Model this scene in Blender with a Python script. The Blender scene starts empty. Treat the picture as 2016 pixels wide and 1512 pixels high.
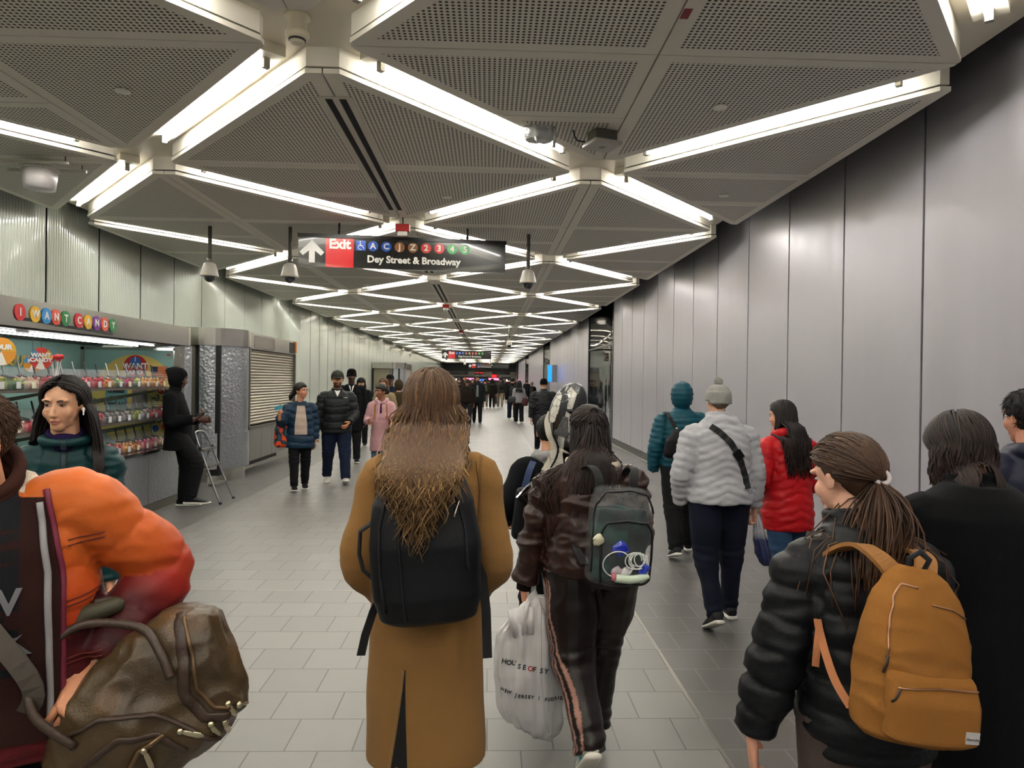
import bpy, math, random
import numpy as np
from mathutils import Vector, Matrix, noise as mnoise
random.seed(7); rng = np.random.default_rng(7)
SC = bpy.context.scene; COL = SC.collection
R = math.radians
# ---------------------------------------------------------------- camera, world, exposure
H_CAM, FPX, YAW, PITCH, ROLL = 1.63, 1400.0, 1.96, 0.30, 0.8
cam = bpy.data.objects.new('camera', bpy.data.cameras.new('camera')); COL.objects.link(cam)
cam.data.sensor_width = 36.0; cam.data.lens = FPX / 2016 * 36.0; cam.data.clip_start = 0.05; cam.data.clip_end = 300
MC = Matrix.Rotation(-R(YAW), 4, 'Z') @ Matrix.Rotation(R(90 - PITCH), 4, 'X') @ Matrix.Rotation(R(ROLL), 4, 'Z')
cam.matrix_world = Matrix.Translation((0, 0, H_CAM)) @ MC
SC.camera = cam
SC.view_settings.view_transform = 'Standard'; SC.view_settings.look = 'None'
SC.view_settings.gamma = 1.0; SC.view_settings.use_curve_mapping = False
SC.view_settings.exposure = 1.52
SC.cycles.use_denoising = True
SC.cycles.max_bounces = 7; SC.cycles.diffuse_bounces = 4; SC.cycles.glossy_bounces = 3
SC.cycles.transparent_max_bounces = 10; SC.cycles.transmission_bounces = 4
SC.cycles.sample_clamp_indirect = 6.0; SC.cycles.caustics_reflective = False; SC.cycles.caustics_refractive = False
W = bpy.data.worlds.new('world'); SC.world = W; W.use_nodes = True
W.node_tree.nodes['Background'].inputs[0].default_value = (0.80, 0.86, 0.85, 1)
W.node_tree.nodes['Background'].inputs[1].default_value = 0.16
TUBE_EMIT = 21.0
# ---------------------------------------------------------------- places read off the photograph
def ray(px, py):
    d = MC.to_3x3() @ Vector(((px - 1008) / FPX, (756 - py) / FPX, -1)); return d
def at(px, py, Y):
    d = ray(px, py); t = Y / d.y; return Vector((d.x * t, Y, H_CAM + d.z * t))
def ground(px, py):
    d = ray(px, py); t = -H_CAM / d.z; return Vector((d.x * t, d.y * t, 0))
# ---------------------------------------------------------------- materials
MATS = {}
def lin(c):
    if isinstance(c, str):
        c = c.lstrip('#'); c = ''.join(x*2 for x in c) if len(c) == 3 else c
        c = tuple(int(c[i:i+2], 16) / 255 for i in (0, 2, 4))
        return tuple((x / 12.92 if x <= .04045 else ((x + .055) / 1.055) ** 2.4) for x in c)
    return tuple(c[:3])
def mat(name, col, rough=.6, metal=0., bump=None, spec=.5, emit=None, coat=0., alpha=1., sheen=0., var=0., attr=None, aniso=0., trans=0.):
    """bump = (kind, scale, strength[, (sx,sy,sz)])"""
    if name in MATS: return MATS[name]
    m = bpy.data.materials.new(name); MATS[name] = m; m.use_nodes = True
    nt = m.node_tree; b = nt.nodes['Principled BSDF']; I = b.inputs
    c = lin(col); I['Base Color'].default_value = (*c, 1); I['Roughness'].default_value = rough; I['Metallic'].default_value = metal
    I['Specular IOR Level'].default_value = spec; I['Coat Weight'].default_value = coat; I['Alpha'].default_value = alpha
    I['Sheen Weight'].default_value = sheen; I['Transmission Weight'].default_value = trans
    if coat: I['Coat Roughness'].default_value = .05
    if emit: I['Emission Color'].default_value = (*lin(col if emit[1] is None else emit[1]), 1); I['Emission Strength'].default_value = emit[0]
    tc = None
    def coords(sc):
        n = nt.nodes.new('ShaderNodeTexCoord'); mp = nt.nodes.new('ShaderNodeMapping'); mp.inputs['Scale'].default_value = sc
        nt.links.new(n.outputs['Object'], mp.inputs[0]); return mp.outputs[0]
    base = None
    if attr:
        a = nt.nodes.new('ShaderNodeAttribute'); a.attribute_name = attr; base = a.outputs['Color']
        nt.links.new(base, I['Base Color'])
    if var:
        n = nt.nodes.new('ShaderNodeTexNoise'); n.inputs['Scale'].default_value = 6; n.inputs['Detail'].default_value = 5
        nt.links.new(coords((1, 1, 1)), n.inputs['Vector'])
        mr = nt.nodes.new('ShaderNodeMapRange'); mr.inputs[3].default_value = 1 - var; mr.inputs[4].default_value = 1 + var
        mr.inputs[1].default_value = .3; mr.inputs[2].default_value = .7
        nt.links.new(n.outputs[0], mr.inputs[0])
        mx = nt.nodes.new('ShaderNodeMix'); mx.data_type = 'RGBA'; mx.blend_type = 'MULTIPLY'; mx.inputs[0].default_value = 1
        if base: nt.links.new(base, mx.inputs[6])
        else: mx.inputs[6].default_value = (*c, 1)
        nt.links.new(mr.outputs[0], mx.inputs[7]); nt.links.new(mx.outputs[2], I['Base Color'])
    if bump:
        kind, s, st = bump[:3]; sc = bump[3] if len(bump) > 3 else (1, 1, 1)
        if kind == 'noise':
            n = nt.nodes.new('ShaderNodeTexNoise'); n.inputs['Scale'].default_value = s; n.inputs['Detail'].default_value = 4; out = n.outputs[0]
        elif kind == 'voronoi':
            n = nt.nodes.new('ShaderNodeTexVoronoi'); n.inputs['Scale'].default_value = s; n.feature = 'SMOOTH_F1'; out = n.outputs[0]
        else:
            n = nt.nodes.new('ShaderNodeTexWave'); n.inputs['Scale'].default_value = s; n.bands_direction = kind; n.inputs['Distortion'].default_value = .6; out = n.outputs['Color']
        nt.links.new(coords(sc), n.inputs['Vector'])
        bp = nt.nodes.new('ShaderNodeBump'); bp.inputs['Strength'].default_value = st; bp.inputs['Distance'].default_value = .01
        nt.links.new(out, bp.inputs['Height']); nt.links.new(bp.outputs[0], I['Normal'])
    return m
# ---------------------------------------------------------------- mesh helpers
class MB:
    """collects pieces of one mesh"""
    def __init__(s): s.v = []; s.f = []; s.n = 0; s.mi = []
    def add(s, v, f, mi=0):
        s.v.append(np.asarray(v, float)); s.f += [tuple(i + s.n for i in q) for q in f]; s.mi += [mi] * len(f); s.n += len(v); return s
    def box(s, lo, hi, mi=0):
        x0, y0, z0 = lo; x1, y1, z1 = hi
        v = [(x0,y0,z0),(x1,y0,z0),(x1,y1,z0),(x0,y1,z0),(x0,y0,z1),(x1,y0,z1),(x1,y1,z1),(x0,y1,z1)]
        return s.add(v, [(0,3,2,1),(4,5,6,7),(0,1,5,4),(1,2,6,5),(2,3,7,6),(3,0,4,7)], mi)
    def obox(s, c, ax, ay, az, mi=0):
        c, ax, ay, az = map(np.asarray, (c, ax, ay, az)); v = []
        for k in (-1, 1):
            for a, b in ((-1,-1),(1,-1),(1,1),(-1,1)): v.append(c + a*ax + b*ay + k*az)
        return s.add(v, [(0,3,2,1),(4,5,6,7),(0,1,5,4),(1,2,6,5),(2,3,7,6),(3,0,4,7)], mi)
    def prism(s, poly, z0, z1, mi=0, mi_bot=None):
        n = len(poly); v = [(x, y, z0) for x, y in poly] + [(x, y, z1) for x, y in poly]
        s.add(v, [tuple(range(n))[::-1], tuple(range(n, 2*n))] + [(i, (i+1) % n, (i+1) % n + n, i+n) for i in range(n)], mi)
        if mi_bot is not None: s.mi[-(n+2)] = mi_bot
        return s
    def tube(s, P, rad, n=10, mi=0, ref=None, cap=True, closed=False, round_end=False):
        """P points; rad = r | (ra, rb) per point (ra along the side vector)."""
        P = np.asarray(P, float); m = len(P)
        rr = [((r, r) if np.isscalar(r) else r) for r in (rad if hasattr(rad, '__len__') and len(rad) == m else [rad]*m)]
        rr = np.array(rr, float)
        if closed: T = np.roll(P, -1, 0) - np.roll(P, 1, 0)
        else: T = np.gradient(P, axis=0)
        T /= np.maximum(np.linalg.norm(T, axis=1, keepdims=True), 1e-9)
        if round_end and not closed:
            r0, r1 = rr[0].mean(), rr[-1].mean(); P2, R2, T2 = [], [], []
            for a in (80, 50, 22): P2.append(P[0] - T[0]*r0*math.sin(R(a))); R2.append(rr[0]*math.cos(R(a))); T2.append(T[0])
            e = [(P[-1] + T[-1]*r1*math.sin(R(a)), rr[-1]*math.cos(R(a)), T[-1]) for a in (22, 50, 80)]
            P = np.vstack([P2, P, [x[0] for x in e]]); rr = np.vstack([R2, rr, [x[1] for x in e]]); T = np.vstack([T2, T, [x[2] for x in e]]); m = len(P)
        U = np.zeros_like(P)
        u = np.asarray(ref, float) if ref is not None else (np.array([1., 0, 0]) if abs(T[0][0]) < .9 else np.array([0, 1., 0]))
        for i in range(m):
            if ref is not None: u = np.asarray(ref, float)
            u = u - T[i] * np.dot(u, T[i]); l = np.linalg.norm(u)
            u = u / l if l > 1e-6 else U[i-1]; U[i] = u
        V = np.cross(T, U); a = np.arange(n) / n * 2 * np.pi
        ca, sa = np.cos(a), np.sin(a)
        X = P[:, None] + U[:, None] * (rr[:, 0, None] * ca)[..., None] + V[:, None] * (rr[:, 1, None] * sa)[..., None]
        f = []
        for i in range(m if closed else m - 1):
            j = (i + 1) % m
            for k in range(n): f.append((i*n+k, i*n+(k+1) % n, j*n+(k+1) % n, j*n+k))
        if cap and not closed: f += [tuple(range(n))[::-1], tuple((m-1)*n + k for k in range(n))]
        return s.add(X.reshape(-1, 3), f, mi)
    def rings(s, rings, n=None, mi=0, cap=True):
        """list of equal length point rings"""
        n = len(rings[0]); m = len(rings); v = np.vstack(rings); f = []
        for i in range(m-1):
            for k in range(n): f.append((i*n+k, i*n+(k+1) % n, (i+1)*n+(k+1) % n, (i+1)*n+k))
        if cap: f += [tuple(range(n))[::-1], tuple((m-1)*n + k for k in range(n))]
        return s.add(v, f, mi)
    def ell(s, c, r, n=16, m=10, mi=0, rot=None):
        v = []; c = np.asarray(c, float)
        for i in range(m + 1):
            t = np.pi * i / m
            for k in range(n):
                p = 2*np.pi*k/n; v.append((math.sin(t)*math.cos(p)*r[0], math.sin(t)*math.sin(p)*r[1], math.cos(t)*r[2]))
        v = np.array(v)
        if rot is not None: v = v @ np.array(Matrix(rot).to_3x3()).T
        f = []
        for i in range(m):
            for k in range(n): f.append((i*n+k, (i+1)*n+k, (i+1)*n+(k+1) % n, i*n+(k+1) % n))
        return s.add(v + c, f, mi)
    def cyl(s, c, r, z0, z1, n=20, mi=0, r2=None):
        r2 = r if r2 is None else r2; a = np.arange(n)/n*2*np.pi
        A = np.c_[c[0]+r*np.cos(a), c[1]+r*np.sin(a), np.full(n, z0)]; B = np.c_[c[0]+r2*np.cos(a), c[1]+r2*np.sin(a), np.full(n, z1)]
        return s.rings([A, B], mi=mi)
    def mesh(s, name='m'):
        me = bpy.data.meshes.new(name); me.from_pydata(np.vstack(s.v).tolist(), [], s.f)
        for _ in range(max(s.mi)+1 if s.mi else 0): me.materials.append(None)
        me.polygons.foreach_set('material_index', s.mi); me.update(); return me
    def build(s, name, mats, parent=None, smooth=False, loc=None, bevel=0):
        return put(name, s.mesh(name), mats, parent, smooth, loc, bevel)
def put(name, me, mats, parent=None, smooth=False, loc=None, bevel=0):
    if not isinstance(mats, (list, tuple)): mats = [mats]
    if len(me.materials) < len(mats):
        for m in mats[len(me.materials):]: me.materials.append(m)
    for i_, m in enumerate(mats): me.materials[i_] = m
    if smooth: me.polygons.foreach_set('use_smooth', [True]*len(me.polygons))
    o = bpy.data.objects.new(name, me); COL.objects.link(o)
    if parent: o.parent = parent
    if loc is not None: o.location = loc
    if bevel:
        b = o.modifiers.new('b', 'BEVEL'); b.width = bevel; b.segments = 2; b.limit_method = 'ANGLE'
    return o
def empty(name, loc=(0, 0, 0), rz=0.):
    o = bpy.data.objects.new(name, None); COL.objects.link(o); o.location = loc; o.rotation_euler[2] = rz; o.empty_display_size = .05; return o
def tag(o, label=None, cat=None, group=None, kind=None):
    if label: o['label'] = label
    if cat: o['category'] = cat
    if group: o['group'] = group
    if kind: o['kind'] = kind
    return o
def struct(o): o['kind'] = 'structure'; return o
def copy_tree(o, parent=None):
    c = o.copy(); COL.objects.link(c); c.parent = parent
    for ch in list(o.children): copy_tree(ch, c)
    return c
def text(name, body, size, loc, rot, m, parent=None, align='CENTER', extrude=.0015, bold=0., sx=1., spacing=1.):
    cu = bpy.data.curves.new(name, 'FONT'); cu.body = body; cu.size = size; cu.align_x = align; cu.align_y = 'CENTER'
    cu.extrude = extrude; cu.offset = bold; cu.space_character = spacing
    t_ = bpy.data.objects.new(name, cu); COL.objects.link(t_); cu.materials.append(m); cu.resolution_u = 3
    dg = bpy.context.evaluated_depsgraph_get(); me = bpy.data.meshes.new_from_object(t_.evaluated_get(dg), depsgraph=dg)
    bpy.data.objects.remove(t_); o = bpy.data.objects.new(name, me); COL.objects.link(o)
    o.location = loc; o.rotation_euler = rot; o.scale = (sx, 1, 1)
    if parent: o.parent = parent
    return o
def remesh(me, voxel, smooth_it=2):
    o = bpy.data.objects.new('tmp', me); COL.objects.link(o)
    md = o.modifiers.new('r', 'REMESH'); md.mode = 'VOXEL'; md.voxel_size = voxel; md.adaptivity = 0
    if smooth_it:
        sm = o.modifiers.new('s', 'SMOOTH'); sm.factor = .5; sm.iterations = smooth_it
    dg = bpy.context.evaluated_depsgraph_get(); ev = o.evaluated_get(dg)
    out = bpy.data.meshes.new_from_object(ev, depsgraph=dg)
    bpy.data.objects.remove(o); bpy.data.meshes.remove(me)
    return out
def vco(me):
    a = np.empty(len(me.vertices)*3); me.vertices.foreach_get('co', a); return a.reshape(-1, 3)
def vno(me):
    a = np.empty(len(me.vertices)*3); me.vertex_normals.foreach_get('vector', a); return a.reshape(-1, 3)
def setco(me, a): me.vertices.foreach_set('co', a.reshape(-1)); me.update()
def nz(P, sc):
    P = np.asarray(P) * np.asarray(sc)
    return np.array([mnoise.noise(Vector(p)) for p in P])
def setcol(me, name, C):
    C = np.asarray(C, float)
    if C.shape[1] == 3: C = np.c_[C, np.ones(len(C))]
    a = me.color_attributes.new(name, 'FLOAT_COLOR', 'POINT'); a.data.foreach_set('color', C.reshape(-1))
def smoothstep(a, b, x): t = np.clip((x-a)/(b-a), 0, 1); return t*t*(3-2*t)
def rrect(hw, hh, r, n=5):
    pts = []
    for cx, cy, a0 in ((hw-r, hh-r, 0), (-hw+r, hh-r, 90), (-hw+r, -hh+r, 180), (hw-r, -hh+r, 270)):
        for k in range(n+1): a = R(a0 + 90*k/n); pts.append((cx + r*math.cos(a), cy + r*math.sin(a)))
    return pts
# ================================================================ THE PASSAGE
ZC = H_CAM + 1.92; TD = .17                     # underside of the ceiling panels, depth of the light troughs
XC, HS, STEP, Y0 = -1.07, 2.045, 2.37, 4.15      # node lattice
XL, XR = XC - 4.06, XC + 4.06                    # ceiling edges
WXR, WXL, WTOP = 3.30, -5.40, 4.25
YB, YE = -6.0, 84.0
# --- floor
def floor_material():
    m = bpy.data.materials.new('floor_tile'); m.use_nodes = True; nt = m.node_tree; b = nt.nodes['Principled BSDF']; N = nt.nodes.new; L = nt.links.new
    g = N('ShaderNodeNewGeometry'); mp = N('ShaderNodeMapping'); mp.inputs['Location'].default_value = (1.161 + .1475 + .295*40, -3.12 + .2945*60, 0); L(g.outputs['Position'], mp.inputs[0])
    br = N('ShaderNodeTexBrick'); L(mp.outputs[0], br.inputs['Vector'])
    for k, v in (('Scale', 1), ('Mortar Size', .0036), ('Mortar Smooth', .1), ('Bias', 0), ('Brick Width', .295), ('Row Height', .2945)): br.inputs[k].default_value = v
    br.inputs['Color1'].default_value = (.150, .145, .139, 1); br.inputs['Color2'].default_value = (.178, .172, .163, 1); br.inputs['Mortar'].default_value = (.06, .055, .05, 1)
    no = N('ShaderNodeTexNoise'); no.inputs['Scale'].default_value = 3; no.inputs['Detail'].default_value = 6; L(g.outputs['Position'], no.inputs['Vector'])
    mr = N('ShaderNodeMapRange'); mr.inputs[3].default_value = .86; mr.inputs[4].default_value = 1.14; L(no.outputs[0], mr.inputs[0])
    mx = N('ShaderNodeMix'); mx.data_type = 'RGBA'; mx.blend_type = 'MULTIPLY'; mx.inputs[0].default_value = 1; L(br.outputs[0], mx.inputs[6]); L(mr.outputs[0], mx.inputs[7]); 
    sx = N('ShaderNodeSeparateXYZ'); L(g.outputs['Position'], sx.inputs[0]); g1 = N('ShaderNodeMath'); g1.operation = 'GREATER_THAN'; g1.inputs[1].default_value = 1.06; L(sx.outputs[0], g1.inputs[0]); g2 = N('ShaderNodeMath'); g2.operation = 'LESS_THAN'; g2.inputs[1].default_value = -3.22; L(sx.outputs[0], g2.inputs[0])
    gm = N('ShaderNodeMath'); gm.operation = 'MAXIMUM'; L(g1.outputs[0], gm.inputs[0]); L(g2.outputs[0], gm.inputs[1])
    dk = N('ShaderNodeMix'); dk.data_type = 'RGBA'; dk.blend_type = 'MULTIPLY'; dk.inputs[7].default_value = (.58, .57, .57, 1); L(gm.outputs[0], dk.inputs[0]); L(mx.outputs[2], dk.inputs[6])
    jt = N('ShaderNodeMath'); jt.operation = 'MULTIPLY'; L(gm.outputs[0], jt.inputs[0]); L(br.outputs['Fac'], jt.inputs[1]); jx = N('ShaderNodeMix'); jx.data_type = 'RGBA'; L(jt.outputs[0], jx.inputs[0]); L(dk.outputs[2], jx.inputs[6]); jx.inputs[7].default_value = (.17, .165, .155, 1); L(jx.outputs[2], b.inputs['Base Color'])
    r2 = N('ShaderNodeMapRange'); r2.inputs[3].default_value = .34; r2.inputs[4].default_value = .46; L(no.outputs[0], r2.inputs[0]); L(r2.outputs[0], b.inputs['Roughness'])
    b.inputs['Specular IOR Level'].default_value = .62
    bp = N('ShaderNodeBump'); bp.inputs['Strength'].default_value = .5; bp.inputs['Distance'].default_value = .003; bp.invert = True; L(br.outputs['Fac'], bp.inputs['Height'])
    n2 = N('ShaderNodeTexNoise'); n2.inputs['Scale'].default_value = 90; L(g.outputs['Position'], n2.inputs['Vector'])
    b2 = N('ShaderNodeBump'); b2.inputs['Strength'].default_value = .06; b2.inputs['Distance'].default_value = .002; L(n2.outputs[0], b2.inputs['Height']); L(bp.outputs[0], b2.inputs['Normal']); L(b2.outputs[0], b.inputs['Normal'])
    return m
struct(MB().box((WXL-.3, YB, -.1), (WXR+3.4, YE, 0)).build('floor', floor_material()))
joint = mat('steel_joint', '#b9b4aa', .3, .9)
for X in (-3.22, 1.06):
    struct(MB().box((X-.007, YB, 0), (X-.002, YE, .0015)).box((X+.003, YB, 0), (X+.008, YE, .0015)).build('trim_1', joint))
struct(MB().box((-5.0, 5.475, 0), (1.0, 5.481, .0014)).build('trim_2', joint))
# --- ceiling
cream = mat('trough_paint', '#cdc6b6', .42, bump=('noise', 40, .03))
dark = mat('dark_void', '#0e0f12', .9)
def perforated():
    m = bpy.data.materials.new('perforated_panel'); m.use_nodes = True; nt = m.node_tree; b = nt.nodes['Principled BSDF']; N = nt.nodes.new; L = nt.links.new
    g = N('ShaderNodeNewGeometry'); sc = N('ShaderNodeVectorMath'); sc.operation = 'SCALE'; sc.inputs['Scale'].default_value = 1/.0315; L(g.outputs['Position'], sc.inputs[0])
    fr = N('ShaderNodeVectorMath'); fr.operation = 'FRACTION'; L(sc.outputs[0], fr.inputs[0])
    sb = N('ShaderNodeVectorMath'); sb.operation = 'SUBTRACT'; sb.inputs[1].default_value = (.5, .5, 0); L(fr.outputs[0], sb.inputs[0])
    ml = N('ShaderNodeVectorMath'); ml.operation = 'MULTIPLY'; ml.inputs[1].default_value = (1, 1, 0); L(sb.outputs[0], ml.inputs[0])
    ln = N('ShaderNodeVectorMath'); ln.operation = 'LENGTH'; L(ml.outputs[0], ln.inputs[0])
    mr = N('ShaderNodeMapRange'); mr.inputs[1].default_value = .27; mr.inputs[2].default_value = .33; L(ln.outputs['Value'], mr.inputs[0])
    mx = N('ShaderNodeMix'); mx.data_type = 'RGBA'; mx.inputs[6].default_value = (.03, .028, .026, 1); mx.inputs[7].default_value = (*lin('#e4dfd2'), 1)
    L(mr.outputs[0], mx.inputs[0]); L(mx.outputs[2], b.inputs['Base Color']); b.inputs['Roughness'].default_value = .55; b.inputs['Specular IOR Level'].default_value = .3
    return m
perf = perforated(); plain = mat('panel_paint', '#e4dfd2', .5, spec=.3)
slab = MB(); NR0, NR1 = -5, 34
slab.prism([(XL, YB), (XR, YB), (XR, YE), (XL, YE)], ZC+TD, ZC+TD+.06)
CE = struct(slab.build('ceiling', cream))
struct(MB().box((WXL-.2, YB, WTOP), (WXR+3.4, YE, WTOP+.1)).build('ceiling', dark))
def clip(poly, x0, x1):
    for sgn, lim in ((1, x0), (-1, x1)):
        out = []
        for i, (x, y) in enumerate(poly):
            px, py = poly[i-1]; a, b = sgn*(px-lim*1) >= -1e-9 if sgn == 1 else px <= lim+1e-9, (x >= lim-1e-9 if sgn == 1 else x <= lim+1e-9)
            if sgn == 1: a = px >= lim-1e-9
            if a != b: t = (lim-px)/(x-px); out.append((lim, py + t*(y-py)))
            if b: out.append((x, y))
        poly = out
    return poly
def inset(poly, d):
    n = len(poly); out = []
    for i in range(n):
        p0, p1, p2 = (np.array(poly[(i+k-1) % n]) for k in range(3))
        e1 = (p1-p0)/np.linalg.norm(p1-p0); e2 = (p2-p1)/np.linalg.norm(p2-p1)
        n1 = np.array([-e1[1], e1[0]]); n2 = np.array([-e2[1], e2[0]])
        dd = 1 + np.dot(n1, n2); out.append(tuple(p1 + (n1+n2)*d/max(dd, .04)))
    return out
def safe_inset(q, d):
    # clip the polygon by each edge moved inwards
    poly = list(q); n = len(q)
    for i in range(n):
        a, b = np.array(q[i]), np.array(q[(i+1) % n]); e = (b-a)/np.linalg.norm(b-a); nn = np.array([-e[1], e[0]]); out = []
        for j in range(len(poly)):
            p, r_ = np.array(poly[j-1]), np.array(poly[j]); dp, dr = np.dot(p-a, nn)-d, np.dot(r_-a, nn)-d
            if (dp >= 0) != (dr >= 0): out.append(tuple(p + (r_-p)*dp/(dp-dr)))
            if dr >= 0: out.append(tuple(r_))
        poly = out
        if len(poly) < 3: return []
    return poly
def area(p): return .5*sum(p[i-1][0]*p[i][1]-p[i][0]*p[i-1][1] for i in range(len(p)))
TW = .165
def diamond(cx, cy, far):
    a, b = HS, STEP; L_ = math.hypot(a, b); ha, hb = a - TW*L_/b, b - TW*L_/a
    cut = .11; full = [(ha-.0, 0)]
    # diamond with blunted near and far points
    P = [(ha-.03, -.035), (ha-.03, .035), (cut, hb*(1-cut/ha)), (-cut, hb*(1-cut/ha)), (-ha+.03, .035), (-ha+.03, -.035), (-cut, -hb*(1-cut/ha)), (cut, -hb*(1-cut/ha))]
    P = [(cx+x, cy+y) for x, y in P]; P = clip(P, XL, XR)
    if len(P) < 3: return
    o = MB()
    o.prism(inset(P, .012), ZC+.046, ZC+TD, 0); o.prism(inset(P, .035), ZC+.030, ZC+.0465, 2)              # trough side above the panel
    cells = []
    for sx in ((-1, 1) if XL < cx-.1 and cx+.1 < XR else ((1,) if cx < XC else (-1,))):
        for sy in (-1, 1):
            bands = [(0, 1.)] if (sy < 0 or far) else ([(0, .48), (.48, 1.)] if sx < 0 else [(0, 1.)])
            for f0, f1 in bands:
                y0, y1 = sorted((cy + sy*hb*f0, cy + sy*hb*f1))
                q = clip(P, cx if sx > 0 else XL, XR if sx > 0 else cx)
                q = [(yy, xx) for xx, yy in clip([(yy, xx) for xx, yy in q], y0, y1)]
                q = [p for i, p in enumerate(q) if math.dist(p, q[i-1]) > .004]
                if len(q) >= 3 and abs(area(q)) > .02: cells.append(q)
    for q in cells:
        if area(q) < 0: q = q[::-1]
        q = inset(q, .005); o.prism(q, ZC, ZC+.031, 0, 0)
        k = safe_inset(q, .085)
        if len(k) > 2 and area(k) > .01: o.add([(x, y, ZC-.0006) for x, y in k], [tuple(range(len(k)))[::-1]], 1)
    pn = o.build('panel', [plain, perf, dark], CE)
for r in range(NR0, NR1):
    cy = Y0 + r*STEP
    if cy > YE - 1.5: break
    for cx in ((XC-HS, XC+HS) if r % 2 == 0 else (XC-2*HS, XC, XC+2*HS)): diamond(cx, cy, cy > 30)
# --- tube lights
steel = mat('light_tray', '#d9d4c4', .35); tube_m = mat('lamp_tube', '#ffffff', .5, emit=(TUBE_EMIT, (1.0, .970, .915)))
sock = mat('socket', '#8d8a80', .4, .6)
LL = 1.98
def light_mesh():
    r = empty('ceiling_light')
    MB().box((-LL/2-.12, -.085, .10), (LL/2+.12, .085, TD-.003)).build('tray', steel, r)
    t = MB(); t.tube([(-LL/2, 0, 0.058), (LL/2, 0, 0.058)], .019, 8, round_end=False); t.build('tube', tube_m, r, True)
    for s in (-1, 1): MB().box((s*(LL/2+.02)-.018, -.02, 0.036), (s*(LL/2+.02)+.018, .02, .10)).build('socket', sock, r)
    return r
proto = light_mesh(); nl = 0
ang = math.atan2(STEP, HS); seglen = math.hypot(HS, STEP)
for r in range(NR0+2, NR1-1):
    for xn in ((XC-HS, XC+HS) if r % 2 else ()):
        for dx, dy in ((1, 1), (-1, 1), (1, -1), (-1, -1)):
            x, y = xn + dx*HS/2, Y0 + r*STEP + dy*STEP/2
            if not (YB+.5 < y < YE-1): continue
            o = proto if nl == 0 else copy_tree(proto); nl += 1
            # the tube sits a little nearer the outer end of each trough
            o.location = (x, y, ZC); o.rotation_euler[2] = ang if dx*dy > 0 else -ang
            row = int((y - Y0)/STEP + 40.01) - 40
            where = 'near the left glass wall' if x < XC-HS else 'left of the middle air slot' if x < XC else 'right of the middle air slot' if x < XC+HS else 'near the right metal wall'
            ords = ['first','second','third','fourth','fifth','sixth','seventh','eighth','ninth','tenth','eleventh','twelfth','thirteenth','fourteenth','fifteenth','sixteenth','seventeenth','eighteenth','nineteenth','twentieth']
            n_ = int(round((y - (Y0 + STEP/2))/STEP)) + 1
            if y < 4: lab = 'tube light overhead at the very front, %s' % where
            elif n_ < 20: lab = 'fluorescent tube %s, %s row of ceiling troughs' % (where, ords[n_-1])
            else: lab = 'far white fluorescent tube %s, beyond the twentieth row' % where
            tag(o, lab, 'ceiling light', 'fluorescent tubes in the ceiling troughs')
# --- air slots along the middle
slotw, slotb = mat('slot_frame', '#cfc9bb', .4), mat('slot_black', '#050505', .8)
k = 0
for r in range(-1, NR1, 2):
    cy = Y0 + r*STEP
    if not 0 < cy < YE-4: continue
    z = ZC - .008; e = empty('air_diffuser', (XC, cy, z)); l = 1.62; k += 1
    MB().box((-.12, -l, 0), (.12, l, .009)).build('frame', slotw, e)
    for s in (-1, 1): MB().box((s*.048-.024, -l+.03, -.003), (s*.048+.024, l-.03, .002)).build('slot', slotb, e)
    tag(e, 'slim air diffuser with two black slots, %s along the middle ceiling line' % ords[min(k-1, 19)], 'air vent', 'linear air diffusers down the middle of the ceiling')
# --- right wall: satin metal panels with a gap at every joint
def wall_metal():
    m = bpy.data.materials.new('satin_metal_panel'); m.use_nodes = True; nt = m.node_tree; b = nt.nodes['Principled BSDF']; N = nt.nodes.new; L = nt.links.new
    g = N('ShaderNodeNewGeometry'); mp = N('ShaderNodeMapping'); mp.inputs['Scale'].default_value = (1, 3, .10); L(g.outputs['Position'], mp.inputs[0])
    n = N('ShaderNodeTexNoise'); n.inputs['Scale'].default_value = 2.2; n.inputs['Detail'].default_value = 1.5; L(mp.outputs[0], n.inputs['Vector'])
    mr = N('ShaderNodeMapRange'); mr.inputs[1].default_value = .3; mr.inputs[2].default_value = .7; mr.inputs[3].default_value = .30; mr.inputs[4].default_value = .40; L(n.outputs[0], mr.inputs[0]); L(mr.outputs[0], b.inputs['Roughness'])
    cr = N('ShaderNodeMapRange'); cr.inputs[3].default_value = .95; cr.inputs[4].default_value = 1.05; L(n.outputs[0], cr.inputs[0])
    mx = N('ShaderNodeMix'); mx.data_type = 'RGBA'; mx.blend_type = 'MULTIPLY'; mx.inputs[0].default_value = 1; mx.inputs[6].default_value = (*lin('#a8a6ae'), 1); L(cr.outputs[0], mx.inputs[7]); L(mx.outputs[2], b.inputs['Base Color'])
    b.inputs['Metallic'].default_value = .35
    return m
wm = wall_metal(); seam = mat('seam', '#1c1d22', .6)
base_m = mat('base_dark', '#3b3a38', .5)
PWR = 1.213; RY0 = 5.31 - 9*PWR
def right_run(name, ya, yb):
    o = MB(); o.box((WXR+.012, ya, .0), (WXR+.1, yb, WTOP), 1)
    kk = math.floor((ya - RY0)/PWR + .01)
    while True:
        a = max(ya, RY0 + kk*PWR); b = min(yb, RY0 + (kk+1)*PWR)
        if a >= yb - .05: break
        if b - a > .05: o.box((WXR, a+.014, .16), (WXR+.012, b-.014, WTOP-.002), 0)
        kk += 1
    struct(o.build(name, [wm, seam]))
    struct(MB().box((WXR-.012, ya, 0), (WXR+.02, yb, .15)).build('baseboard_right', base_m))
    struct(MB().box((WXR-.05, ya, 0), (WXR-.012, yb, .012)).build('trim_3', joint))
gaps = [(18.65, 23.3), (37.8, 42.3), (57.8, 62.5), (77.0, 80.0)]
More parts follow.
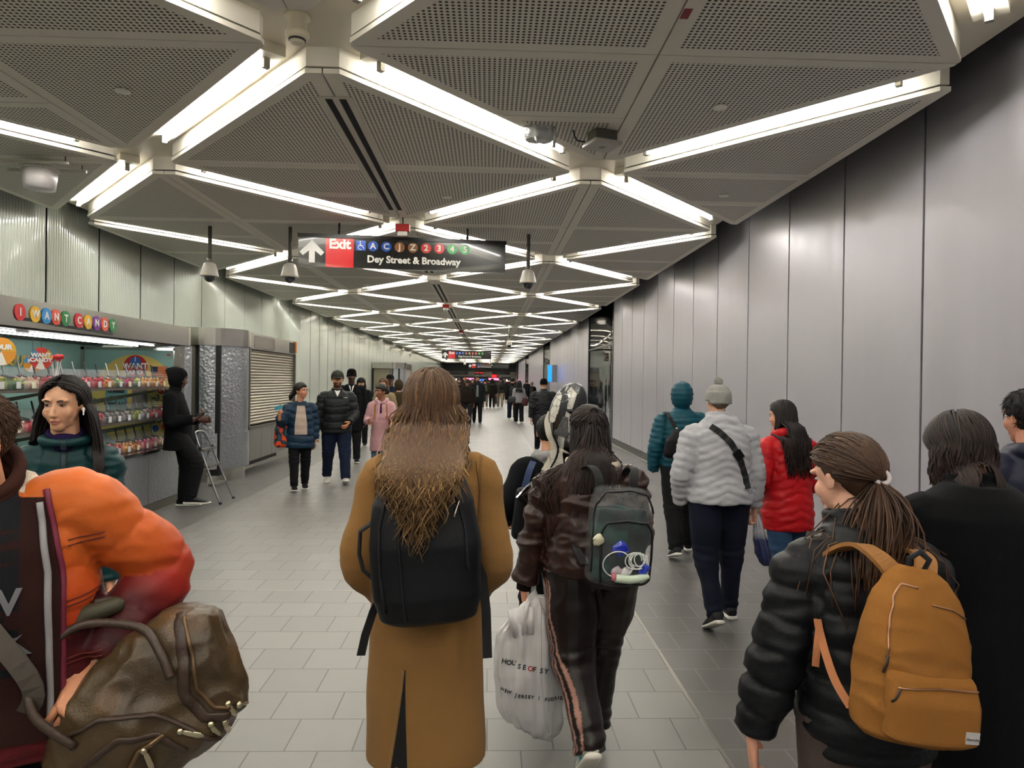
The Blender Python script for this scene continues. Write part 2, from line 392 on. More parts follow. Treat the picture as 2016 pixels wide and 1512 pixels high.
runs = [(YB, 18.65), (23.3, 37.8), (42.3, 57.8), (62.5, 77.0), (80, YE)]
for a, b in runs: right_run('wall_right', a, b)
glass = mat('dark_glass', '#23282c', .04, 0., spec=1., alpha=.55, coat=1.)
mull = mat('mullion', '#1b1c20', .4, .5)
# glazed bays: two mullioned sheets of glass, a dim room behind with a bench and a rail
for gi, (a, b) in enumerate(gaps):
    w = empty('window_%d' % (gi+1), (WXR, 0, 0)); struct(w); n = 2
    cp = MB()
    seg = 18; pts = [(.28*math.sin(math.pi*i/seg)*1., a+.1+(b-a-.2)*i/seg) for i in range(seg+1)]
    v = [(x+.02, y, z) for z in (.1, WTOP-.05) for x, y in pts] + [(x+.035, y, z) for z in (.1, WTOP-.05) for x, y in pts]; m_ = seg+1
    f = [(i, i+1, i+1+m_, i+m_) for i in range(seg)] + [(i+2*m_, i+3*m_, i+1+3*m_, i+1+2*m_) for i in range(seg)]
    cp.add(v, f); cp.build('glazing', glass, w, True)
    fr = MB(); fr.box((-.01, a, 0), (.14, a+.1, WTOP-.01)).box((-.01, b-.1, 0), (.14, b, WTOP-.01)).box((.0, a, 0), (.36, b, .1)).box((0, a, 2.62), (.05, b, 2.66)); fr.build('frame', mull, w)
    struct(MB().box((WXR+2.4, a-1.5, 0), (WXR+2.5, b+1.5, WTOP)).box((WXR+.1, a-1.5, 0), (WXR+2.5, a-1.4, WTOP)).box((WXR+.1, b+1.4, 0), (WXR+2.5, b+1.5, WTOP)).build('wall_back', mat('back_room', '#7d8380', .6)))
# --- left wall: fluted glass panels
lm = mat('fluted_glass', '#c3cabf', .22, spec=.6, coat=.5)
lseam = mat('left_seam', '#151815', .5)
PWL = 1.177; LY0 = 8.86 - 13*PWL
o = MB(); o.box((WXL-.1, YB, 0), (WXL-.04, YE, WTOP), 1)
nr = 22
kk = 0
while LY0 + kk*PWL < YE - .1:
    g_ = .022 if LY0 + kk*PWL < 20 else .026; a, b = LY0 + kk*PWL + g_, min(LY0 + (kk+1)*PWL - g_, YE); kk += 1
    if b < YB: continue
    prof = []; steps = nr*6 if a < 20 else nr*2
    for i in range(steps+1):
        t = i/steps; prof.append((WXL + (.020 if a < 20 else .0015)*abs(math.sin(math.pi*nr*t)), a + (b-a)*t))
    m_ = len(prof); v = [(x, y, z) for z in (.14, WTOP-.01) for x, y in prof]
    o.add(v, [(i, i+1, i+1+m_, i+m_) for i in range(m_-1)], 0)
struct(o.build('wall_left', [lm, lseam]))
struct(MB().box((WXL-.02, YB, 0), (WXL+.03, YE, .14)).build('baseboard_left', base_m))
# --- far end: dark header over the hall beyond, signs, and the wall behind the camera stays open
hd = mat('header_dark', '#2e302e', .35, .3); beige = mat('header_beige', '#9a9788', .5)
o = MB(); o.box((WXL-.1, YE, 2.62), (WXR+.1, YE+.4, WTOP), 0); o.box((WXL-.1, YE-.02, 2.02), (WXR+.1, YE+.38, 2.62), 1); o.box((WXL-.1, YE, 0), (WXL+.5, YE+.4, 2.1), 1).box((WXR-.3, YE, 0), (WXR+.1, YE+.4, 2.1), 1)
struct(o.build('wall_end', [hd, beige]))
struct(MB().box((WXL-3, YE+9, 0), (WXR+3, YE+9.2, WTOP)).box((WXL-3, YE, WTOP), (WXR+3, YE+9.2, WTOP+.1)).box((WXL-3, YE, -.1), (WXR+3, YE+9, 0)).build('wall_back', mat('hall_wall', '#575a58', .7)))
# ================================================================ PEOPLE TOOLKIT
from mathutils.bvhtree import BVHTree
A3 = lambda *a: np.array(a, float)
def dirv(side, sw, ab):
    sw, ab = R(sw), R(ab); return A3(side*math.sin(ab), math.sin(sw)*math.cos(ab), -math.cos(sw)*math.cos(ab))
def catmull(P, R_, k=4):
    P = np.asarray(P, float); R_ = np.asarray(R_, float); n = len(P); oP, oR = [], []
    for i in range(n-1):
        p0, p1, p2, p3 = P[max(i-1, 0)], P[i], P[i+1], P[min(i+2, n-1)]
        for j in range(k):
            t = j/k; oP.append(.5*((2*p1) + (p2-p0)*t + (2*p0-5*p1+4*p2-p3)*t*t + (3*p1-p0-3*p2+p3)*t**3))
            tt = t*t*(3-2*t); oR.append(R_[i]*(1-tt) + R_[i+1]*tt)
    oP.append(P[-1]); oR.append(R_[-1]); return np.array(oP), np.array(oR)
def limb(mb, P, rad, k=4, n=14, ref=None, round_end=True):
    P, r = catmull(P, rad, k); mb.tube(P, [tuple(x) if np.ndim(x) else (x, x) for x in r], n, ref=ref, round_end=round_end)
def selip(cx, cy, z, rx, ry, n=28, e=2.4, tilt=None):
    a = np.arange(n)/n*2*np.pi; c, s_ = np.cos(a), np.sin(a)
    X = cx + rx*np.sign(c)*np.abs(c)**(2/e); Y = cy + ry*np.sign(s_)*np.abs(s_)**(2/e)
    return np.c_[X, Y, np.full(n, z)]
def joinme(parts, name='m'):
    """parts: list of (mesh or (verts, faces)), optional colours"""
    V, F, C, n = [], [], [], 0
    for p in parts:
        me, col = p
        if isinstance(me, MB): v = np.vstack(me.v); f = me.f
        else: v = vco(me); f = [tuple(q.vertices) for q in me.polygons]
        V.append(v); F += [tuple(i+n for i in q) for q in f]; n += len(v)
        C.append(np.tile(lin(col), (len(v), 1)) if not isinstance(col, np.ndarray) else col)
    me = bpy.data.meshes.new(name); me.from_pydata(np.vstack(V).tolist(), [], F); me.update(); setcol(me, 'Col', np.vstack(C)); return me
class Ctx: pass
def M4(m): return np.array(m)
def xf(M, v): v = np.asarray(v, float); return v @ M[:3, :3].T + M[:3, 3]
LOD = {3: (.009, .0042, .008), 2: (.012, .007, .011), 1: (.018, .011, .016), 0: (.028, .02, .024)}
def skeleton(H, pose, b=1.0, hs=1.0):
    g = lambda k, d: pose.get(k, d)
    c = Ctx(); c.H = H; c.b = b; J = {}
    lean = R(g('lean', 3)); side_lean = R(g('slean', 0))
    Rt = Matrix.Rotation(-lean, 3, 'X') @ Matrix.Rotation(side_lean, 3, 'Y'); Rt = np.array(Rt)
    c.Rt = Rt; J['hip'] = A3(0, 0, 0)
    for k, s in (('L', -1), ('R', 1)):
        th, sh, foot = g('leg'+k, ((0, 2), (0, 1), 0))
        h = A3(s*.052*H*b**.5, 0, -.01*H); kn = h + dirv(s, *th)*.243*H; an = kn + dirv(s, *sh)*.243*H
        J['hip'+k], J['knee'+k], J['ankle'+k] = h, kn, an; J['foot'+k] = foot
        aw, fw = g('arm'+k, ((0, 8), (12, 4)))
        sp = Rt @ A3(s*.098*H*b, -.004*H, (.249 + g('shrug', 0))*H); el = sp + dirv(s, *aw)*.172*H; wr = el + dirv(s, *fw)*.150*H
        J['sh'+k], J['el'+k], J['wr'+k] = sp, el, wr
        if g('el'+k, None) is not None: pass
    J['neck'] = Rt @ A3(0, -.004*H, .300*H)
    low = 1e9
    for k in 'LR':
        p = R(J['foot'+k]); a = J['ankle'+k]
        fwd = A3(0, math.cos(p), math.sin(p)); up = A3(0, -math.sin(p), math.cos(p))
        J['fwd'+k], J['up'+k] = fwd, up
        for q in (a - up*.043*H - fwd*.03*H, a - up*.043*H + fwd*.115*H): low = min(low, q[2])
    off = A3(0, 0, -low)
    for k in list(J):
        if isinstance(J[k], np.ndarray) and not k.startswith(('fwd', 'up')): J[k] = J[k] + off
    hy, hp, hr = g('head', (0, 0, 0)); c.hs = hs*H*.131/.232
    Rh = Rt*0 + np.array(Matrix.Rotation(-lean*.4, 3, 'X') @ Matrix.Rotation(R(hy), 3, 'Z') @ Matrix.Rotation(R(hp), 3, 'X') @ Matrix.Rotation(R(hr), 3, 'Y'))
    M = np.eye(4); M[:3, :3] = Rh*c.hs; M[:3, 3] = J['neck'] + A3(0, .018*H, .0) + Rh @ A3(0, .006, .142)*c.hs
    c.MH = M; c.J = J; return c
def head_mb(c, fine=True):
    m = MB(); f = (24, 16) if fine else (14, 10)
    e = lambda ce, r: m.ell(ce, r, *f)
    e((0, -.014, .030), (.0765, .094, .086)); e((0, .020, -.020), (.0625, .068, .078)); e((0, .052, -.083), (.030, .030, .026))
    e((0, .012, -.062), (.052, .058, .040))
    m.tube([(0, -.012, -.03), (0, -.018, -.16)], [(.052, .052), (.056, .054)], 16, round_end=True)
    if fine:
        m.tube([(0, .080, .018), (0, .093, -.008), (0, .101, -.026)], [.006, .0085, .010], 10, round_end=True)
        e((0, .099, -.031), (.0145, .012, .0095))
        for s in (-1, 1):
            e((s*.011, .092, -.033), (.007, .009, .007)); e((s*.032, .070, .032), (.026, .014, .010)); e((s*.038, .052, -.024), (.024, .024, .028))
            e((s*.079, -.012, -.004), (.007, .018, .028)); e((s*.082, -.016, .010), (.008, .014, .012))
        e((0, .083, -.057), (.021, .0105, .0055)); e((0, .081, -.0675), (.018, .0105, .006))
    else:
        e((0, .094, -.02), (.012, .014, .018))
        for s in (-1, 1): e((s*.079, -.012, -.002), (.008, .018, .028))
    return m
def hand_mb(m, w, d, palm, thumb, s, curl=30, k=1.0):
    """wrist w, finger direction d, palm facing, thumb side (unit vectors); s scale"""
    d, palm = A3(*d)/np.linalg.norm(d), A3(*palm); palm = palm - d*np.dot(palm, d); palm /= np.linalg.norm(palm); t = np.cross(palm, d)
    if np.dot(t, thumb) < 0: t = -t
    m.tube([w - d*.04*s, w + d*.02*s, w + d*.05*s, w + d*.088*s], [(.026*s, .020*s), (.034*s, .016*s), (.041*s, .015*s), (.038*s, .012*s)], 12, ref=t, round_end=True)
    for i, (off, L, r) in enumerate(((.029, .073, .0088), (.0098, .080, .009), (-.0098, .075, .0086), (-.029, .060, .0078))):
        p = w + d*.086*s + t*off*s; P = [p - d*.01*s]; P.append(p); a = 0; cu = R(curl*(1 + .08*i)); q = p
        for j, fl in enumerate((.45, .31, .24)):
            a += cu*(.8 if j == 0 else 1); q = q + (d*math.cos(a) + palm*math.sin(a))*L*fl*s; P.append(q)
        m.tube(P, [r*s, r*s, r*.95*s, r*.88*s, r*.78*s], 8, round_end=True)
    p = w + d*.025*s + t*.03*s; u = (d*.72 + t*.55 + palm*.35); u /= np.linalg.norm(u); v = d*.8 + t*.05 + palm*.55; v /= np.linalg.norm(v)
    m.tube([p - t*.01*s, p, p + u*.036*s, p + u*.036*s + v*.028*s], [.012*s, .0125*s, .0105*s, .008*s], 8, round_end=True)
def make_person(label, pos, yaw, H, pose, b=1.0, skin='#c99a7c', det=2, hs=1.0, group=None, face=None, lips=None, beard=None):
    """builds the Empty and the body mesh; returns the context used by clothing"""
    c = skeleton(H, pose, b, hs); J = c.J; c.det = det; c.pose = pose; c.skin = skin
    root = empty('person', (pos[0], pos[1], 0), R(yaw)); tag(root, label, 'person', group); c.root = root
    vb, vh, c.vc = LOD[det]
    m = MB(); hip, nk = J['hip'], J['neck']; Hh = H
    sp = lambda t: hip + (nk - hip)*t
    m.rings([selip(p[0], p[1], p[2], rx*Hh*b, ry*Hh*b, 20) for p, rx, ry in ((hip - A3(0, 0, .05*Hh), .065, .05), (hip, .078, .055), (sp(.35), .066, .048), (sp(.66), .074, .050), (sp(.82), .066, .042), (sp(.95), .032, .032))])
    for k in 'LR':
        limb(m, [J['sh'+k] + (nk-J['sh'+k])*.35 - A3(0, 0, .045*H), J['sh'+k] - A3(0, 0, .012*H), (J['sh'+k]+J['el'+k])/2, J['el'+k], (J['el'+k]*.6+J['wr'+k]*.4), J['wr'+k]], [.026*Hh, .026*Hh, .024*Hh, .0215*Hh, .022*Hh, .016*Hh], 3, 10)
        limb(m, [J['hip'+k], (J['hip'+k]*.6+J['knee'+k]*.4), J['knee'+k], (J['knee'+k]*.65+J['ankle'+k]*.35), J['ankle'+k], J['ankle'+k] - J['up'+k]*.014*H + J['fwd'+k]*.025*H], [.054*Hh*b, .05*Hh*b, .034*Hh, .034*Hh, .020*Hh, .016*Hh], 3, 10)
    limb(m, [nk - A3(0, 0, .02*H), c.MH[:3, 3] - c.MH[:3, 2]*.05], [.033*H, .03*H], 2, 12)
    body = remesh(m.mesh(), vb, 2)
    hm = head_mb(c, det >= 1); head = remesh(hm.mesh(), vh/c.hs if det else .014, pose.get('soft', 1)); v = vco(head); sc = lin(skin); colr = np.tile(sc, (len(v), 1))
    if det >= 1:
        for s in (-1, 1):
            dd = np.linalg.norm((v - A3(s*.031, .086, .010))/A3(.021, .03, .013), axis=1); v[:, 1] -= .0085*np.exp(-dd**2)*(v[:, 1] > .03)
            # mouth line
        dm = np.abs(v[:, 2] + .0622)/.0025; v[:, 1] -= .004*np.exp(-dm**2)*(np.abs(v[:, 0]) < .023)*(v[:, 1] > .06)
        lc = np.array(lin(lips)) if lips else np.array(sc)*A3(.80, .52, .50)
        w = np.exp(-(((v[:, 2]+.062)/.0095)**4 + (v[:, 0]/.0225)**4))*(v[:, 1] > .068); colr = colr*(1-w[:, None]) + lc*w[:, None]
        w = .28*np.exp(-(((v[:, 2]+.022)/.022)**2 + ((np.abs(v[:, 0])-.042)/.02)**2))*(v[:, 1] > .03); colr = colr*(1-w[:, None]) + colr*A3(1.02, .78, .74)*w[:, None]
        if beard:
            bw = smoothstep(-.030, -.052, v[:, 2])*smoothstep(-.13, -.11, v[:, 2])*(v[:, 1] > -.02)*(1-np.exp(-(((v[:, 2]+.062)/.008)**4 + (v[:, 0]/.02)**4)))
            bw = np.maximum(bw, np.exp(-(((v[:, 2]+.046)/.005)**2 + (v[:, 0]/.028)**4))*(v[:, 1] > .06)); bw = bw[:, None]*beard
            colr = colr*(1-bw) + np.array(lin('#15100e'))*bw
    setco(head, xf(c.MH, v))
    hnd = MB(); hk = H*.62
    for k, s in (('L', -1), ('R', 1)):
        d = J['wr'+k] - J['el'+k]; hp = pose.get('hand'+k, {})
        if hp is None: continue
        dd = hp.get('dir', d/np.linalg.norm(d)); palm = hp.get('palm', (-s, 0, .1)); th = hp.get('thumb', (0, 1, 0))
        hand_mb(hnd, J['wr'+k] + d/np.linalg.norm(d)*.012*H, np.array(dd, float), palm, th, hk*hp.get('k', 1), hp.get('curl', 26))
    vv = np.vstack(hnd.v) if hnd.v else None
    parts = [(body, skin), (head, colr)] + ([(hnd, tuple(np.array(sc)*A3(1.02, .93, .9)))] if hnd.v else [])
    me = joinme(parts); bpy.data.meshes.remove(body); bpy.data.meshes.remove(head)
    put('body', me, mat('skin', '#ffffff', .48, attr='Col', bump=('noise', 260, .12)), root, True)
    if det >= 1:
        eyem = mat('eye', '#ffffff', .15, attr='Col', spec=.6)
        for s in (-1, 1):
            e = MB(); nn = 12 if det > 1 else 8; op = pose.get('eyes', .0062)
            e.ell((s*.030, .0675, .0105), (.0138, .0108, op), nn, 8); n1 = len(e.v[0]); e.ell((s*.031 + pose.get('gaze', 0), .0782, .0105), (.0060, .0024, min(.0062, op)), nn, 6); n2 = len(e.v[1])
            e.v = [xf(c.MH, q) for q in e.v]; me = e.mesh(); setcol(me, 'Col', np.vstack([np.tile((.62, .58, .54), (n1, 1)), np.tile(lin('#1d110b'), (n2, 1))])); put('eye', me, eyem, root, True)
            br = MB(); hc = (face or {}).get('brow', '#1a1310'); P = [(s*.014, .0875, .0275), (s*.024, .0875, .0315), (s*.036, .082, .0325), (s*.044, .075, .029)]
            br.tube(xf(c.MH, P), [.0022*c.hs, .0032*c.hs, .003*c.hs, .0015*c.hs], 6); br.build('eyebrow', mat('brow_'+hc, hc, .8), root, True)
            if det >= 2:
                lid = MB(); o_ = op; P = [(s*.017, .079, .0105+.1*o_), (s*.024, .0812, .0105+o_*.95), (s*.032, .0812, .0105+o_*1.15), (s*.040, .078, .0105+o_*.85), (s*.047, .072, .0105)]
                lid.tube(xf(c.MH, P), [.0007, .0014, .0015, .0015, .0009], 6); lid.build('eyelid', mat('lash', '#1b120f', .8), root, True)
    return c
# ---- garment surfaces ------------------------------------------------------
def armparam(c, v):
    best = np.full(len(v), 1e9); S = np.zeros(len(v)); K = np.zeros(len(v), int)
    for ki, k in enumerate('LR'):
        pts = [c.J['sh'+k], c.J['el'+k], c.J['wr'+k]]; acc = 0
        for a, b_ in zip(pts[:-1], pts[1:]):
            d = b_-a; L = np.linalg.norm(d); t = np.clip((v-a) @ d/L/L, 0, 1); dist = np.linalg.norm(v-(a+t[:, None]*d), axis=1)
            m = dist < best; best[m] = dist[m]; S[m] = acc + t[m]*L; K[m] = ki; acc += L
    return best, S, K
def drape(c, me, style, amp=1., lam=.09, arm_r=.07, seed=0, colf=None, col='#808080', wr=.004, grain=1.0):
    v = vco(me); n = vno(me); da, S, K = armparam(c, v); isarm = smoothstep(arm_r*1.35, arm_r*1.0, da)
    so = seed*13.7
    zt = v[:, 2] + .04*nz(v + so, (1.5, 1.5, .5))
    u = np.where(isarm > .5, S, zt)
    if style == 'puffer':
        ph = (u/lam) % 1.0; d = (np.sqrt(np.abs(np.sin(np.pi*ph)) + 1e-4) - .72)*.014*(lam/.09)**.6
        d += .0045*nz(v + so, (16, 16, 42)) + .004*nz(v+so+5, (9, 9, 9)) + isarm*wr*(1-np.abs(nz(v+so+2, (9, 9, 24)))*3)
    elif style == 'quilt':
        x = np.where(isarm > .5, 0, np.abs(v[:, 0])); ph = ((u + x*.45)/lam) % 1.0; d = (np.sqrt(np.abs(np.sin(np.pi*ph)) + 1e-4) - .72)*.009 + .006*nz(v+so, (9, 9, 26)) + .004*nz(v+so, (25, 25, 50))
    elif style == 'satin':
        r1 = 1-np.abs(nz(v+so, (5, 5, 13)))*3.0; r2 = 1-np.abs(nz(v+so+9, (11, 11, 26)))*3
        d = .010*r1 + .005*r2 - .006 + isarm*(.006*np.sin(u*75 + 4*nz(v+so, (6, 6, 6))))
    elif style == 'wool':
        d = .010*nz(v+so, (7, 7, 1.6)) + .006*nz(v+so, (3, 3, 6)) + isarm*.006*nz(v+so, (8, 8, 14))
    elif style == 'denim':
        d = .008*nz(v+so, (8, 8, 14)) + .004*(1-np.abs(nz(v+so, (10, 10, 24)))*3)
    else: d = .004*nz(v+so, (10, 10, 14))
    v2 = v + n*(d*amp)[:, None]; setco(me, v2)
    C = np.tile(lin(col), (len(v), 1))
    if colf is not None: C = colf(v, isarm > .5, S, K, C, u)
    C = C*(1 + .05*grain*nz(v+so, (4, 4, 4)))[:, None]
    setcol(me, 'Col', C); return me
FAB = {}
def fabric(kind):
    P = {'nylon': dict(rough=.46, spec=.22, bump=('noise', 220, .10)), 'wool': dict(rough=.95, spec=.08, bump=('noise', 320, .35), sheen=.06), 'satin': dict(rough=.32, spec=.35, bump=('noise', 500, .08)),
         'cotton': dict(rough=.9, spec=.12, bump=('noise', 400, .25)), 'denim': dict(rough=.85, spec=.2, bump=('noise', 500, .35)), 'knit': dict(rough=.95, spec=.1, bump=('noise', 160, .5)), 'leather': dict(rough=.4, spec=.5, bump=('voronoi', 260, .12))}[kind]
    return mat('fabric_'+kind, '#808080', attr='Col', **P)
def torso_rings(c, hem, prof, e=2.3):
    """hem: height of the hem above the floor; prof: list (t, rx, ry, yoff) with t 0 at hem .. 1 at neck base, radii as a fraction of H"""
    J = c.J; hip, nk = J['hip'], J['neck']; H = c.H; rs = []; z1 = nk[2]
    for t, rx, ry, yo in prof:
        z = hem + (z1-hem)*t
        f = (z-hip[2])/(nk[2]-hip[2]); p = hip + (nk-hip)*max(f, 0)
        rs.append(selip(p[0], p[1] + yo*H, z, rx*H*c.b, ry*H*c.b, 32, e))
    return rs
JACKET = [(0, .108, .082, 0), (.12, .110, .086, 0), (.35, .102, .080, 0), (.62, .106, .080, 0), (.82, .103, .068, -.004), (.92, .080, .056, -.006), (1.0, .044, .042, -.004)]
def top(c, name='jacket', hem=None, prof=JACKET, style='puffer', col='#333', fab='nylon', sl=(.048, .043, .038, .033), amp=1., lam=.09, collar=None, hood=None, colf=None, cuff=1.0, seed=0, e=2.3, extra=None, wristlen=1.0, smooth_it=2, mods=None):
    J = c.J; H = c.H; hem = hem if hem is not None else .46*H; m = MB(); m.rings(torso_rings(c, hem, prof, e))
    for k in 'LR':
        sh, el, wr = J['sh'+k], J['el'+k], J['wr'+k]; wr = el + (wr-el)*wristlen
        s0, s1, s2, s3 = (x*H for x in sl)
        inn = sh + (J['neck'] - sh)*.5 - A3(0, 0, .032*H)
        limb(m, [inn, sh - A3(0, 0, .004*H), sh*.55+el*.45, el, el*.5+wr*.5, wr*.88+el*.12, wr], [s0*.9, s0*.96, s1*1.04, s1, s2, s3*1.03, s3*.92*cuff], 4, 16, round_end=False)
    nk = J['neck']; Mh = c.MH
    if collar:
        h, rr, thick = collar; a = np.arange(24)/24*2*np.pi
        for zz in np.arange(0, h, thick*.9):
            f = zz/max(h, 1e-6); cen = nk + A3(0, .012*H, -.015*H + zz)*(1) 
            m.tube(np.c_[cen[0] + (rr + .010*f)*np.cos(a), cen[1] + .008*f + (rr*.95 + .008*f)*np.sin(a), np.full(24, cen[2]) + .012*np.sin(a)*-1*(1 if f > .4 else 0)], thick, 8, closed=True)
    if hood == 'down':
        c.hooded = True
        b0 = nk + A3(0, -.035*H, -.002*H)
        m.ell(b0, (.072*H, .036*H, .030*H), 20, 12); m.ell(b0 + A3(0, -.014*H, -.036*H), (.060*H, .026*H, .036*H), 20, 12)
        for s in (-1, 1): limb(m, [b0 + A3(s*.055*H, 0, .004*H), nk + A3(s*.052*H, .02*H, -.004*H), nk + A3(s*.026*H, .052*H, -.03*H)], [.022*H, .017*H, .011*H], 3, 10)
    if extra: extra(m, c)
    me = remesh(m.mesh(), c.vc, smooth_it); drape(c, me, style, amp, lam, sl[0]*H*1.12, seed, colf, col)
    if mods: mods(me, c)
    o = put(name, me, fabric(fab), c.root, True); c.top = o; return o
def bottoms(c, name='trousers', style='denim', col='#222', fab='denim', r=(.062, .050, .042, .036), amp=1., seed=3, colf=None, waist=.05, foot=.03):
    J = c.J; H = c.H; m = MB(); hip = J['hip']; bb = c.b
    m.rings([selip(hip[0], hip[1], hip[2]+z*H, rx*H*bb, ry*H*bb, 24) for z, rx, ry in ((-.055, .085, .066), (-.02, .098, .073), (.03, .092, .066), (.03+waist, .082, .06))])
    for k in 'LR':
        h, kn, an = J['hip'+k], J['knee'+k], J['ankle'+k]; e = an + (an-kn)/np.linalg.norm(an-kn)*foot*H*.3
        limb(m, [h, h*.55+kn*.45, kn, kn*.5+an*.5, e], [r[0]*H*bb, (r[0]*.45+r[1]*.55)*H*bb, r[1]*H*bb**.5, r[2]*H, r[3]*H], 4, 16, round_end=False)
    me = remesh(m.mesh(), c.vc, 2); v = vco(me); n = vno(me)
    kz = {k: J['knee'+k] for k in 'LR'}
    d = .006*nz(v+seed*7, (9, 9, 13))
    for k in 'LR':
        for q, w in ((kz[k], .09), (J['ankle'+k], .08)):
            g = np.exp(-(np.linalg.norm(v-q, axis=1)/w)**2); d = d + g*.007*np.sin(v[:, 2]*110 + 3*nz(v+seed, (9, 9, 4)))
    if style == 'satin': d = d + .006*(1-np.abs(nz(v+seed, (6, 6, 4)))*3)
    setco(me, v + n*(d*amp)[:, None]); C = np.tile(lin(col), (len(v), 1))
    if colf is not None: C = colf(v, C, n)
    setcol(me, 'Col', C*(1+.06*nz(v, (5, 5, 5)))[:, None]); return put(name, me, fabric(fab), c.root, True)
def shoes(c, col='#181818', sole='#e8e4da', k=1.0, stripe=None):
    H = c.H; L = .152*H*k
    for kk in 'LR':
        a, f, u = c.J['ankle'+kk], c.J['fwd'+kk], c.J['up'+kk]; s_ = A3(1, 0, 0)
        bt = a - u*.043*H - f*.038*H
        def ringat(t, w, h0, h1, n=14):
            an = np.arange(n)/n*2*np.pi; cc, ss = np.cos(an), np.sin(an)
            return bt + f*(t*L) + np.outer(w*H*np.sign(cc)*np.abs(cc)**.7, s_) + np.outer((h0 + (h1-h0)*(.5+.5*np.sign(ss)*np.abs(ss)**.8))*H, u)
        m = MB(); m.rings([ringat(*q) for q in ((-.02, .014, .012, .040), (.03, .023, .010, .052), (.2, .024, .010, .056), (.38, .025, .010, .048), (.55, .028, .009, .035), (.75, .030, .008, .026), (.92, .024, .008, .020), (1.0, .010, .009, .014))])
        me = m.mesh(); cols = np.tile(lin(col), (len(me.vertices), 1))
        if stripe: v = vco(me); t = (v-bt) @ f/L; cols[(t > .35) & (t < .55)] = lin(stripe)
        setcol(me, 'Col', cols); sh = put('shoe', me, fabric('nylon'), c.root, True)
        sh.modifiers.new('s', 'SUBSURF').levels = 1
        m = MB(); m.rings([ringat(*q) for q in ((-.05, .016, .0, .014), (.0, .024, -.002, .016), (.2, .026, -.002, .015), (.5, .029, -.001, .013), (.78, .032, .0, .013), (.95, .024, .002, .014), (1.03, .010, .005, .012))])
        m.build('sole', mat('sole_'+str(sole), sole, .6), sh, True)
def hlz(x): return .090 - .55*np.abs(x)
# ---- hair ------------------------------------------------------------------
HC, HR = A3(0, -.014, .030), A3(.0765, .094, .086)
def collide_y(p, cols):
    for cl in cols:
        if len(cl) == 3:                       # soft-topped box behind the back: (centre, half sizes, 'box')
            ce, r, _ = cl; q = p-ce
            if abs(q[0]) < r[0] and q[2] > -r[2] and q[1] < r[1]+.13:
                ty = ce[1] + r[1] - 2*r[1]*float(smoothstep(r[2]+.09, r[2]-.03, q[2])) if q[2] > r[2]-.03 else ce[1]-r[1]
                if q[2] < r[2]+.09 and p[1] > ty: p = A3(p[0], ty, p[2])
            continue
        ce, r = cl
        q = (p-ce)/r; l2 = q @ q
        if l2 < 1:
            sg = -1 if q[1] < .25 else 1; yy = math.sqrt(max(0, 1 - q[0]**2 - q[2]**2)); ty = sg*yy
            if q[2] > .75: p = ce + q/math.sqrt(max(l2, 1e-6))*r
            else: p = ce + A3(q[0], ty, q[2])*r
    return p
def collide(p, cols):
    for cl in cols:
        ce, r = cl[:2]
        q = (p-ce)/r; l = np.linalg.norm(q)
        if l < 1: p = ce + q/max(l, 1e-4)*r
    return p
def clearf(q, sd, fc, rr):
    q = q.copy(); q[1] = min(q[1], fc); e = 1 - ((q[1]-HC[1])/HR[1])**2 - (max(min(q[2]-HC[2], .05), -.03)/HR[2])**2
    q[0] = sd*max(abs(q[0]), math.sqrt(max(e, .0))*HR[0]*rr + .004, .066); return q
def hair_fuzz(c, N=1500, length=.03, col='#2a1c14', rad=.0016, lift=.5, seed=5, zmin=-.05, name='short_hair', topf=1.0, face=.045):
    g = np.random.default_rng(seed); m = MB(); cc = []; c1 = np.array(lin(col)); n = 0
    while n < N:
        th = math.acos(g.uniform(-.75, 1)); ph = g.uniform(0, 2*np.pi); d = A3(math.sin(th)*math.cos(ph), math.sin(th)*math.sin(ph), math.cos(th)); p = HC + HR*d*1.03
        if p[2] < zmin or (p[1] > face and p[2] < .066) or (p[1] > -.005 and p[2] < .03 and p[1] <= face): continue
        n += 1; L = length*g.uniform(.6, 1.2)*(1 + (topf-1)*smoothstep(.03, .09, p[2])); t = A3(0, -.35, -1) + g.normal(0, .35, 3); t = t - d*np.dot(t, d); t /= np.linalg.norm(t)
        P = [p, p + (d*lift + t*.6)*L*.5, p + (d*lift*.6 + t)*L]; m.tube([xf(c.MH, q) for q in P], [rad, rad, rad*.3], 4); cc.append(np.tile(c1*math.exp(g.normal(0, .3)), (12, 1)))
    me = m.mesh(); setcol(me, 'Col', np.vstack(cc)); return put(name, me, mat('hair', '#333333', .50, attr='Col', spec=.28, bump=('noise', 900, .2)), c.root, True)
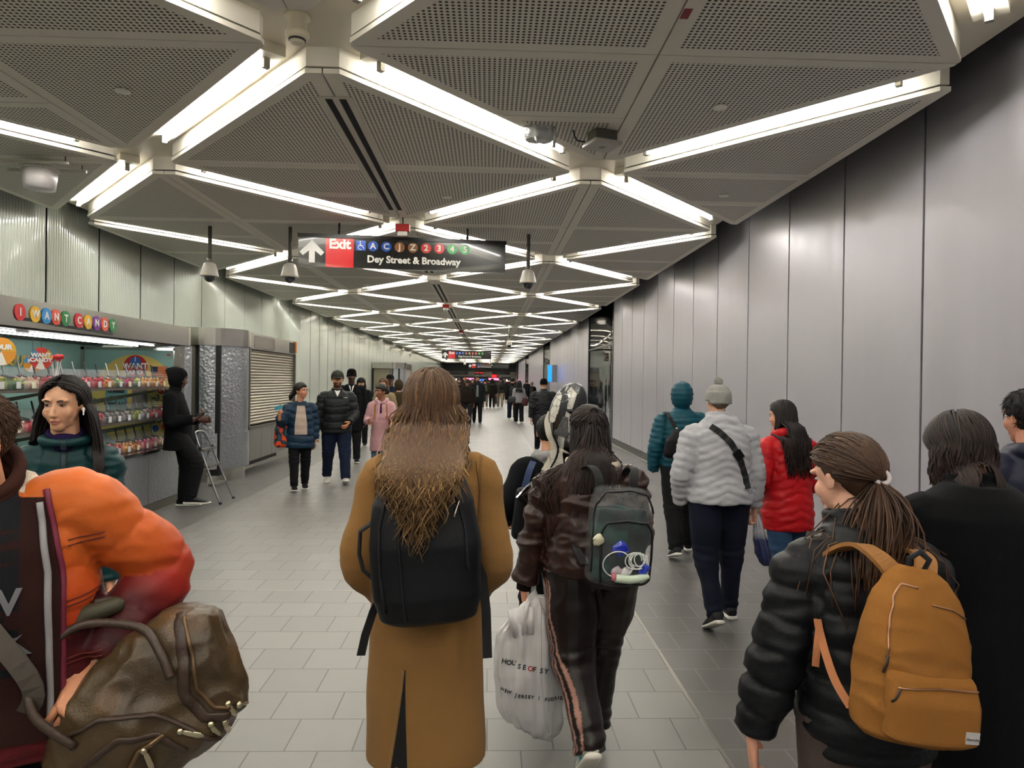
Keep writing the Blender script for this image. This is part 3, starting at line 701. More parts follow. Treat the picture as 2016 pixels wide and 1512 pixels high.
def hair_long(c, N=400, length=.35, col='#3a2a1e', col2=None, part=0., rad=.006, wave=.012, spread=1.0, off=.010, extra_cols=(), seed=1, tie=None, taillen=.3, face_clear=.02, tip=.35, back=0., front_ok=True, tailw=.03, vshape=0., name='hair', taildir=(0, -.25, -1), backonly=False):
    g = np.random.default_rng(seed); MH, s = c.MH, c.hs; J = c.J; H = c.H
    Rh = MH[:3, :3]/s; hc = xf(MH, HC); cols = list(extra_cols)
    nk = J['neck']; shc = (J['shL']+J['shR'])/2
    cols += [(nk + A3(0, 0, -.01*H), A3(.05*H, .05*H, .07*H)), (shc + A3(0, -.004, -.035*H), A3(.165*H*c.b, .088*H, .088*H)), (shc + A3(0, 0, -.13*H), A3(.130*H*c.b, .100*H, .17*H))]
    if c.__dict__.get('hooded'): cols.append((nk + A3(0, -.045*H, -.02*H), A3(.088*H, .056*H, .075*H)))
    m = MB(); cc = []; c1 = np.array(lin(col)); c2 = np.array(lin(col2 or col)); nst = 7 if c.det < 2 else 11
    inv = np.linalg.inv(MH)
    for i in range(N):
        # scalp start: along the parting / crown
        while True:
            th = math.acos(g.uniform(-.25, 1)); ph = g.uniform(0, 2*np.pi); d = A3(math.sin(th)*math.cos(ph), math.sin(th)*math.sin(ph), math.cos(th))
            if d[1] > .55 and d[2] < .45: continue
            if d[1] > .0 and d[2] < .25: continue
            if HC[1]+HR[1]*d[1] > .02 and HC[2]+HR[2]*d[2] < hlz(HR[0]*d[0]) + .004: continue
            if d[2] < .1 and abs(d[0]) > .8 and d[1] > -.2: continue
            break
        rr = 1 + (off + g.uniform(0, .012))/.085
        p = HC + HR*d*rr; P = [p.copy()]
        if tie is not None:
            tp = A3(*tie); 
            d1 = (tp-HC)/HR; d1 /= np.linalg.norm(d1)
            for k in range(1, 7):
                t = k/6; q = d*(1-t) + d1*t; q /= max(np.linalg.norm(q), .2); P.append(HC + HR*q*rr*(1 + .0*t))
            P = [xf(MH, q) for q in P]
            tdir = A3(*taildir); tdir = tdir/np.linalg.norm(tdir); q = P[-1] + (xf(MH, tp)-P[-1])*.6; P[-1] = q
            ta = g.normal(0, 1, 3); ta[2] *= .2; L = taillen*g.uniform(.6, 1.05); n2 = 9; ph0 = g.uniform(0, 6.28)
            back_dir = Rh @ A3(0, -1, .15)
            if g.uniform() < .75:
                for k in range(1, n2+1):
                    t = k/n2; w = tailw*(math.sin(min(t*2.2, 1.57)))*(1-.45*t)
                    q2 = q + back_dir*(.035*math.sin(min(t*3, 1.57))) + tdir*L*t + ta*w + A3(math.sin(t*5+ph0), math.cos(t*4+ph0), 0)*wave*t
                    P.append(collide(q2, cols))
            R_ = np.linspace(rad, rad*tip, len(P))
        else:
            # flow over the head, away from the parting
            sd = 1 if p[0] > part*.03 else -1; st = .022
            v = A3(sd*.9, -.35 if d[1] < .5 else .1, .0); L = 0; tot = length*g.uniform(.72, 1.05)/s*(1 + vshape*(.5 - abs(d[0])) - (vshape*.4 if d[1] > 0 else 0)); ph0 = g.uniform(0, 6.28); fr = g.uniform(6, 14)
            g2_ = g.uniform(-.6, 1.6); vel = None; stp = tot/(nst+3)
            q = p.copy(); Pw = [xf(MH, q)]
            on = True; dirw = None
            for k in range(nst+3):
                if on:
                    nn = (q-HC)/HR**2; nn /= np.linalg.norm(nn); dn = A3(sd*(.55 if d[1] > -.3 else .15*(g2_-.35)), (-.5 if d[1] > 0 else -.1), -1.0); fr_ = q[1] > -.02; dn = A3(sd*1.5, -.9, -.55) if fr_ and abs(q[0]) < .068 else dn; t = dn - nn*np.dot(dn, nn); t /= max(np.linalg.norm(t), .05)
                    q = q + t*stp; e = (q-HC)/HR; l = np.linalg.norm(e)
                    if q[2] > HC[2]-.02: q = HC + (q-HC)/l*rr
                    if q[1] > face_clear and q[2] < hlz(q[0]): q = clearf(q, sd, face_clear, rr)
                    if q[2] > HC[2]-.02: pass
                    else:
                        on = False; w = xf(MH, q); dirw = Rh @ A3((q[0]/.085)*.22*spread + g.normal(0, .05), t[1]*.3, 0) + A3(0, back, -1.0)
                    if front_ok is False and q[1] > face_clear: q[1] = face_clear
                    w = xf(MH, q)
                    if not on: Pw.append(w); continue
                    Pw.append(w)
                else:
                    dirw = dirw*A3(.75, .75, 1); dirw = dirw/np.linalg.norm(dirw); f = (k/(nst+3))
                    w = Pw[-1] + dirw*stp*s
                    w = w + A3(math.sin(fr*f*2+ph0), math.cos(fr*f*1.7+ph0*2), 0)*wave*f*(.6)
                    w2 = collide_y(w, cols)
                    hl = xf(inv, w2)
                    if hl[2] > -.12 and hl[1] > face_clear-.012: hl = clearf(hl, sd, face_clear, rr); w2 = xf(MH, hl)
                    e = (hl-HC)/(HR*1.04); l = np.linalg.norm(e)
                    if l < 1: w2 = xf(MH, HC + (hl-HC)/l)
                    Pw.append(w2)
            P = Pw; R_ = rad*np.interp(np.linspace(0, 1, len(P)), [0, .15, .7, 1], [.7, 1, .9, tip])
        P = np.array(P); n_before = m.n
        m.tube(P, list(R_), 5 if c.det > 1 else 4)
        w = np.linspace(0, 1, len(P)).repeat(5 if c.det > 1 else 4)[:, None]; br = math.exp(g.normal(0, .28)); bl = g.uniform(0, 1)
        mixf = np.clip(smoothstep(.45, 1.1, w)*(.15 + .75*bl) + (.35 if bl > .88 else 0), 0, 1)
        cc.append((c1*(1-mixf) + c2*mixf)*br)
    me = m.mesh(); setcol(me, 'Col', np.vstack(cc)); o = put(name, me, mat('hair', '#333333', .50, attr='Col', spec=.28, bump=('noise', 900, .2)), c.root, True); return o
def hair_cap(c, col='#1a1512', thick=.012, nape=-.055, hairline=.052, side=-.002, rough=.008, freq=60, name='hair', grow=None, sideb=.02, seed=2, streak=1., vline=False):
    n, mm = (72, 44) if c.det >= 2 else (36, 24); V = []; keep = []
    th = np.pi*(np.arange(mm+1)+.0)/mm; G = np.zeros((mm+1, n, 3))
    for i in range(mm+1):
        for k in range(n):
            p = 2*np.pi*k/n; G[i, k] = (math.sin(th[i])*math.cos(p), math.sin(th[i])*math.sin(p), math.cos(th[i]))
    P = HC + G*HR; x, y, z = P[..., 0], P[..., 1], P[..., 2]
    hl = np.where(y > .04, hairline - .012*np.abs(x)/.05*0, np.where(y > .018, .5*(hairline+side), np.where(y > -.03, side, nape)))
    hl = np.interp(y, [-.11, -.05, -.035, .0, sideb, sideb+.015, .06, .09], [nape, nape, side-.01, side, side+.01, hairline-.012, hairline, hairline+.005])
    if vline: hl = np.where(y > .03, hlz(x)+.006, hl)
    q = z - hl; t = np.clip(q/.018, -1, 1); th_ = thick*smoothstep(-.3, 1, t) - .006*(t < -.2)
    Pr = (P-HC)/np.linalg.norm((P-HC), axis=-1, keepdims=True)
    ns = nz(P.reshape(-1, 3)+seed, (freq, freq, freq*.5)).reshape(q.shape)
    th_ = th_ + rough*ns*(t > 0)
    if grow is not None: th_ = th_ + grow(P)*(t > 0)
    P2 = P + Pr*th_[..., None]; f = []
    for i in range(mm):
        for k in range(n):
            k2 = (k+1) % n
            if max(q[i, k], q[i+1, k], q[i, k2], q[i+1, k2]) > -.006: f.append((i*n+k, (i+1)*n+k, (i+1)*n+k2, i*n+k2))
    m = MB(); m.add(xf(c.MH, P2.reshape(-1, 3)), f); me = m.mesh()
    br = np.exp(.25*streak*nz(P.reshape(-1, 3), (90, 30, 20))); setcol(me, 'Col', np.array(lin(col))*br[:, None])
    return put(name, me, mat('hair', '#333333', .50, attr='Col', spec=.28, bump=('noise', 900, .2)), c.root, True)
def beanie(c, col='#111', cuff=.03, pom=None, tall=.02, ribs=0, name='beanie', slouch=0.):
    n, mm = 96, 26; m = MB(); rs = []; zc = .012
    for i in range(mm):
        t = i/(mm-1); a = t*np.pi/2; an = np.arange(n)/n*2*np.pi
        rr = math.cos(a)**.55 if t < 1 else .02
        z = zc + (math.sin(a))*(.105+tall); rb = 1 + .05*(t < .0)
        w = 1 + (.035*np.abs(np.sin(an*ribs/2)) if ribs else 0)*np.ones(n)
        w = w*(1.07 if t*(.105+tall) < cuff*1.2 and cuff else 1.0)
        rs.append(np.c_[np.cos(an)*.086*rr*w, -.012 + slouch*-t + np.sin(an)*.104*rr*w, np.full(n, z)])
    m.rings(rs, cap=True); v = np.vstack(m.v)
    v2 = v + (nz(v, (18, 18, 18))*.004)[:, None]*A3(1, 1, .4); v2[:, 2] += np.where(v[:, 1] < -.05, -.03*smoothstep(.05, .0, v[:, 2]), 0)
    m.v = [xf(c.MH, v2)]; me = m.mesh(); setcol(me, 'Col', np.tile(lin(col), (len(v2), 1))); o = put(name, me, fabric('knit'), c.root, True)
    if pom:
        p = MB(); top_ = A3(0, -.012-slouch, zc+.105+tall+.02); g = np.random.default_rng(3); p.ell(top_, (.026, .026, .025), 14, 10)
        for _ in range(160):
            d = g.normal(size=3); d /= np.linalg.norm(d); p.tube([top_ + d*.018, top_ + d*g.uniform(.032, .038)], [.0035, .0015], 4)
        p.v = [xf(c.MH, q) for q in p.v]; me = p.mesh(); setcol(me, 'Col', np.tile(lin(pom), (len(me.vertices), 1))); put('pompom', me, fabric('knit'), o, True)
    return o
def ball_cap(c, col='#3c3f3a'):
    m = MB(); n = 32
    rs = []
    for i in range(12):
        t = i/11; a = t*np.pi/2; an = np.arange(n)/n*2*np.pi; rr = max(math.cos(a)**.6, .03)
        rs.append(np.c_[np.cos(an)*.086*rr, -.012+np.sin(an)*.102*rr, np.full(n, .038 + math.sin(a)*.082)])
    m.rings(rs); 
    br = []; 
    for s in (0, 1):
        for k in range(13):
            a = np.pi*(.12 + .76*k/12); br.append((np.cos(a)*.078*(1 if s == 0 else 1.0), -.012 + np.sin(a)*.098 + (.0 if s == 0 else .075*math.sin(a)**.6), .040 - (0 if s == 0 else .014) - .012*abs(math.cos(a))))
    v = np.array(br + [(x, y, z+.004) for x, y, z in br]); N_ = 13
    f = [(k, k+1, N_+k+1, N_+k) for k in range(12)] + [(2*N_+k, 3*N_+k, 3*N_+k+1, 2*N_+k+1) for k in range(12)] + [(N_+k, N_+k+1, 3*N_+k+1, 3*N_+k) for k in range(12)]
    m.add(v, f); m.v = [xf(c.MH, q) for q in m.v]; me = m.mesh(); setcol(me, 'Col', np.tile(lin(col), (len(me.vertices), 1))); return put('cap', me, fabric('cotton'), c.root, True)
def hood_up(c, col='#111', fab='cotton', open_=.052, style=None, lam=.05, size=1.0, name='hood', droop=0.):
    n = 40; m = MB(); cen = HC + A3(0, -.004, -.012); r = A3(.098, .116, .122)*size
    V = []; mm = 30
    for i in range(mm+1):
        t = np.pi*i/mm
        for k in range(n):
            p = 2*np.pi*k/n; V.append((math.sin(t)*math.cos(p), math.sin(t)*math.sin(p), math.cos(t)))
    V = np.array(V); Pp = cen + V*r; Pp[:, 1] -= droop*smoothstep(.0, -1, V[:, 1])*smoothstep(-.2, .8, V[:, 2]); Pp[:, 2] = np.where(V[:, 2] < 0, cen[2] + V[:, 2]*r[2]*1.25, Pp[:, 2])
    if style == 'puffer': Pp = Pp + V*((np.sqrt(np.abs(np.sin(np.pi*Pp[:, 2]/lam)))-.7)*.010)[:, None]
    else: Pp = Pp + V*(.006*nz(Pp, (20, 20, 20)))[:, None]
    d = np.sqrt((Pp[:, 0]/.066)**2 + ((Pp[:, 2]+.012)/.098)**2); op = (Pp[:, 1] > open_) & (d < 1)
    f = []
    for i in range(mm):
        for k in range(n):
            q = (i*n+k, (i+1)*n+k, (i+1)*n+(k+1) % n, i*n+(k+1) % n)
            if not all(op[j] for j in q): f.append(q)
    m.add(xf(c.MH, Pp), f); me = m.mesh(); setcol(me, 'Col', np.tile(lin(col), (len(me.vertices), 1)))
    o = put(name, me, fabric(fab), c.root, True); sd = o.modifiers.new('s', 'SOLIDIFY'); sd.thickness = .007; sd.offset = -1; return o
# ---- surface placement -----------------------------------------------------
def bvh_of(o):
    me = o.data; return BVHTree.FromPolygons([v.co for v in me.vertices], [tuple(p.vertices) for p in me.polygons])
def onto(bv, P, d, off=.003):
    out = []; d = Vector(d).normalized()
    for p in P:
        h = bv.ray_cast(Vector(p) - d*1.0, d); out.append(np.array(h[0] - d*off) if h[0] is not None else (out[-1] if out else np.array(p)))
    return np.array(out)
def resample(P, n):
    P = np.asarray(P, float); d = np.r_[0, np.cumsum(np.linalg.norm(np.diff(P, axis=0), axis=1))]; t = np.linspace(0, d[-1], n)
    return np.c_[[np.interp(t, d, P[:, i]) for i in range(P.shape[1])]].T
def ribbon(P, w, th, side, mats_, name, parent, smooth=True, col=None):
    """flat strap following points P; side = width direction(s)"""
    P = np.asarray(P, float); m = MB(); S = np.asarray(side, float); S = np.tile(S, (len(P), 1)) if S.ndim == 1 else S
    m_ = MB(); T = np.gradient(P, axis=0); T /= np.linalg.norm(T, axis=1, keepdims=True); rs = []
    for p, t, s in zip(P, T, S):
        s = s - t*np.dot(s, t); s /= np.linalg.norm(s); n = np.cross(t, s); rs.append(np.array([p + s*w + n*th, p - s*w + n*th, p - s*w - n*th, p + s*w - n*th]))
    m_.rings(rs); o = m_.build(name, mats_, parent, False); return o
def softbox(prof, n=40, voxel=.008, bulge=.0, seed=0, noise_amp=.004, freq=7, e=3.2, smooth_it=3):
    """prof: list (z, cx, cy, hw, hd) -> remeshed soft box"""
    m = MB(); m.rings([selip(cx, cy, z, hw, hd, n, e) for z, cx, cy, hw, hd in prof]); me = remesh(m.mesh(), voxel, smooth_it)
    v = vco(me); nn = vno(me); setco(me, v + nn*(noise_amp*nz(v+seed, (freq, freq, freq)))[:, None]); return me
def solidcol(me, col): setcol(me, 'Col', np.tile(lin(col), (len(me.vertices), 1))); return me
# ================================================================ FOREGROUND PEOPLE
def X_(px, Y, py=900): return at(px, py, Y).x
def gscol(stops):
    zs = [s[0] for s in stops]; cs = np.array([lin(s[1]) for s in stops])
    return lambda t: np.stack([np.interp(t, zs, cs[:, i]) for i in range(3)], 1)
black_cloth = fabric('cotton')
metal = mat('zip_metal', '#b9b2a4', .25, 1.)
# ---------- woman in the long camel coat, seen from behind
def coat_woman():
    Y = 2.32; H = 1.675
    c = make_person('woman with long brown hair in a camel overcoat, seen from behind', (X_(846, Y), Y), 0, H,
                    dict(armL=((-8, 13), (42, -24)), armR=((-8, 11), (42, -22)), legL=((-2, 0), (-4, 0), 0), legR=((3, 0), (2, 0), 0), lean=2), b=.97, det=3, skin='#d8b49a')
    prof = [(0, .120, .094, 0), (.25, .118, .092, 0), (.5, .112, .088, 0), (.68, .104, .082, 0), (.82, .108, .080, 0), (.90, .106, .070, -.004), (.96, .076, .056, -.006), (1.0, .040, .04, -.004)]
    def col(v, ia, S, K, C, u):
        C = C.copy(); w = np.exp(-((np.abs(v[:, 0]) - .165)/.004)**2)*(v[:, 1] < -.01)*(v[:, 2] > 1.08)*(v[:, 2] < 1.40)*.35
        return C*(1-w[:, None])
    o = top(c, 'overcoat', .41, prof, 'wool', '#8b673c', 'wool', (.043, .037, .034, .033), amp=1.0, collar=None, seed=4, colf=col, smooth_it=3)
    bv = bvh_of(o); L_, R_ = [], []
    for k in range(14):
        z = .74 - .325*k/13; w = .002 + .030*(k/13)**1.3; x = -.055 - .012*k/13; L_.append((x-w, 0, z)); R_.append((x+w*.8, 0, z))
    q = np.vstack([onto(bv, L_, (0, 1, 0), .0015), onto(bv, R_, (0, 1, 0), .0015)]); vm = MB(); vm.add(q, [(i, i+1, 15+i, 14+i) for i in range(13)]); vm.build('vent', mat('lining', '#0a0908', .9), c.root)
    q = onto(bv, [(a_[0]-.004, 0, a_[2]) for a_ in L_[:]] , (0, 1, 0), .0); MB().tube(q, .006, 8).build('vent_edge', mat('camel_edge', '#85633a', .95), c.root, True)
    for s_ in (-1, 1):
        q = onto(bv, resample([(s_*.150, 0, 1.37), (s_*.165, 0, 1.28), (s_*.158, 0, 1.15)], 20), (0, 1, 0), -.0005); MB().tube(q, .0022, 6).build('seam', mat('camel_seam', '#5a3c1a', .95), c.root, True)
    m = MB(); a = np.linspace(0, 2*np.pi, 32, endpoint=False)
    for zz, rr in ((0, .075), (.018, .074), (.034, .078), (.05, .070)): m.tube(np.c_[c.J['neck'][0] + rr*np.cos(a), c.J['neck'][1] + .01 + rr*.9*np.sin(a), np.full(32, c.J['neck'][2] - .012 + zz) - .012*np.sin(a)], .014, 8, closed=True)
    me = m.mesh(); solidcol(me, '#8b673c'); put('collar', me, fabric('wool'), c.root, True)
    bottoms(c, col='#0d0d10', r=(.055, .045, .036, .03)); shoes(c, '#141414', '#1a1a1a')
    back = c.J['neck'] + A3(0, -.20, -.27)
    hair_long(c, 3200, .33, '#4a321e', '#8a6b42', part=.0, vshape=.55, rad=.0034, wave=.036, spread=1.3, off=.012, back=-.22, extra_cols=[(A3(0, -.245, 1.13), A3(.19, .098, .255), 'box')], seed=5, tip=.25)
    return c
CW = coat_woman()
def backpack_black():
    Y = 2.32; x0 = X_(848, Y-.2, 1050); e = empty('backpack', (x0, Y-.235, .925), R(4)); e.scale = (1, 1, .83); tag(e, 'black zipped backpack on the back of the camel overcoat', 'backpack')
    e.rotation_euler[1] = R(-3)
    prof = [(.0, 0, .0, .105, .05), (.02, 0, 0, .140, .072), (.10, 0, -.012, .158, .086), (.28, 0, -.012, .160, .088), (.42, 0, -.004, .148, .075), (.50, 0, .006, .120, .056), (.555, 0, .02, .07, .03)]
    me = softbox(prof, 40, .007, seed=2, noise_amp=.007, freq=6); solidcol(me, '#0f1013'); body = put('body', me, fabric('nylon'), e, True); bv = bvh_of(body)
    zp = MB()
    for P in ([(-.118, .06), (-.128, .2), (-.126, .35), (-.105, .44), (-.06, .475)], [(.118, .2), (.116, .33), (.098, .43), (.07, .47)], [(-.062, .03), (-.068, .15), (-.072, .30), (-.062, .41)]):
        q = resample([(a, 0, b) for a, b in P], 26); zp.tube(onto(bv, q, (0, 1, 0), .0015), .0045, 6)
    me = zp.mesh(); solidcol(me, '#1b1c20'); put('zipper', me, fabric('nylon'), e, True)
    for (x, z, dx) in ((-.058, .41, .03), (.10, .432, -.02)):
        q = onto(bv, resample([(x, 0, z), (x+dx*.8, 0, z-.055)], 5), (0, 1, 0), .006); MB().tube(q, [(.004, .002)]*5, 6).build('zip_pull', metal, e, True)
    q = onto(bv, resample([(-.10, 0, .447), (-.02, 0, .452), (.06, 0, .447)], 20), (0, 1, 0), .0015); MB().tube(q, .003, 6).build('seam', fabric('nylon') if 0 else mat('black_trim', '#18191c', .6), e, True)
    sm = mat('webbing', '#0c0c0e', .8)
    lp = MB(); lp.tube([(-.150, -.02, .36), (-.185, -.01, .33), (-.192, 0, .25), (-.182, .0, .19), (-.155, -.02, .165)], [(.006, .013)]*5, 8); lp.build('side_handle', sm, e, True)
    ribbon([(-.13, .06, .10), (-.165, .07, .02), (-.19, .06, -.06), (-.205, .05, -.13)], .013, .0018, (.9, .4, .25), sm, 'strap_tail', e)
    ribbon([(.135, .05, .23), (.165, .055, .12), (.172, .05, 0), (.17, .04, -.17)], .014, .0018, (1, .1, 0), sm, 'strap_tail', e)
    for s in (-1, 1):
        P = [(s*.085, .055, .44), (s*.095, .06, .50), (s*.10, .10, .54), (s*.098, .17, .55), (s*.105, .245, .52), (s*.12, .29, .45), (s*.13, .29, .3), (s*.15, .2, .14), (s*.13, .07, .08)]
        P, _ = catmull(P, [0]*len(P), 4); ribbon(P, .026, .006, (1, 0, 0), sm, 'shoulder_strap', e)
    lb = MB(); pts = onto(bv, [(.075, 0, .24)], (0, 1, 0), .002)
    return e
backpack_black()
# ---------- woman in the dark brown tracksuit with a clear backpack
def tracksuit():
    Y = 3.10; H = 1.48
    c = make_person('woman with a long ponytail in a shiny dark brown tracksuit, walking away', (X_(1168, Y), Y), 4, H,
                    dict(lean=7, head=(4, -10, 0), armL=((2, 15), (4, 10)), armR=((8, 10), (65, -25)), legL=((-8, 0), (-34, -5), -42), legR=((16, -1), (-2, -5), -4),
                         handL=dict(dir=(.1, .1, -1), palm=(1, 0, .1), thumb=(0, 1, 0), curl=55)), b=1.27, det=3, skin='#c98f72', hs=1.1)
    c.J['legs'] = 1
    prof = [(0, .104, .082, 0), (.06, .112, .088, 0), (.2, .112, .086, 0), (.4, .104, .080, 0), (.65, .110, .080, 0), (.85, .106, .070, -.004), (.95, .082, .058, -.006), (1.02, .044, .042, -.004)]
    top(c, 'track_jacket', .80, prof, 'satin', '#2c1712', 'satin', (.047, .045, .041, .036), amp=.9, hood='down', seed=6)
    cuff = MB()
    w, d = c.J['wrL'], c.J['wrL'] - c.J['elL']; d = d/np.linalg.norm(d); cuff.tube([w - d*.02, w + d*.028], [.036, .031], 16); me = cuff.mesh(); solidcol(me, '#1a1110'); put('cuff', me, fabric('knit'), c.root, True)
    hw = MB(); nk = c.J['neck']
    for s in (-1, 1): limb(hw, [nk + A3(s*.02, -.075, .0), nk + A3(s*.085, -.065, -.008), nk + A3(s*.095, .01, .005)], [.018, .026, .02], 4, 10)
    me = hw.mesh(); v = vco(me); setco(me, v + vno(me)*(.006*nz(v, (30, 30, 30)))[:, None]); solidcol(me, '#c9bda6'); put('hood_lining', me, fabric('knit'), c.root, True)
    def stripes(v, C, n):
        J = c.J; pts = [J['hipL'], J['kneeL'], J['ankleL']]; C = C.copy()
        best = np.full(len(v), 1e9); off = np.zeros(len(v))
        for a, b_ in zip(pts[:-1], pts[1:]):
            d = b_-a; L = np.linalg.norm(d); t = np.clip((v-a) @ d/L/L, 0, 1); q = v-(a+t[:, None]*d); dist = np.linalg.norm(q, axis=1); m = dist < best; best[m] = dist[m]; off[m] = q[m, 1]
        side = (v[:, 0] < J['hipL'][0]) & (best < .13)
        for k in (-.030, -.008, .014): w = side & (np.abs(off-k+.02) < .0045) & (n[:, 0] < -.25); C[w] = lin('#a0776a')
        return C
    bottoms(c, 'track_trousers', 'satin', '#170d0b', 'satin', (.072, .058, .048, .044), 1.1, 8, stripes, foot=.05)
    shoes(c, '#d9d3c8', '#e9e3d6', 1.1, stripe='#2aa6a8')
    tie = (0, -.100, .075)
    hair_long(c, 620, .3, '#1a100d', '#3d1e12', rad=.0045, wave=.008, tie=tie, taillen=.60, tailw=.030, taildir=(-.16, -.06, -1), seed=9, tip=.5, extra_cols=[(c.J['neck'] + A3(.05, -.25, -.28), A3(.13, .10, .22))])
    hair_long(c, 300, .56, '#160e0c', '#33180f', rad=.0048, wave=.012, seed=11, off=.004, back=-.2, spread=.3, name='loose_hair', face_clear=-.03)
    hair_cap(c, '#150e0c', .010, nape=-.07, name='scalp_hair')
    m = MB(); t = xf(c.MH, A3(0, -.118, .082)); a = np.linspace(0, 2*np.pi, 16, endpoint=False); m.tube(np.c_[t[0] + .018*np.cos(a), np.full(16, t[1]), t[2] + .018*np.sin(a)], .005, 6, closed=True); m.build('hair_tie', mat('webbing', '#0c0c0e', .8), c.root, True)
    return c
TS = tracksuit()
clearp = mat('clear_vinyl', '#e6ecea', .05, alpha=.07, spec=1., coat=1., bump=('noise', 14, .9))
def clear_backpack():
    e = empty('clear_backpack', (X_(1213, 2.84, 1050), 2.82, .835), R(10)); e.scale = (.95, .95, .93); tag(e, 'clear vinyl backpack with black piping, filled with belongings, on the brown tracksuit', 'backpack'); e.rotation_euler[1] = R(3)
    prof = [(0, 0, 0, .125, .07), (.02, 0, 0, .138, .082), (.20, 0, 0, .140, .085), (.33, 0, .004, .132, .075), (.39, 0, .01, .112, .06), (.405, 0, .015, .08, .04)]
    me = softbox(prof, 40, .008, seed=3, noise_amp=.006, freq=12, smooth_it=2); sh = put('shell', me, clearp, e, True); bv = bvh_of(sh)
    inn = softbox([(z*.93 + .01, cx, cy, hw*.88, hd*.8) for z, cx, cy, hw, hd in prof[:4]], 30, .012, seed=5, noise_amp=.02, freq=11); v = vco(inn)
    C = np.tile(lin('#0d1f1c'), (len(v), 1)); q = nz(v, (11, 11, 11)); C[q > .22] = lin('#173a33'); C[q < -.25] = lin('#0c0d12'); setcol(inn, 'Col', C); put('contents', inn, fabric('nylon'), e, True)
    pp = mat('black_piping', '#0a0a0b', .4)
    fr = resample([(-.098, 0, .01), (-.104, 0, .10), (-.104, 0, .225), (-.085, 0, .262), (0, 0, .272), (.09, 0, .262), (.118, 0, .225), (.124, 0, .1), (.118, 0, .02), (.09, 0, .004), (-.07, 0, .0), (-.098, 0, .01)], 70)
    MB().tube(onto(bv, fr, (0, 1, 0), .004), .0055, 8).build('piping', pp, e, True)
    fr2 = resample([(-.132, 0, .05), (-.134, 0, .2), (-.126, 0, .33), (-.09, 0, .385), (.03, 0, .395), (.1, 0, .375), (.128, 0, .3)], 40)
    MB().tube(onto(bv, fr2, (0, 1, 0), .003), .0045, 8).build('piping', pp, e, True)
    # charging cable in loops, bottle and wrapped snacks pressed against the window
    cab = MB(); cr = np.random.default_rng(2)
    for cx, cz, r_, n_ in ((-.035, .092, .058, 1.0), (.035, .108, .036, 3.1), (.05, .112, .028, 2.2)):
        t = np.linspace(0, 2*np.pi*n_, int(30*n_)); P = np.c_[cx + (r_ + .006*np.sin(t*.37))*np.cos(t) + .004*t/3, np.zeros(len(t)), cz + (r_*.95)*np.sin(t)]; P = onto(bv, P, (0, 1, 0), .005); cab.tube(P, .0026, 6)
    cab.build('cable', mat('cable_white', '#e9e9e6', .4), e, True)
    MB().tube([(-.035, -.088, .035), (.02, -.09, .030), (.075, -.086, .036), (.10, -.082, .04)], [.017, .018, .017, .011], 12, round_end=True).build('bottle', mat('lotion_tube', '#cfe0c9', .35), e, True)
    MB().tube([(-.055, -.087, .040), (-.04, -.089, .039)], [.016, .017], 12).build('bottle_cap', mat('bottle_pink', '#c06a7a', .4), e, True)
    for k, (x, z, r_, colr) in enumerate(((-.02, .155, .038, '#1c2fae'), (.085, .075, .026, '#2138b8'), (-.03, .06, .026, '#b9a9b0'), (-.118, .19, .026, '#c9c4a6'), (.01, .06, .024, '#d8d4d4'))):
        s = MB(); s.ell((x, -.078, z), (r_, .012, r_*.8), 16, 10); v = np.vstack(s.v); s.v = [v + (nz(v+k, (50, 50, 50))*.012)[:, None]*A3(1, .5, 1)]; s.build('wrapper', mat('wrap'+colr, colr, .25, coat=.8), e, True)
    sm = mat('webbing', '#0c0c0e', .8)
    for s in (-1, 1):
        P = [(s*.075, .07, .36), (s*.08, .075, .43), (s*.095, .12, .47), (s*.10, .20, .46), (s*.105, .26, .40), (s*.12, .27, .28), (s*.13, .2, .12), (s*.12, .07, .05)]
        P, _ = catmull(P, [0]*len(P), 4); ribbon(P, .018, .003, (1, 0, 0), sm, 'shoulder_strap', e)
    return e
clear_backpack()
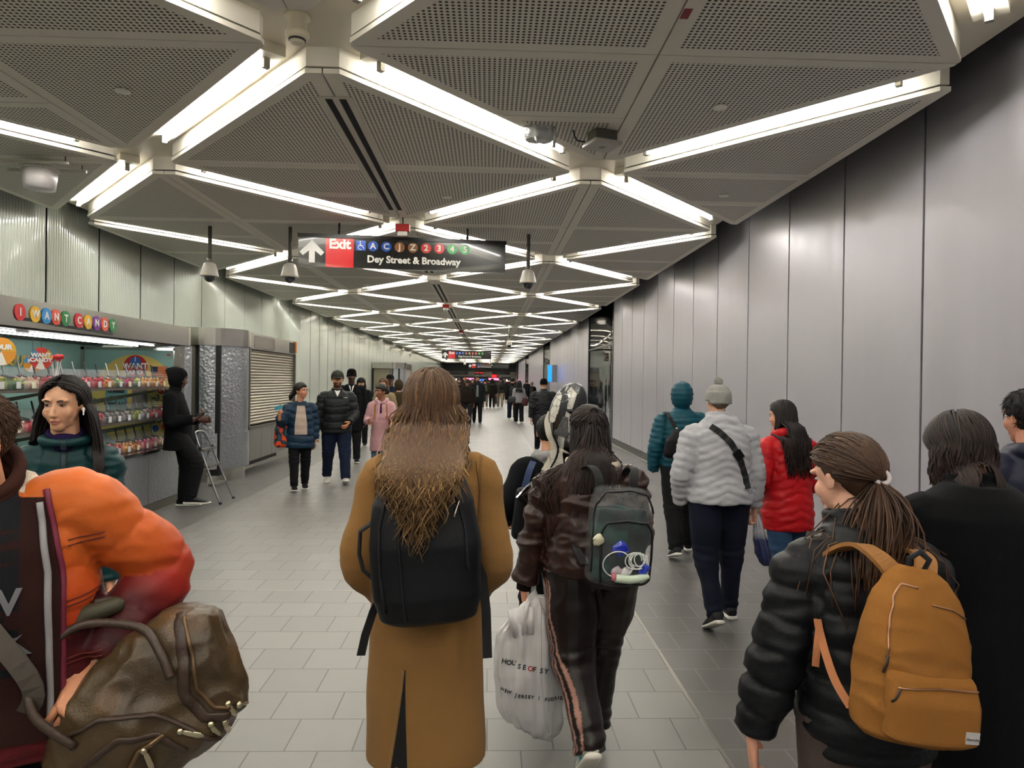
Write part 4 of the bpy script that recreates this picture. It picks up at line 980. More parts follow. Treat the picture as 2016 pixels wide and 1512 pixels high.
def plastic_bag():
    hw = TS.J['wrL']; Rz = Matrix.Rotation(R(4), 3, 'Z'); wpos = np.array(Rz @ Vector(hw)) + A3(X_(1168, 3.10), 3.10, 0)
    hp = wpos + A3(.025, -.02, -.065)
    e = empty('shopping_bag', tuple(hp)); tag(e, 'bulging white plastic shopping bag hanging from the hand of the tracksuit wearer', 'shopping bag')
    m = MB(); rs = []; n = 72; a = np.arange(n)/n*2*np.pi
    #        z, cx, half width, half depth
    for z, cx, hw_, hd in ((.03, .005, .018, .014), (.0, .005, .03, .018), (-.03, .0, .075, .03), (-.09, -.005, .12, .045), (-.18, .0, .145, .06), (-.30, .0, .152, .075), (-.42, .005, .150, .082), (-.50, .01, .138, .08), (-.56, .02, .11, .062), (-.595, .03, .07, .03)):
        fold = .010*np.sin(a*9 + z*4) + .006*np.sin(a*17 - z*7) if z < 0 else 0
        amp = 1.0 if z > -.35 else .5
        rs.append(np.c_[cx + (hw_ + fold*amp)*np.cos(a), (hd + fold*amp)*np.sin(a), np.full(n, z) + (.05*np.cos(a) if -.12 < z < 0 else (.02*np.cos(a) if z > -.4 else -.03*np.cos(a)))])
    R2 = []
    for i in range(len(rs)-1):
        for t in np.arange(6)/6: R2.append(rs[i]*(1-t) + rs[i+1]*t)
    R2.append(rs[-1]); m.rings(R2); me = m.mesh(); v = vco(me); nn = vno(me); zz = v[:, 2]
    v = v + nn*(.010*(1-np.abs(nz(v, (12, 12, 5)))*3) + .005*(1-np.abs(nz(v+4, (26, 26, 10)))*3) - .006)[:, None]*smoothstep(.04, -.04, zz)[:, None]; setco(me, v)
    b = put('body', me, mat('poly_bag', '#cbc9c9', .20, spec=.7, coat=.8), e, True); bv = bvh_of(b)
    for s in (-1, 1): limb_ = MB(); limb_.tube([(s*.012, 0, .0), (s*.016, .01, .05), (0, .012, .085), (-s*.01, .005, .05)], [(.012, .003)]*4, 8); limb_.build('handle', mat('poly_bag', '#c4c2c1'), e, True)
    # flared mouth of the bag
    fl = MB(); P = []
    for k in range(19):
        t = k/18; x = -.10 + .26*t; P.append((x, -.03 - .01*math.sin(k*1.9), -.02 - .05*abs(t-.35) - (.10*max(0, t-.6)/.4)))
    v = [(x, y, z) for x, y, z in P] + [(x*.75, y-.025, z-.11-.01*math.sin(i*2.3)) for i, (x, y, z) in enumerate(P)]
    fl.add(v, [(i, i+1, 19+i+1, 19+i) for i in range(18)]); o = fl.build('mouth', mat('poly_bag', '#c4c2c1'), e, True); sd = o.modifiers.new('s', 'SOLIDIFY'); sd.thickness = .002
    blk = mat('bag_print', '#1b1b1d', .5); red = mat('bag_print_red', '#b5222a', .5)
    def pr(txt, size, x, z, m_, rot=-6):
        for i, ch in enumerate(txt):
            if ch == ' ': continue
            px_ = x + i*size*.72; p = onto(bv, [(px_, 0, z - i*size*.72*math.tan(R(10)))], (0, 1, 0), .004)[0]; text('lettering', ch, size, tuple(p), (R(90), R(10), 0), m_, e, extrude=.0008, bold=.0006)
    pr('HOUSE', .030, -.112, -.255, blk); pr('O', .030, .001, -.275, red); pr('F', .030, .018, -.278, blk); pr('SY', .030, .048, -.283, blk); pr('NEW JERSEY | FLORIDA', .020, -.118, -.375, blk)
    seam = onto(bv, resample([(.045, 0, -.02), (.045, 0, -.3), (.06, 0, -.45), (.085, 0, -.56)], 40), (0, 1, 0), .003); MB().tube(seam, [(.004, .002)]*40, 6).build('gusset', mat('poly_bag', '#c4c2c1'), e, True)
plastic_bag()
# ---------- boy with the grey hood
def boy():
    Y = 3.95; H = 1.43
    c = make_person('boy in a black jacket with a light grey hood, beyond the tracksuit wearer', (X_(1085, Y), Y), 8, H,
                    dict(lean=4, head=(-8, -6, 0), armL=((-22, 28), (62, -10)), armR=((0, 12), (30, -5)), legL=((10, 2), (0, 0), 0), legR=((-8, 2), (-16, 0), -12)), b=1.05, det=2, skin='#c79272', hs=1.05)
    top(c, 'jacket', .70, JACKET, 'wool', '#0e0f12', 'cotton', (.05, .046, .042, .036), amp=1.2, seed=8)
    m = MB(); nk = c.J['neck']; m.ell(nk + A3(0, -.05, -.005), (.095, .045, .040), 20, 12); m.ell(nk + A3(0, -.065, -.055), (.07, .03, .045), 20, 12)
    for s in (-1, 1): limb(m, [nk + A3(s*.07, -.02, 0), nk + A3(s*.085, .02, -.01), nk + A3(s*.05, .075, -.03)], [.03, .026, .02], 3, 10)
    me = remesh(m.mesh(), .008, 2); v = vco(me); setco(me, v + vno(me)*(.006*nz(v, (22, 22, 40)))[:, None]); solidcol(me, '#8d8c8c'); put('hood', me, fabric('cotton'), c.root, True)
    bottoms(c, col='#101114'); shoes(c, '#1a1a1a', '#cfcbc2'); hair_cap(c, '#0d0b0b', .012, nape=-.062, rough=.003); hair_fuzz(c, 1100, .026, '#0e0b0a')
    return c
BOY = boy()
def messenger():
    # black tote carried at the boy's left hip and a blue strap
    e = empty('tote_bag', (X_(1037, 3.8, 1010), 3.72, .80)); tag(e, 'slim black tote bag with a blue strap at the hip of the boy', 'bag')
    me = softbox([(0, 0, 0, .07, .03), (.02, 0, 0, .085, .04), (.25, .02, 0, .085, .04), (.27, .02, 0, .07, .03)], 24, .01, seed=1); solidcol(me, '#0b0c0f'); put('body', me, fabric('nylon'), e, True)
    P, _ = catmull([(-.03, .0, .22), (-.01, .02, .29), (.01, .06, .35), (.035, .14, .39)], [0]*4, 5); ribbon(P, .017, .002, (1, .3, 0), mat('blue_web', '#1d3157', .7), 'strap', e)
messenger()
def paddle():
    """tall oval black and white board with a curved neck, in a clear sleeve, on the back of the boy"""
    Y = 3.66; cen = at(1118, 808, Y); e = empty('patterned_board', tuple(cen)); tag(e, 'oval black and white patterned board with a curling neck rising behind the boy', 'board'); e.rotation_euler[1] = R(12)
    n = 64; a = np.arange(n)/n*2*np.pi; ox = np.cos(a)*.088 + .012*np.sin(a); oz = np.sin(a)*.142
    g = MB(); k_ = 10; rs = []
    for i in range(k_+1):
        s = i/k_
        rs.append(np.c_[ox*s, np.full(n, -.018) - .020*(1-s*s), oz*s])
    f = []; v = np.vstack(rs)
    for i in range(k_):
        for k in range(n): f.append((i*n+k, i*n+(k+1) % n, (i+1)*n+(k+1) % n, (i+1)*n+k))
    v2 = v.copy(); v2[:, 1] = .018; m0 = len(v)
    g.add(v, f); g.add(np.vstack([rs[-1], rs[-1]*A3(1, 0, 1) + A3(0, .02, 0), rs[-1]*A3(0, 0, 0) + A3(0, .02, 0)]), [(k, (k+1) % n, n+(k+1) % n, n+k) for k in range(n)] + [(n+k, n+(k+1) % n, 2*n+(k+1) % n, 2*n+k) for k in range(n)])
    m = bpy.data.materials.new('cut_paper'); m.use_nodes = True; nt = m.node_tree; b = nt.nodes['Principled BSDF']; tc = nt.nodes.new('ShaderNodeTexCoord')
    mp = nt.nodes.new('ShaderNodeMapping'); mp.inputs['Scale'].default_value = (15, .1, 9); mp.inputs['Rotation'].default_value = (0, R(35), 0); mp.inputs['Location'].default_value = (.3, 0, .45); nt.links.new(tc.outputs['Object'], mp.inputs[0])
    vo = nt.nodes.new('ShaderNodeTexVoronoi'); vo.inputs['Scale'].default_value = 1.25; nt.links.new(mp.outputs[0], vo.inputs['Vector'])
    rp = nt.nodes.new('ShaderNodeValToRGB'); rp.color_ramp.interpolation = 'CONSTANT'; el = rp.color_ramp.elements; el[0].color = (.01, .01, .01, 1); el[1].position = .42; el[1].color = (.62, .60, .52, 1); x = el.new(.72); x.color = (.13, .13, .13, 1); x = el.new(.80); x.color = (.7, .68, .60, 1)
    sp = nt.nodes.new('ShaderNodeSeparateColor'); nt.links.new(vo.outputs['Color'], sp.inputs[0]); nt.links.new(sp.outputs[0], rp.inputs[0])
    ve = nt.nodes.new('ShaderNodeTexVoronoi'); ve.feature = 'DISTANCE_TO_EDGE'; ve.inputs['Scale'].default_value = 2.6; nt.links.new(mp.outputs[0], ve.inputs['Vector'])
    mr = nt.nodes.new('ShaderNodeMapRange'); mr.inputs[1].default_value = .012; mr.inputs[2].default_value = .03; mr.inputs[3].default_value = .15; nt.links.new(ve.outputs[0], mr.inputs[0])
    mx = nt.nodes.new('ShaderNodeMix'); mx.data_type = 'RGBA'; mx.blend_type = 'MULTIPLY'; mx.inputs[0].default_value = 1; nt.links.new(rp.outputs[0], mx.inputs[6]); nt.links.new(mr.outputs[0], mx.inputs[7]); nt.links.new(mx.outputs[2], b.inputs['Base Color']); b.inputs['Roughness'].default_value = .25; b.inputs['Coat Weight'].default_value = .5
    g.build('board', m, e, True)
    rim = MB(); rim.tube(np.c_[ox*1.01, np.full(n, -.012), oz*1.01], .006, 8, closed=True); rim.build('rim', mat('rim_silver', '#8f8f92', .2, .8), e, True)
    w = mat('off_white', '#b9b4a4', .4); bk = mat('gloss_black', '#0b0b0c', .2)
    # eye-like oval motif, wedge and dark lower body
    o = MB(); o.tube([(-.018, -.037, .002), (.01, -.040, -.002), (.036, -.034, .004)], [.004, .013, .004], 12); o.build('motif', bk, e, True)
    P, _ = catmull([(-.085, 0, -.03), (-.092, -.01, -.08), (-.07, -.02, -.14), (-.035, -.02, -.19), (-.03, -.02, -.25), (-.055, -.03, -.33)], [0]*6, 5); ribbon(P, .015, .006, (1, 0, .3), w, 'neck', e); ribbon(P + A3(.022, -.004, 0), .005, .008, (1, 0, .3), bk, 'neck_edge', e)
    P, _ = catmull([(-.02, -.02, -.22), (.0, -.02, -.29), (-.03, -.05, -.36), (-.09, -.08, -.42), (-.14, -.09, -.50)], [0]*5, 5); ribbon(P, .034, .012, (1, .2, .5), m, 'tail', e)
    MB().tube([(.02, .0, -.12), (.03, .01, -.2), (.03, .02, -.3)], [(.055, .02), (.05, .02), (.045, .02)], 16).build('lower_body', bk, e, True)
    MB().tube([(-.03, -.01, -.205), (.02, -.012, -.21), (.055, 0, -.215)], [.006, .008, .006], 8).build('crossbar', w, e, True)
    st = MB()
    for k in range(6): x = -.02 + k*.006; st.tube([(x, -.02, -.14), (x+.012, -.03, -.26), (x+.006, -.05, -.38)], .0012, 5)
    st.build('string', mat('string', '#c9c6bb', .3), e, True)
paddle()
# ---------- three walkers by the metal wall
def teal():
    Y = 6.65; H = 1.62
    c = make_person('person in a dark teal puffer jacket with the hood up, walking along the metal wall', (X_(1343, Y), Y), 0, H,
                    dict(lean=3, armL=((-4, 14), (18, 2)), armR=((0, 12), (30, -5)), legL=((-12, 2), (-24, 1), -18), legR=((14, 1), (6, 0), 6), handL=None), b=1.15, det=2)
    top(c, 'puffer_jacket', .84, JACKET, 'puffer', '#0b4250', 'nylon', (0.049, 0.048, 0.042, 0.032), lam=.052, seed=9, collar=(.04, .06, .014))
    hood_up(c, '#0b4250', 'nylon', style='puffer', lam=.05, size=1.16); bottoms(c, col='#0e0e10', r=(.064, .052, .046, .042)); shoes(c, '#14161c', '#d8d5cc')
    return c
TL = teal()
def sling():
    e = empty('sling_bag', (X_(1334, 6.4, 915), 6.44, .94)); tag(e, 'black sling bag with a metal clip hanging behind the teal puffer jacket', 'bag')
    me = softbox([(0, 0, 0, .09, .03), (.03, 0, 0, .125, .045), (.16, .01, 0, .115, .045), (.26, .03, 0, .06, .03)], 24, .012, seed=1); solidcol(me, '#0b0b0d'); put('body', me, fabric('nylon'), e, True)
    ribbon([(.0, .02, .26), (-.035, .03, .32), (-.055, .05, .37), (-.07, .10, .41), (-.075, .2, .41)], .019, .002, (1, .1, 0), mat('webbing', '#0c0c0e', .8), 'strap', e)
    MB().tube([(.0, .0, .22), (-.004, -.01, .26)], .006, 6).ell((-.006, -.01, .27), (.012, .006, .012), 10, 6).build('clip', metal, e, True)
    w = mat('charm_white', '#d6d4cf', .5)
    for (x, z) in ((-.005, .12), (.035, .06)): m = MB(); m.ell((x, -.047, z), (.011, .006, .018), 10, 8); m.ell((x+.012, -.047, z-.022), (.009, .006, .011), 10, 8); m.build('charm', w, e, True)
sling()
def beaniew():
    Y = 4.75; H = 1.60
    c = make_person('person in a pale grey quilted jacket and a grey knitted bobble hat', (X_(1417, Y), Y), 2, H,
                    dict(lean=3, head=(6, 0, 0), armL=((-6, 17), (22, -6)), armR=((-2, 13), (12, 4)), legL=((-8, 2), (-26, -1), -26), legR=((6, 2), (2, 0), 2), handL=None, handR=dict(dir=(0, .1, -1), palm=(-1, 0, 0), thumb=(0, 1, 0), curl=60)), b=1.2, det=2, skin='#c99a80')
    top(c, 'quilted_jacket', .83, [(0, .116, .090, 0), (.12, .114, .088, 0), (.35, .102, .080, 0), (.62, .110, .082, 0), (.84, .110, .072, -.004), (.95, .085, .058, -.006), (1.02, .05, .046, -.004)], 'quilt', '#a6a6aa', 'cotton', (0.049, 0.044, 0.040, 0.033), lam=.052, seed=10, collar=(.075, .062, .015), hood='down')
    beanie(c, '#8b8985', .04, pom='#98958f', tall=.016, ribs=30, name='knitted_hat')
    bottoms(c, col='#0c1020', r=(.066, .050, .040, .034)); shoes(c, '#17171a', '#cfcbc2', 1.05); hair_cap(c, '#6b5a48', .008, name='hair')
    return c
BW = beaniew()
def crossbody():
    e = empty('crossbody_bag', (X_(1417, 4.75), 4.75, .0), R(2)); tag(e, 'black crossbody bag strap over the pale grey quilted jacket', 'bag')
    bv = BVHTree.FromPolygons([tuple(np.array(v.co)) for v in BW.top.data.vertices], [tuple(p.vertices) for p in BW.top.data.polygons])
    P = resample([(-.10, 0, 1.345), (-.05, 0, 1.31), (.02, 0, 1.24), (.08, 0, 1.14), (.125, 0, 1.02), (.14, 0, .94)], 30); P = onto(bv, P, (0, 1, 0), .010)
    ribbon(P, .020, .003, (.8, 0, .55), mat('webbing', '#0c0c0e', .8), 'strap', e); MB().obox(P[15] + A3(0, -.006, 0), A3(.024, 0, .017), A3(0, .005, 0), A3(-.017, 0, .024)).build('buckle', mat('gloss_black', '#0b0b0c', .2), e)
    me = softbox([(0, 0, 0, .07, .03), (.1, 0, 0, .08, .04), (.16, 0, 0, .05, .02)], 20, .012); solidcol(me, '#0c0c0e'); o = put('pouch', me, fabric('nylon'), e, True, (.21, .13, .80)); 
crossbody()
def blue_bag():
    w = BW.J['wrR']; e = empty('carrier_bag', (X_(1417, 4.75) + w[0] + .02, 4.75 + w[1], w[2] - .07)); tag(e, 'crumpled blue and clear plastic bag hanging from the hand of the bobble hat wearer', 'shopping bag')
    m = MB(); rs = []; n = 40; a = np.arange(n)/n*2*np.pi
    for z, cx, hw, hd in ((.02, 0, .012, .01), (-.03, 0, .025, .012), (-.10, .008, .038, .02), (-.16, .02, .046, .03), (-.25, .04, .052, .035), (-.31, .06, .04, .025), (-.335, .065, .02, .012)): rs.append(np.c_[cx + (hw + .006*np.sin(a*7+z*30))*np.cos(a), (hd + .005*np.sin(a*9))*np.sin(a), np.full(n, z)])
    m.rings(rs); me = m.mesh(); v = vco(me); C = np.tile(lin('#9b9ba2'), (len(v), 1)); C[(v[:, 2] < -.12)] = lin('#1b2350'); setcol(me, 'Col', C); put('body', me, mat('crinkle', '#ffffff', .2, attr='Col', coat=.7, bump=('noise', 60, .8)), e, True)
blue_bag()
def red():
    Y = 5.0; H = 1.52
    c = make_person('woman with long dark hair in a bright red quilted coat and blue jeans', (X_(1552, Y), Y), 14, H,
                    dict(lean=4, head=(28, -8, 0), armL=((-14, 20), (66, -18)), armR=((-14, 14), (50, -10)), legL=((-8, 1), (-16, 0), -8), legR=((10, 1), (4, 0), 0)), b=1.08, det=2, skin='#c99478')
    top(c, 'quilted_coat', .60, [(0, .112, .086, 0), (.15, .116, .09, 0), (.42, .104, .082, 0), (.66, .110, .082, 0), (.86, .108, .072, -.004), (.96, .08, .058, -.006), (1.02, .05, .046, -.004)], 'quilt', '#b3121a', 'nylon', (0.046, 0.044, 0.040, 0.032), lam=.062, seed=11, hood='down', collar=(.05, .066, .016))
    bottoms(c, col='#2c4664', r=(.054, .052, .050, .048), waist=.03); shoes(c, '#6b6a70', '#d8d5cc'); hair_long(c, 520, .46, '#160f0e', '#2c1a14', rad=.006, wave=.016, seed=13, spread=1.1, back=-.1, face_clear=.03); hair_cap(c, '#120d0c', .012, nape=-.09, name='scalp_hair')
red()
# ---------- girl in the black puffer with the tan backpack
def girl():
    Y = 1.80; H = 1.50
    c = make_person('girl with a brown ponytail in a black puffer jacket', (X_(1712, Y), Y), 0, H,
                    dict(lean=6, head=(24, -12, 0), armL=((-4, 17), (8, 12)), armR=((0, 12), (20, 4)), legL=((-4, 2), (-10, 0), 0), legR=((8, 2), (4, 0), 0), handL=dict(dir=(.15, .25, -1), palm=(1, -.2, 0), thumb=(0, 1, 0), curl=22)), b=1.02, det=3, skin='#d9a58c', hs=1.06, face=dict(brow='#3a281e'))
    top(c, 'puffer_jacket', .705, [(0, .106, .084, 0), (.1, .112, .09, 0), (.35, .106, .084, 0), (.62, .112, .084, 0), (.84, .114, .074, -.004), (.95, .085, .058, -.006), (1.02, .05, .046, -.004)], 'puffer', '#101114', 'nylon', (.046, .046, .043, .034), lam=.082, seed=12, collar=(.062, .058, .016), amp=1.0)
    bottoms(c, col='#4a3e3a', r=(.064, .054, .05, .046)); shoes(c, '#555', '#ccc'); 
    hair_cap(c, '#3d2a1e', .014, nape=-.072, rough=.007, freq=40, name='scalp_hair', sideb=.0, side=.0)
    hair_long(c, 700, .3, '#402c1f', '#5e412c', rad=.0036, wave=.010, tie=(0, -.108, -.012), taillen=.30, tailw=.042, taildir=(-.12, -.05, -1), seed=15, tip=.4, off=.013)
    m = MB(); t = xf(c.MH, A3(0, -.122, -.010)); a = np.linspace(0, 2*np.pi, 20, endpoint=False); m.tube(np.c_[t[0] + .004 + .019*np.cos(a), np.full(20, t[1]) + .008*np.sin(a), t[2] + .017*np.sin(a)], .0065, 8, closed=True); m.build('hair_tie', mat('scrunchie', '#b9aeb0', .4), c.root, True)
    return c
GL = girl()
def tan_backpack():
    e = empty('backpack', (X_(1820, 1.5, 1300), 1.575, .845), R(6)); e.scale = (.84, .84, .84); tag(e, 'tan canvas backpack with a front zip pocket on the black puffer jacket', 'backpack'); e.rotation_euler[1] = R(7)
    prof = [(0, 0, -.01, .120, .06), (.02, 0, -.012, .148, .085), (.10, 0, -.016, .152, .095), (.24, 0, -.004, .145, .082), (.34, 0, .01, .125, .066), (.41, 0, .025, .085, .045), (.445, 0, .035, .045, .025)]
    me = softbox(prof, 44, .006, seed=7, noise_amp=.010, freq=5.5, e=2.8); v = vco(me); nn = vno(me); setco(me, v + nn*(.004*(1-np.abs(nz(v, (9, 9, 14)))*3))[:, None]); solidcol(me, '#8a5c2b'); b = put('body', me, fabric('cotton'), e, True); bv = bvh_of(b)
    pk = softbox([(.015, .0, -.075, .10, .045), (.03, 0, -.085, .128, .05), (.12, 0, -.085, .132, .045), (.175, .0, -.075, .128, .030), (.19, 0, -.07, .12, .02)], 36, .006, seed=9, noise_amp=.008, freq=7, e=3.4); solidcol(pk, '#8a5c2b'); p = put('front_pocket', pk, fabric('cotton'), e, True); bp = bvh_of(p)
    zm = mat('zip_copper', '#a3785c', .3, .8); tp = mat('zip_tape', '#7c4c20', .8)
    z = MB(); q = onto(bp, resample([(-.115, 0, .158), (0, 0, .165), (.12, 0, .160)], 40), (0, 1, 0), .001); z.tube(q, [(.0042, .0024)]*40, 6); z.build('pocket_zip', zm, e, True)
    z = MB(); P = onto(bv, resample([(-.128, 0, .22), (-.118, 0, .30), (-.098, 0, .365), (-.07, 0, .40), (-.03, 0, .395)], 40), (0, 1, 0), .001); z.tube(P, [(.0042, .0024)]*40, 6); P2 = onto(bv, resample([(-.0, 0, .36), (.06, 0, .352), (.11, 0, .33)], 30), (0, 1, 0), .001); z.tube(P2, [(.0042, .0024)]*30, 6); z.build('main_zip', zm, e, True)
    for x, zz, dx in ((-.112, .157, -.02), (-.127, .225, -.006)):
        q = onto(bv if zz > .2 else bp, resample([(x, 0, zz), (x+dx, 0, zz-.045)], 6), (0, 1, 0), .005); MB().tube(q, [(.004, .0025)]*6, 6).build('zip_pull', mat('pull_dark', '#2a211a', .5), e, True)
    lp = onto(bp, [(.088, 0, .055)], (0, 1, 0), .003)[0]; MB().obox(lp, A3(.019, 0, 0), A3(0, .0012, 0), A3(0, 0, .015)).build('patch', mat('patch_grey', '#b9b6b4', .5), e)
    text('lettering', 'Herschel', .011, tuple(lp + A3(0, -.003, -.002)), (R(90), 0, 0), mat('patch_ink', '#55504c', .6), e, extrude=.0004)
    MB().tube([(-.02, .03, .42), (-.03, .02, .465), (.0, .02, .485), (.03, .02, .465), (.02, .03, .42)], [(.010, .005)]*5, 8).build('grab_handle', mat('navy_web', '#14161f', .8), e, True)
    tan = mat('tan_web', '#8a5c2b', .85)
    for s in (-1, 1):
        P = [(s*.035, .04, .39), (s*.055, .06, .425), (s*.080, .10, .455), (s*.09, .16, .462), (s*.10, .24, .42), (s*.12, .29, .34), (s*.13, .29, .3)] ; P, _ = catmull(P, [0]*len(P), 5); ribbon(P, .030, .006, (1, 0, 0), fabric_tan, 'shoulder_strap', e)
        P = [(s*.13, .27, .28), (s*.15, .20, .20), (s*.155, .10, .10), (s*.14, .03, .045)]; P, _ = catmull(P, [0]*4, 5); ribbon(P, .011, .002, (.6, 0, .8), mat('pink_web', '#a0643c', .8), 'lower_strap', e)
    ribbon([(-.15, .20, .20), (-.168, .17, .15), (-.172, .16, .10)], .010, .002, (.6, 0, .4), mat('pink_web', '#a0643c', .8), 'strap_tail', e)
fabric_tan = mat('tan_web', '#8a5c2b', .85)
tan_backpack()
# ---------- person with dark hair in the high-necked black coat
def blackcoat():
    Y = 2.02; H = 1.58
    c = make_person('person with chin length dark hair in a high-collared black wool coat', (X_(1945, Y), Y), -8, H,
                    dict(lean=8, head=(12, -22, 0), armL=((-4, 12), (30, -14)), armR=((0, 12), (20, 0)), legL=((-4, 2), (-10, 0), 0), legR=((8, 2), (4, 0), 0)), b=1.12, det=3, skin='#c8957c')
    top(c, 'wool_coat', .42, [(0, .125, .10, 0), (.4, .112, .088, 0), (.66, .104, .08, 0), (.82, .116, .082, 0), (.92, .116, .074, -.004), (.98, .088, .06, -.006), (1.03, .05, .046, -.004)], 'wool', '#0b0b0d', 'wool', (0.051, 0.046, 0.042, 0.039), seed=14, collar=(.075, .062, .017), amp=.8)
    bottoms(c, col='#0d0d10'); shoes(c, '#141414', '#1a1a1a')
    hair_long(c, 1000, .215, '#1c120f', '#3a261c', rad=.0045, wave=.010, seed=17, spread=1.0, off=.012, face_clear=.045, back=-.02); hair_cap(c, '#170f0d', .012, nape=-.085, name='scalp_hair')
blackcoat()
def navyman():
    Y = 2.75; H = 1.64
    c = make_person('man with short black hair in a navy jacket, cropped by the edge of the view', (X_(2046, Y), Y), 0, H, dict(lean=3, head=(8, -4, 0), armL=((-4, 12), (20, 0))), b=1.15, det=2, skin='#b97f66')
    top(c, 'jacket', .80, JACKET, 'wool', '#14162a', 'nylon', (0.049, 0.046, 0.042, 0.035), seed=15, collar=(.05, .062, .016), hood='down'); bottoms(c, col='#101114'); shoes(c); hair_cap(c, '#0d0b0b', .012, nape=-.06); hair_fuzz(c, 1400, .035, '#0e0b0a')
navyman()
# ================================================================ LEFT FOREGROUND PEOPLE
def orange_boy():
    Y = 1.70; H = 1.64
    c = make_person('boy with cropped brown hair in an orange to maroon padded jacket, carrying a duffel bag', (X_(52, Y, 1100), Y), 205, H,
                    dict(lean=9, slean=9, shrug=.03, head=(-48, -8, 0), armR=((4, 14), (20, 6)), armL=((-15, 42), (28, -33)), legL=((-6, 3), (-12, 1), 0), legR=((10, 3), (4, 1), 0),
                         handL=dict(dir=(.35, .75, -.55), palm=(.5, .2, -.8), thumb=(.4, .6, .3), curl=48)), b=1.08, det=3, skin='#c98e6a', hs=.95, face=dict(brow='#3a281e'))
    st = gscol([(.60, '#4a1418'), (.80, '#57161c'), (.93, '#7d1e20'), (1.02, '#a92a1c'), (1.12, '#be4a20'), (1.25, '#c75f26'), (1.5, '#cc682c')]); sa = gscol([(0, '#c86428'), (.20, '#be5624'), (.30, '#9c2a22'), (.38, '#52181a'), (.48, '#3c1416'), (.53, '#4a1518'), (.56, '#7d1730'), (.7, '#7d1730')])
    def colf(v, ia, S, K, C, u):
        C = st(v[:, 2]); C[ia] = sa(S[ia]); n = np.abs(((v[:, 2]-.03) / .135) % 1 - .5) > .475; C[n & ~ia] *= .55; return C
    top(c, 'padded_jacket', .78, [(0, .116, .094, 0), (.1, .118, .098, 0), (.35, .112, .090, 0), (.62, .112, .088, 0), (.84, .108, .074, -.004), (.93, .085, .06, -.006), (1.0, .05, .046, -.004)], 'puffer', '#d66c1e', 'nylon', (.050, .046, .045, .038), lam=.135, seed=21, amp=.52, colf=colf, cuff=.95)
    # fleece-lined hood lying on the shoulders and brown inner hood round the neck
    m = MB(); nk = c.J['neck']; m.ell(nk + A3(0, -.095, -.012), (.125, .05, .045), 20, 12); m.ell(nk + A3(0, -.11, -.065), (.09, .035, .05), 20, 12)
    for s in (-1, 1): limb(m, [nk + A3(s*.105, -.06, -.008), nk + A3(s*.10, .01, -.03), nk + A3(s*.075, .085, -.08)], [.036, .030, .022], 3, 10)
    me = remesh(m.mesh(), .008, 2); v = vco(me); setco(me, v + vno(me)*(.007*nz(v, (18, 18, 28)))[:, None]); solidcol(me, '#c86428'); put('hood', me, fabric('nylon'), c.root, True)
    m = MB(); 
    for s in (-1, 1): limb(m, [nk + A3(s*.03, -.075, .028), nk + A3(s*.082, -.045, .022), nk + A3(s*.082, .03, -.0)], [.02, .026, .018], 3, 10)
    me = m.mesh(); v = vco(me); setco(me, v + vno(me)*(.005*nz(v, (60, 60, 60)))[:, None]); solidcol(me, '#c7b7a6'); put('hood_lining', me, fabric('knit'), c.root, True)
    m = MB(); a = np.linspace(0, 2*np.pi, 28, endpoint=False)
    for k, (zz, rr) in enumerate(((0, .072), (.02, .068), (.04, .067), (.06, .070), (.078, .072))): m.tube(np.c_[nk[0] + rr*np.cos(a), nk[1] + .006 + rr*np.sin(a), nk[2] - .02 + zz - (.026 + zz*.4)*np.sin(a)], .014, 8, closed=True)
    me = m.mesh(); solidcol(me, '#3a201a'); put('inner_collar', me, fabric('cotton'), c.root, True)
    # open front: brown fleece, grey zip edge and dark printed shirt
    bv = bvh_of(c.top)
    def patch(name, x0, x1, z0, z1, off, colr, fab='cotton', sh=0):
        n, k = 12, 16; P = [((x0 + (x1-x0)*i/n)*(1 if z < 1.18 else 1 - .45*(z-1.18)/.2), 0, z) for z in np.linspace(z0, z1, k+1) for i in range(n+1)]; q = onto(bv, P, (0, -1, 0), off); m = MB(); m.add(q, [(j*(n+1)+i, j*(n+1)+i+1, (j+1)*(n+1)+i+1, (j+1)*(n+1)+i) for j in range(k) for i in range(n)]); me = m.mesh(); solidcol(me, colr); return put(name, me, fabric(fab), c.root, True)
    patch('fleece_lining', -.085, .11, .84, 1.36, .010, '#2e1a17'); patch('shirt', -.012, .10, .99, 1.38, .010, '#1b1c1f')
    w = mat('shirt_print', '#6c6c70', .7)
    for i, (t, z) in enumerate((('NEW', 1.15), ('YORK', 1.06))): q = onto(bv, [(.070, 0, z)], (0, -1, 0), .013)[0]; text('shirt_print', t, .075, tuple(q), (R(90), 0, R(180)), w, c.root, bold=.002)
    for x in (-.062,): q = onto(bv, resample([(x+.02, 0, 1.35), (x, 0, 1.2), (x-.008, 0, .86)], 24), (0, -1, 0), .016); MB().tube(q, [(.007, .004)]*24, 6).build('zipper', mat('grey_tape', '#8d8a8c', .6), c.root, True)
    q = onto(bv, resample([(-.052, 0, 1.375), (-.088, 0, 1.19), (-.09, 0, .80)], 24), (0, -1, 0), .003); MB().tube(q, .007, 8).build('placket', mat('maroon_edge', '#6b1830', .6), c.root, True)
    stm = mat('seam_rust', '#6a2416', .7)
    for z in (1.26, 1.13, 1.00, .87):
        for dz in (0, -.012): q = onto(bv, resample([(-.095, 0, z+dz), (-.13, 0, z+dz+.004), (-.165, 0, z+dz+.012)], 10), (0, -1, 0), .0015); MB().tube(q, .0016, 5).build('stitching', stm, c.root, True)
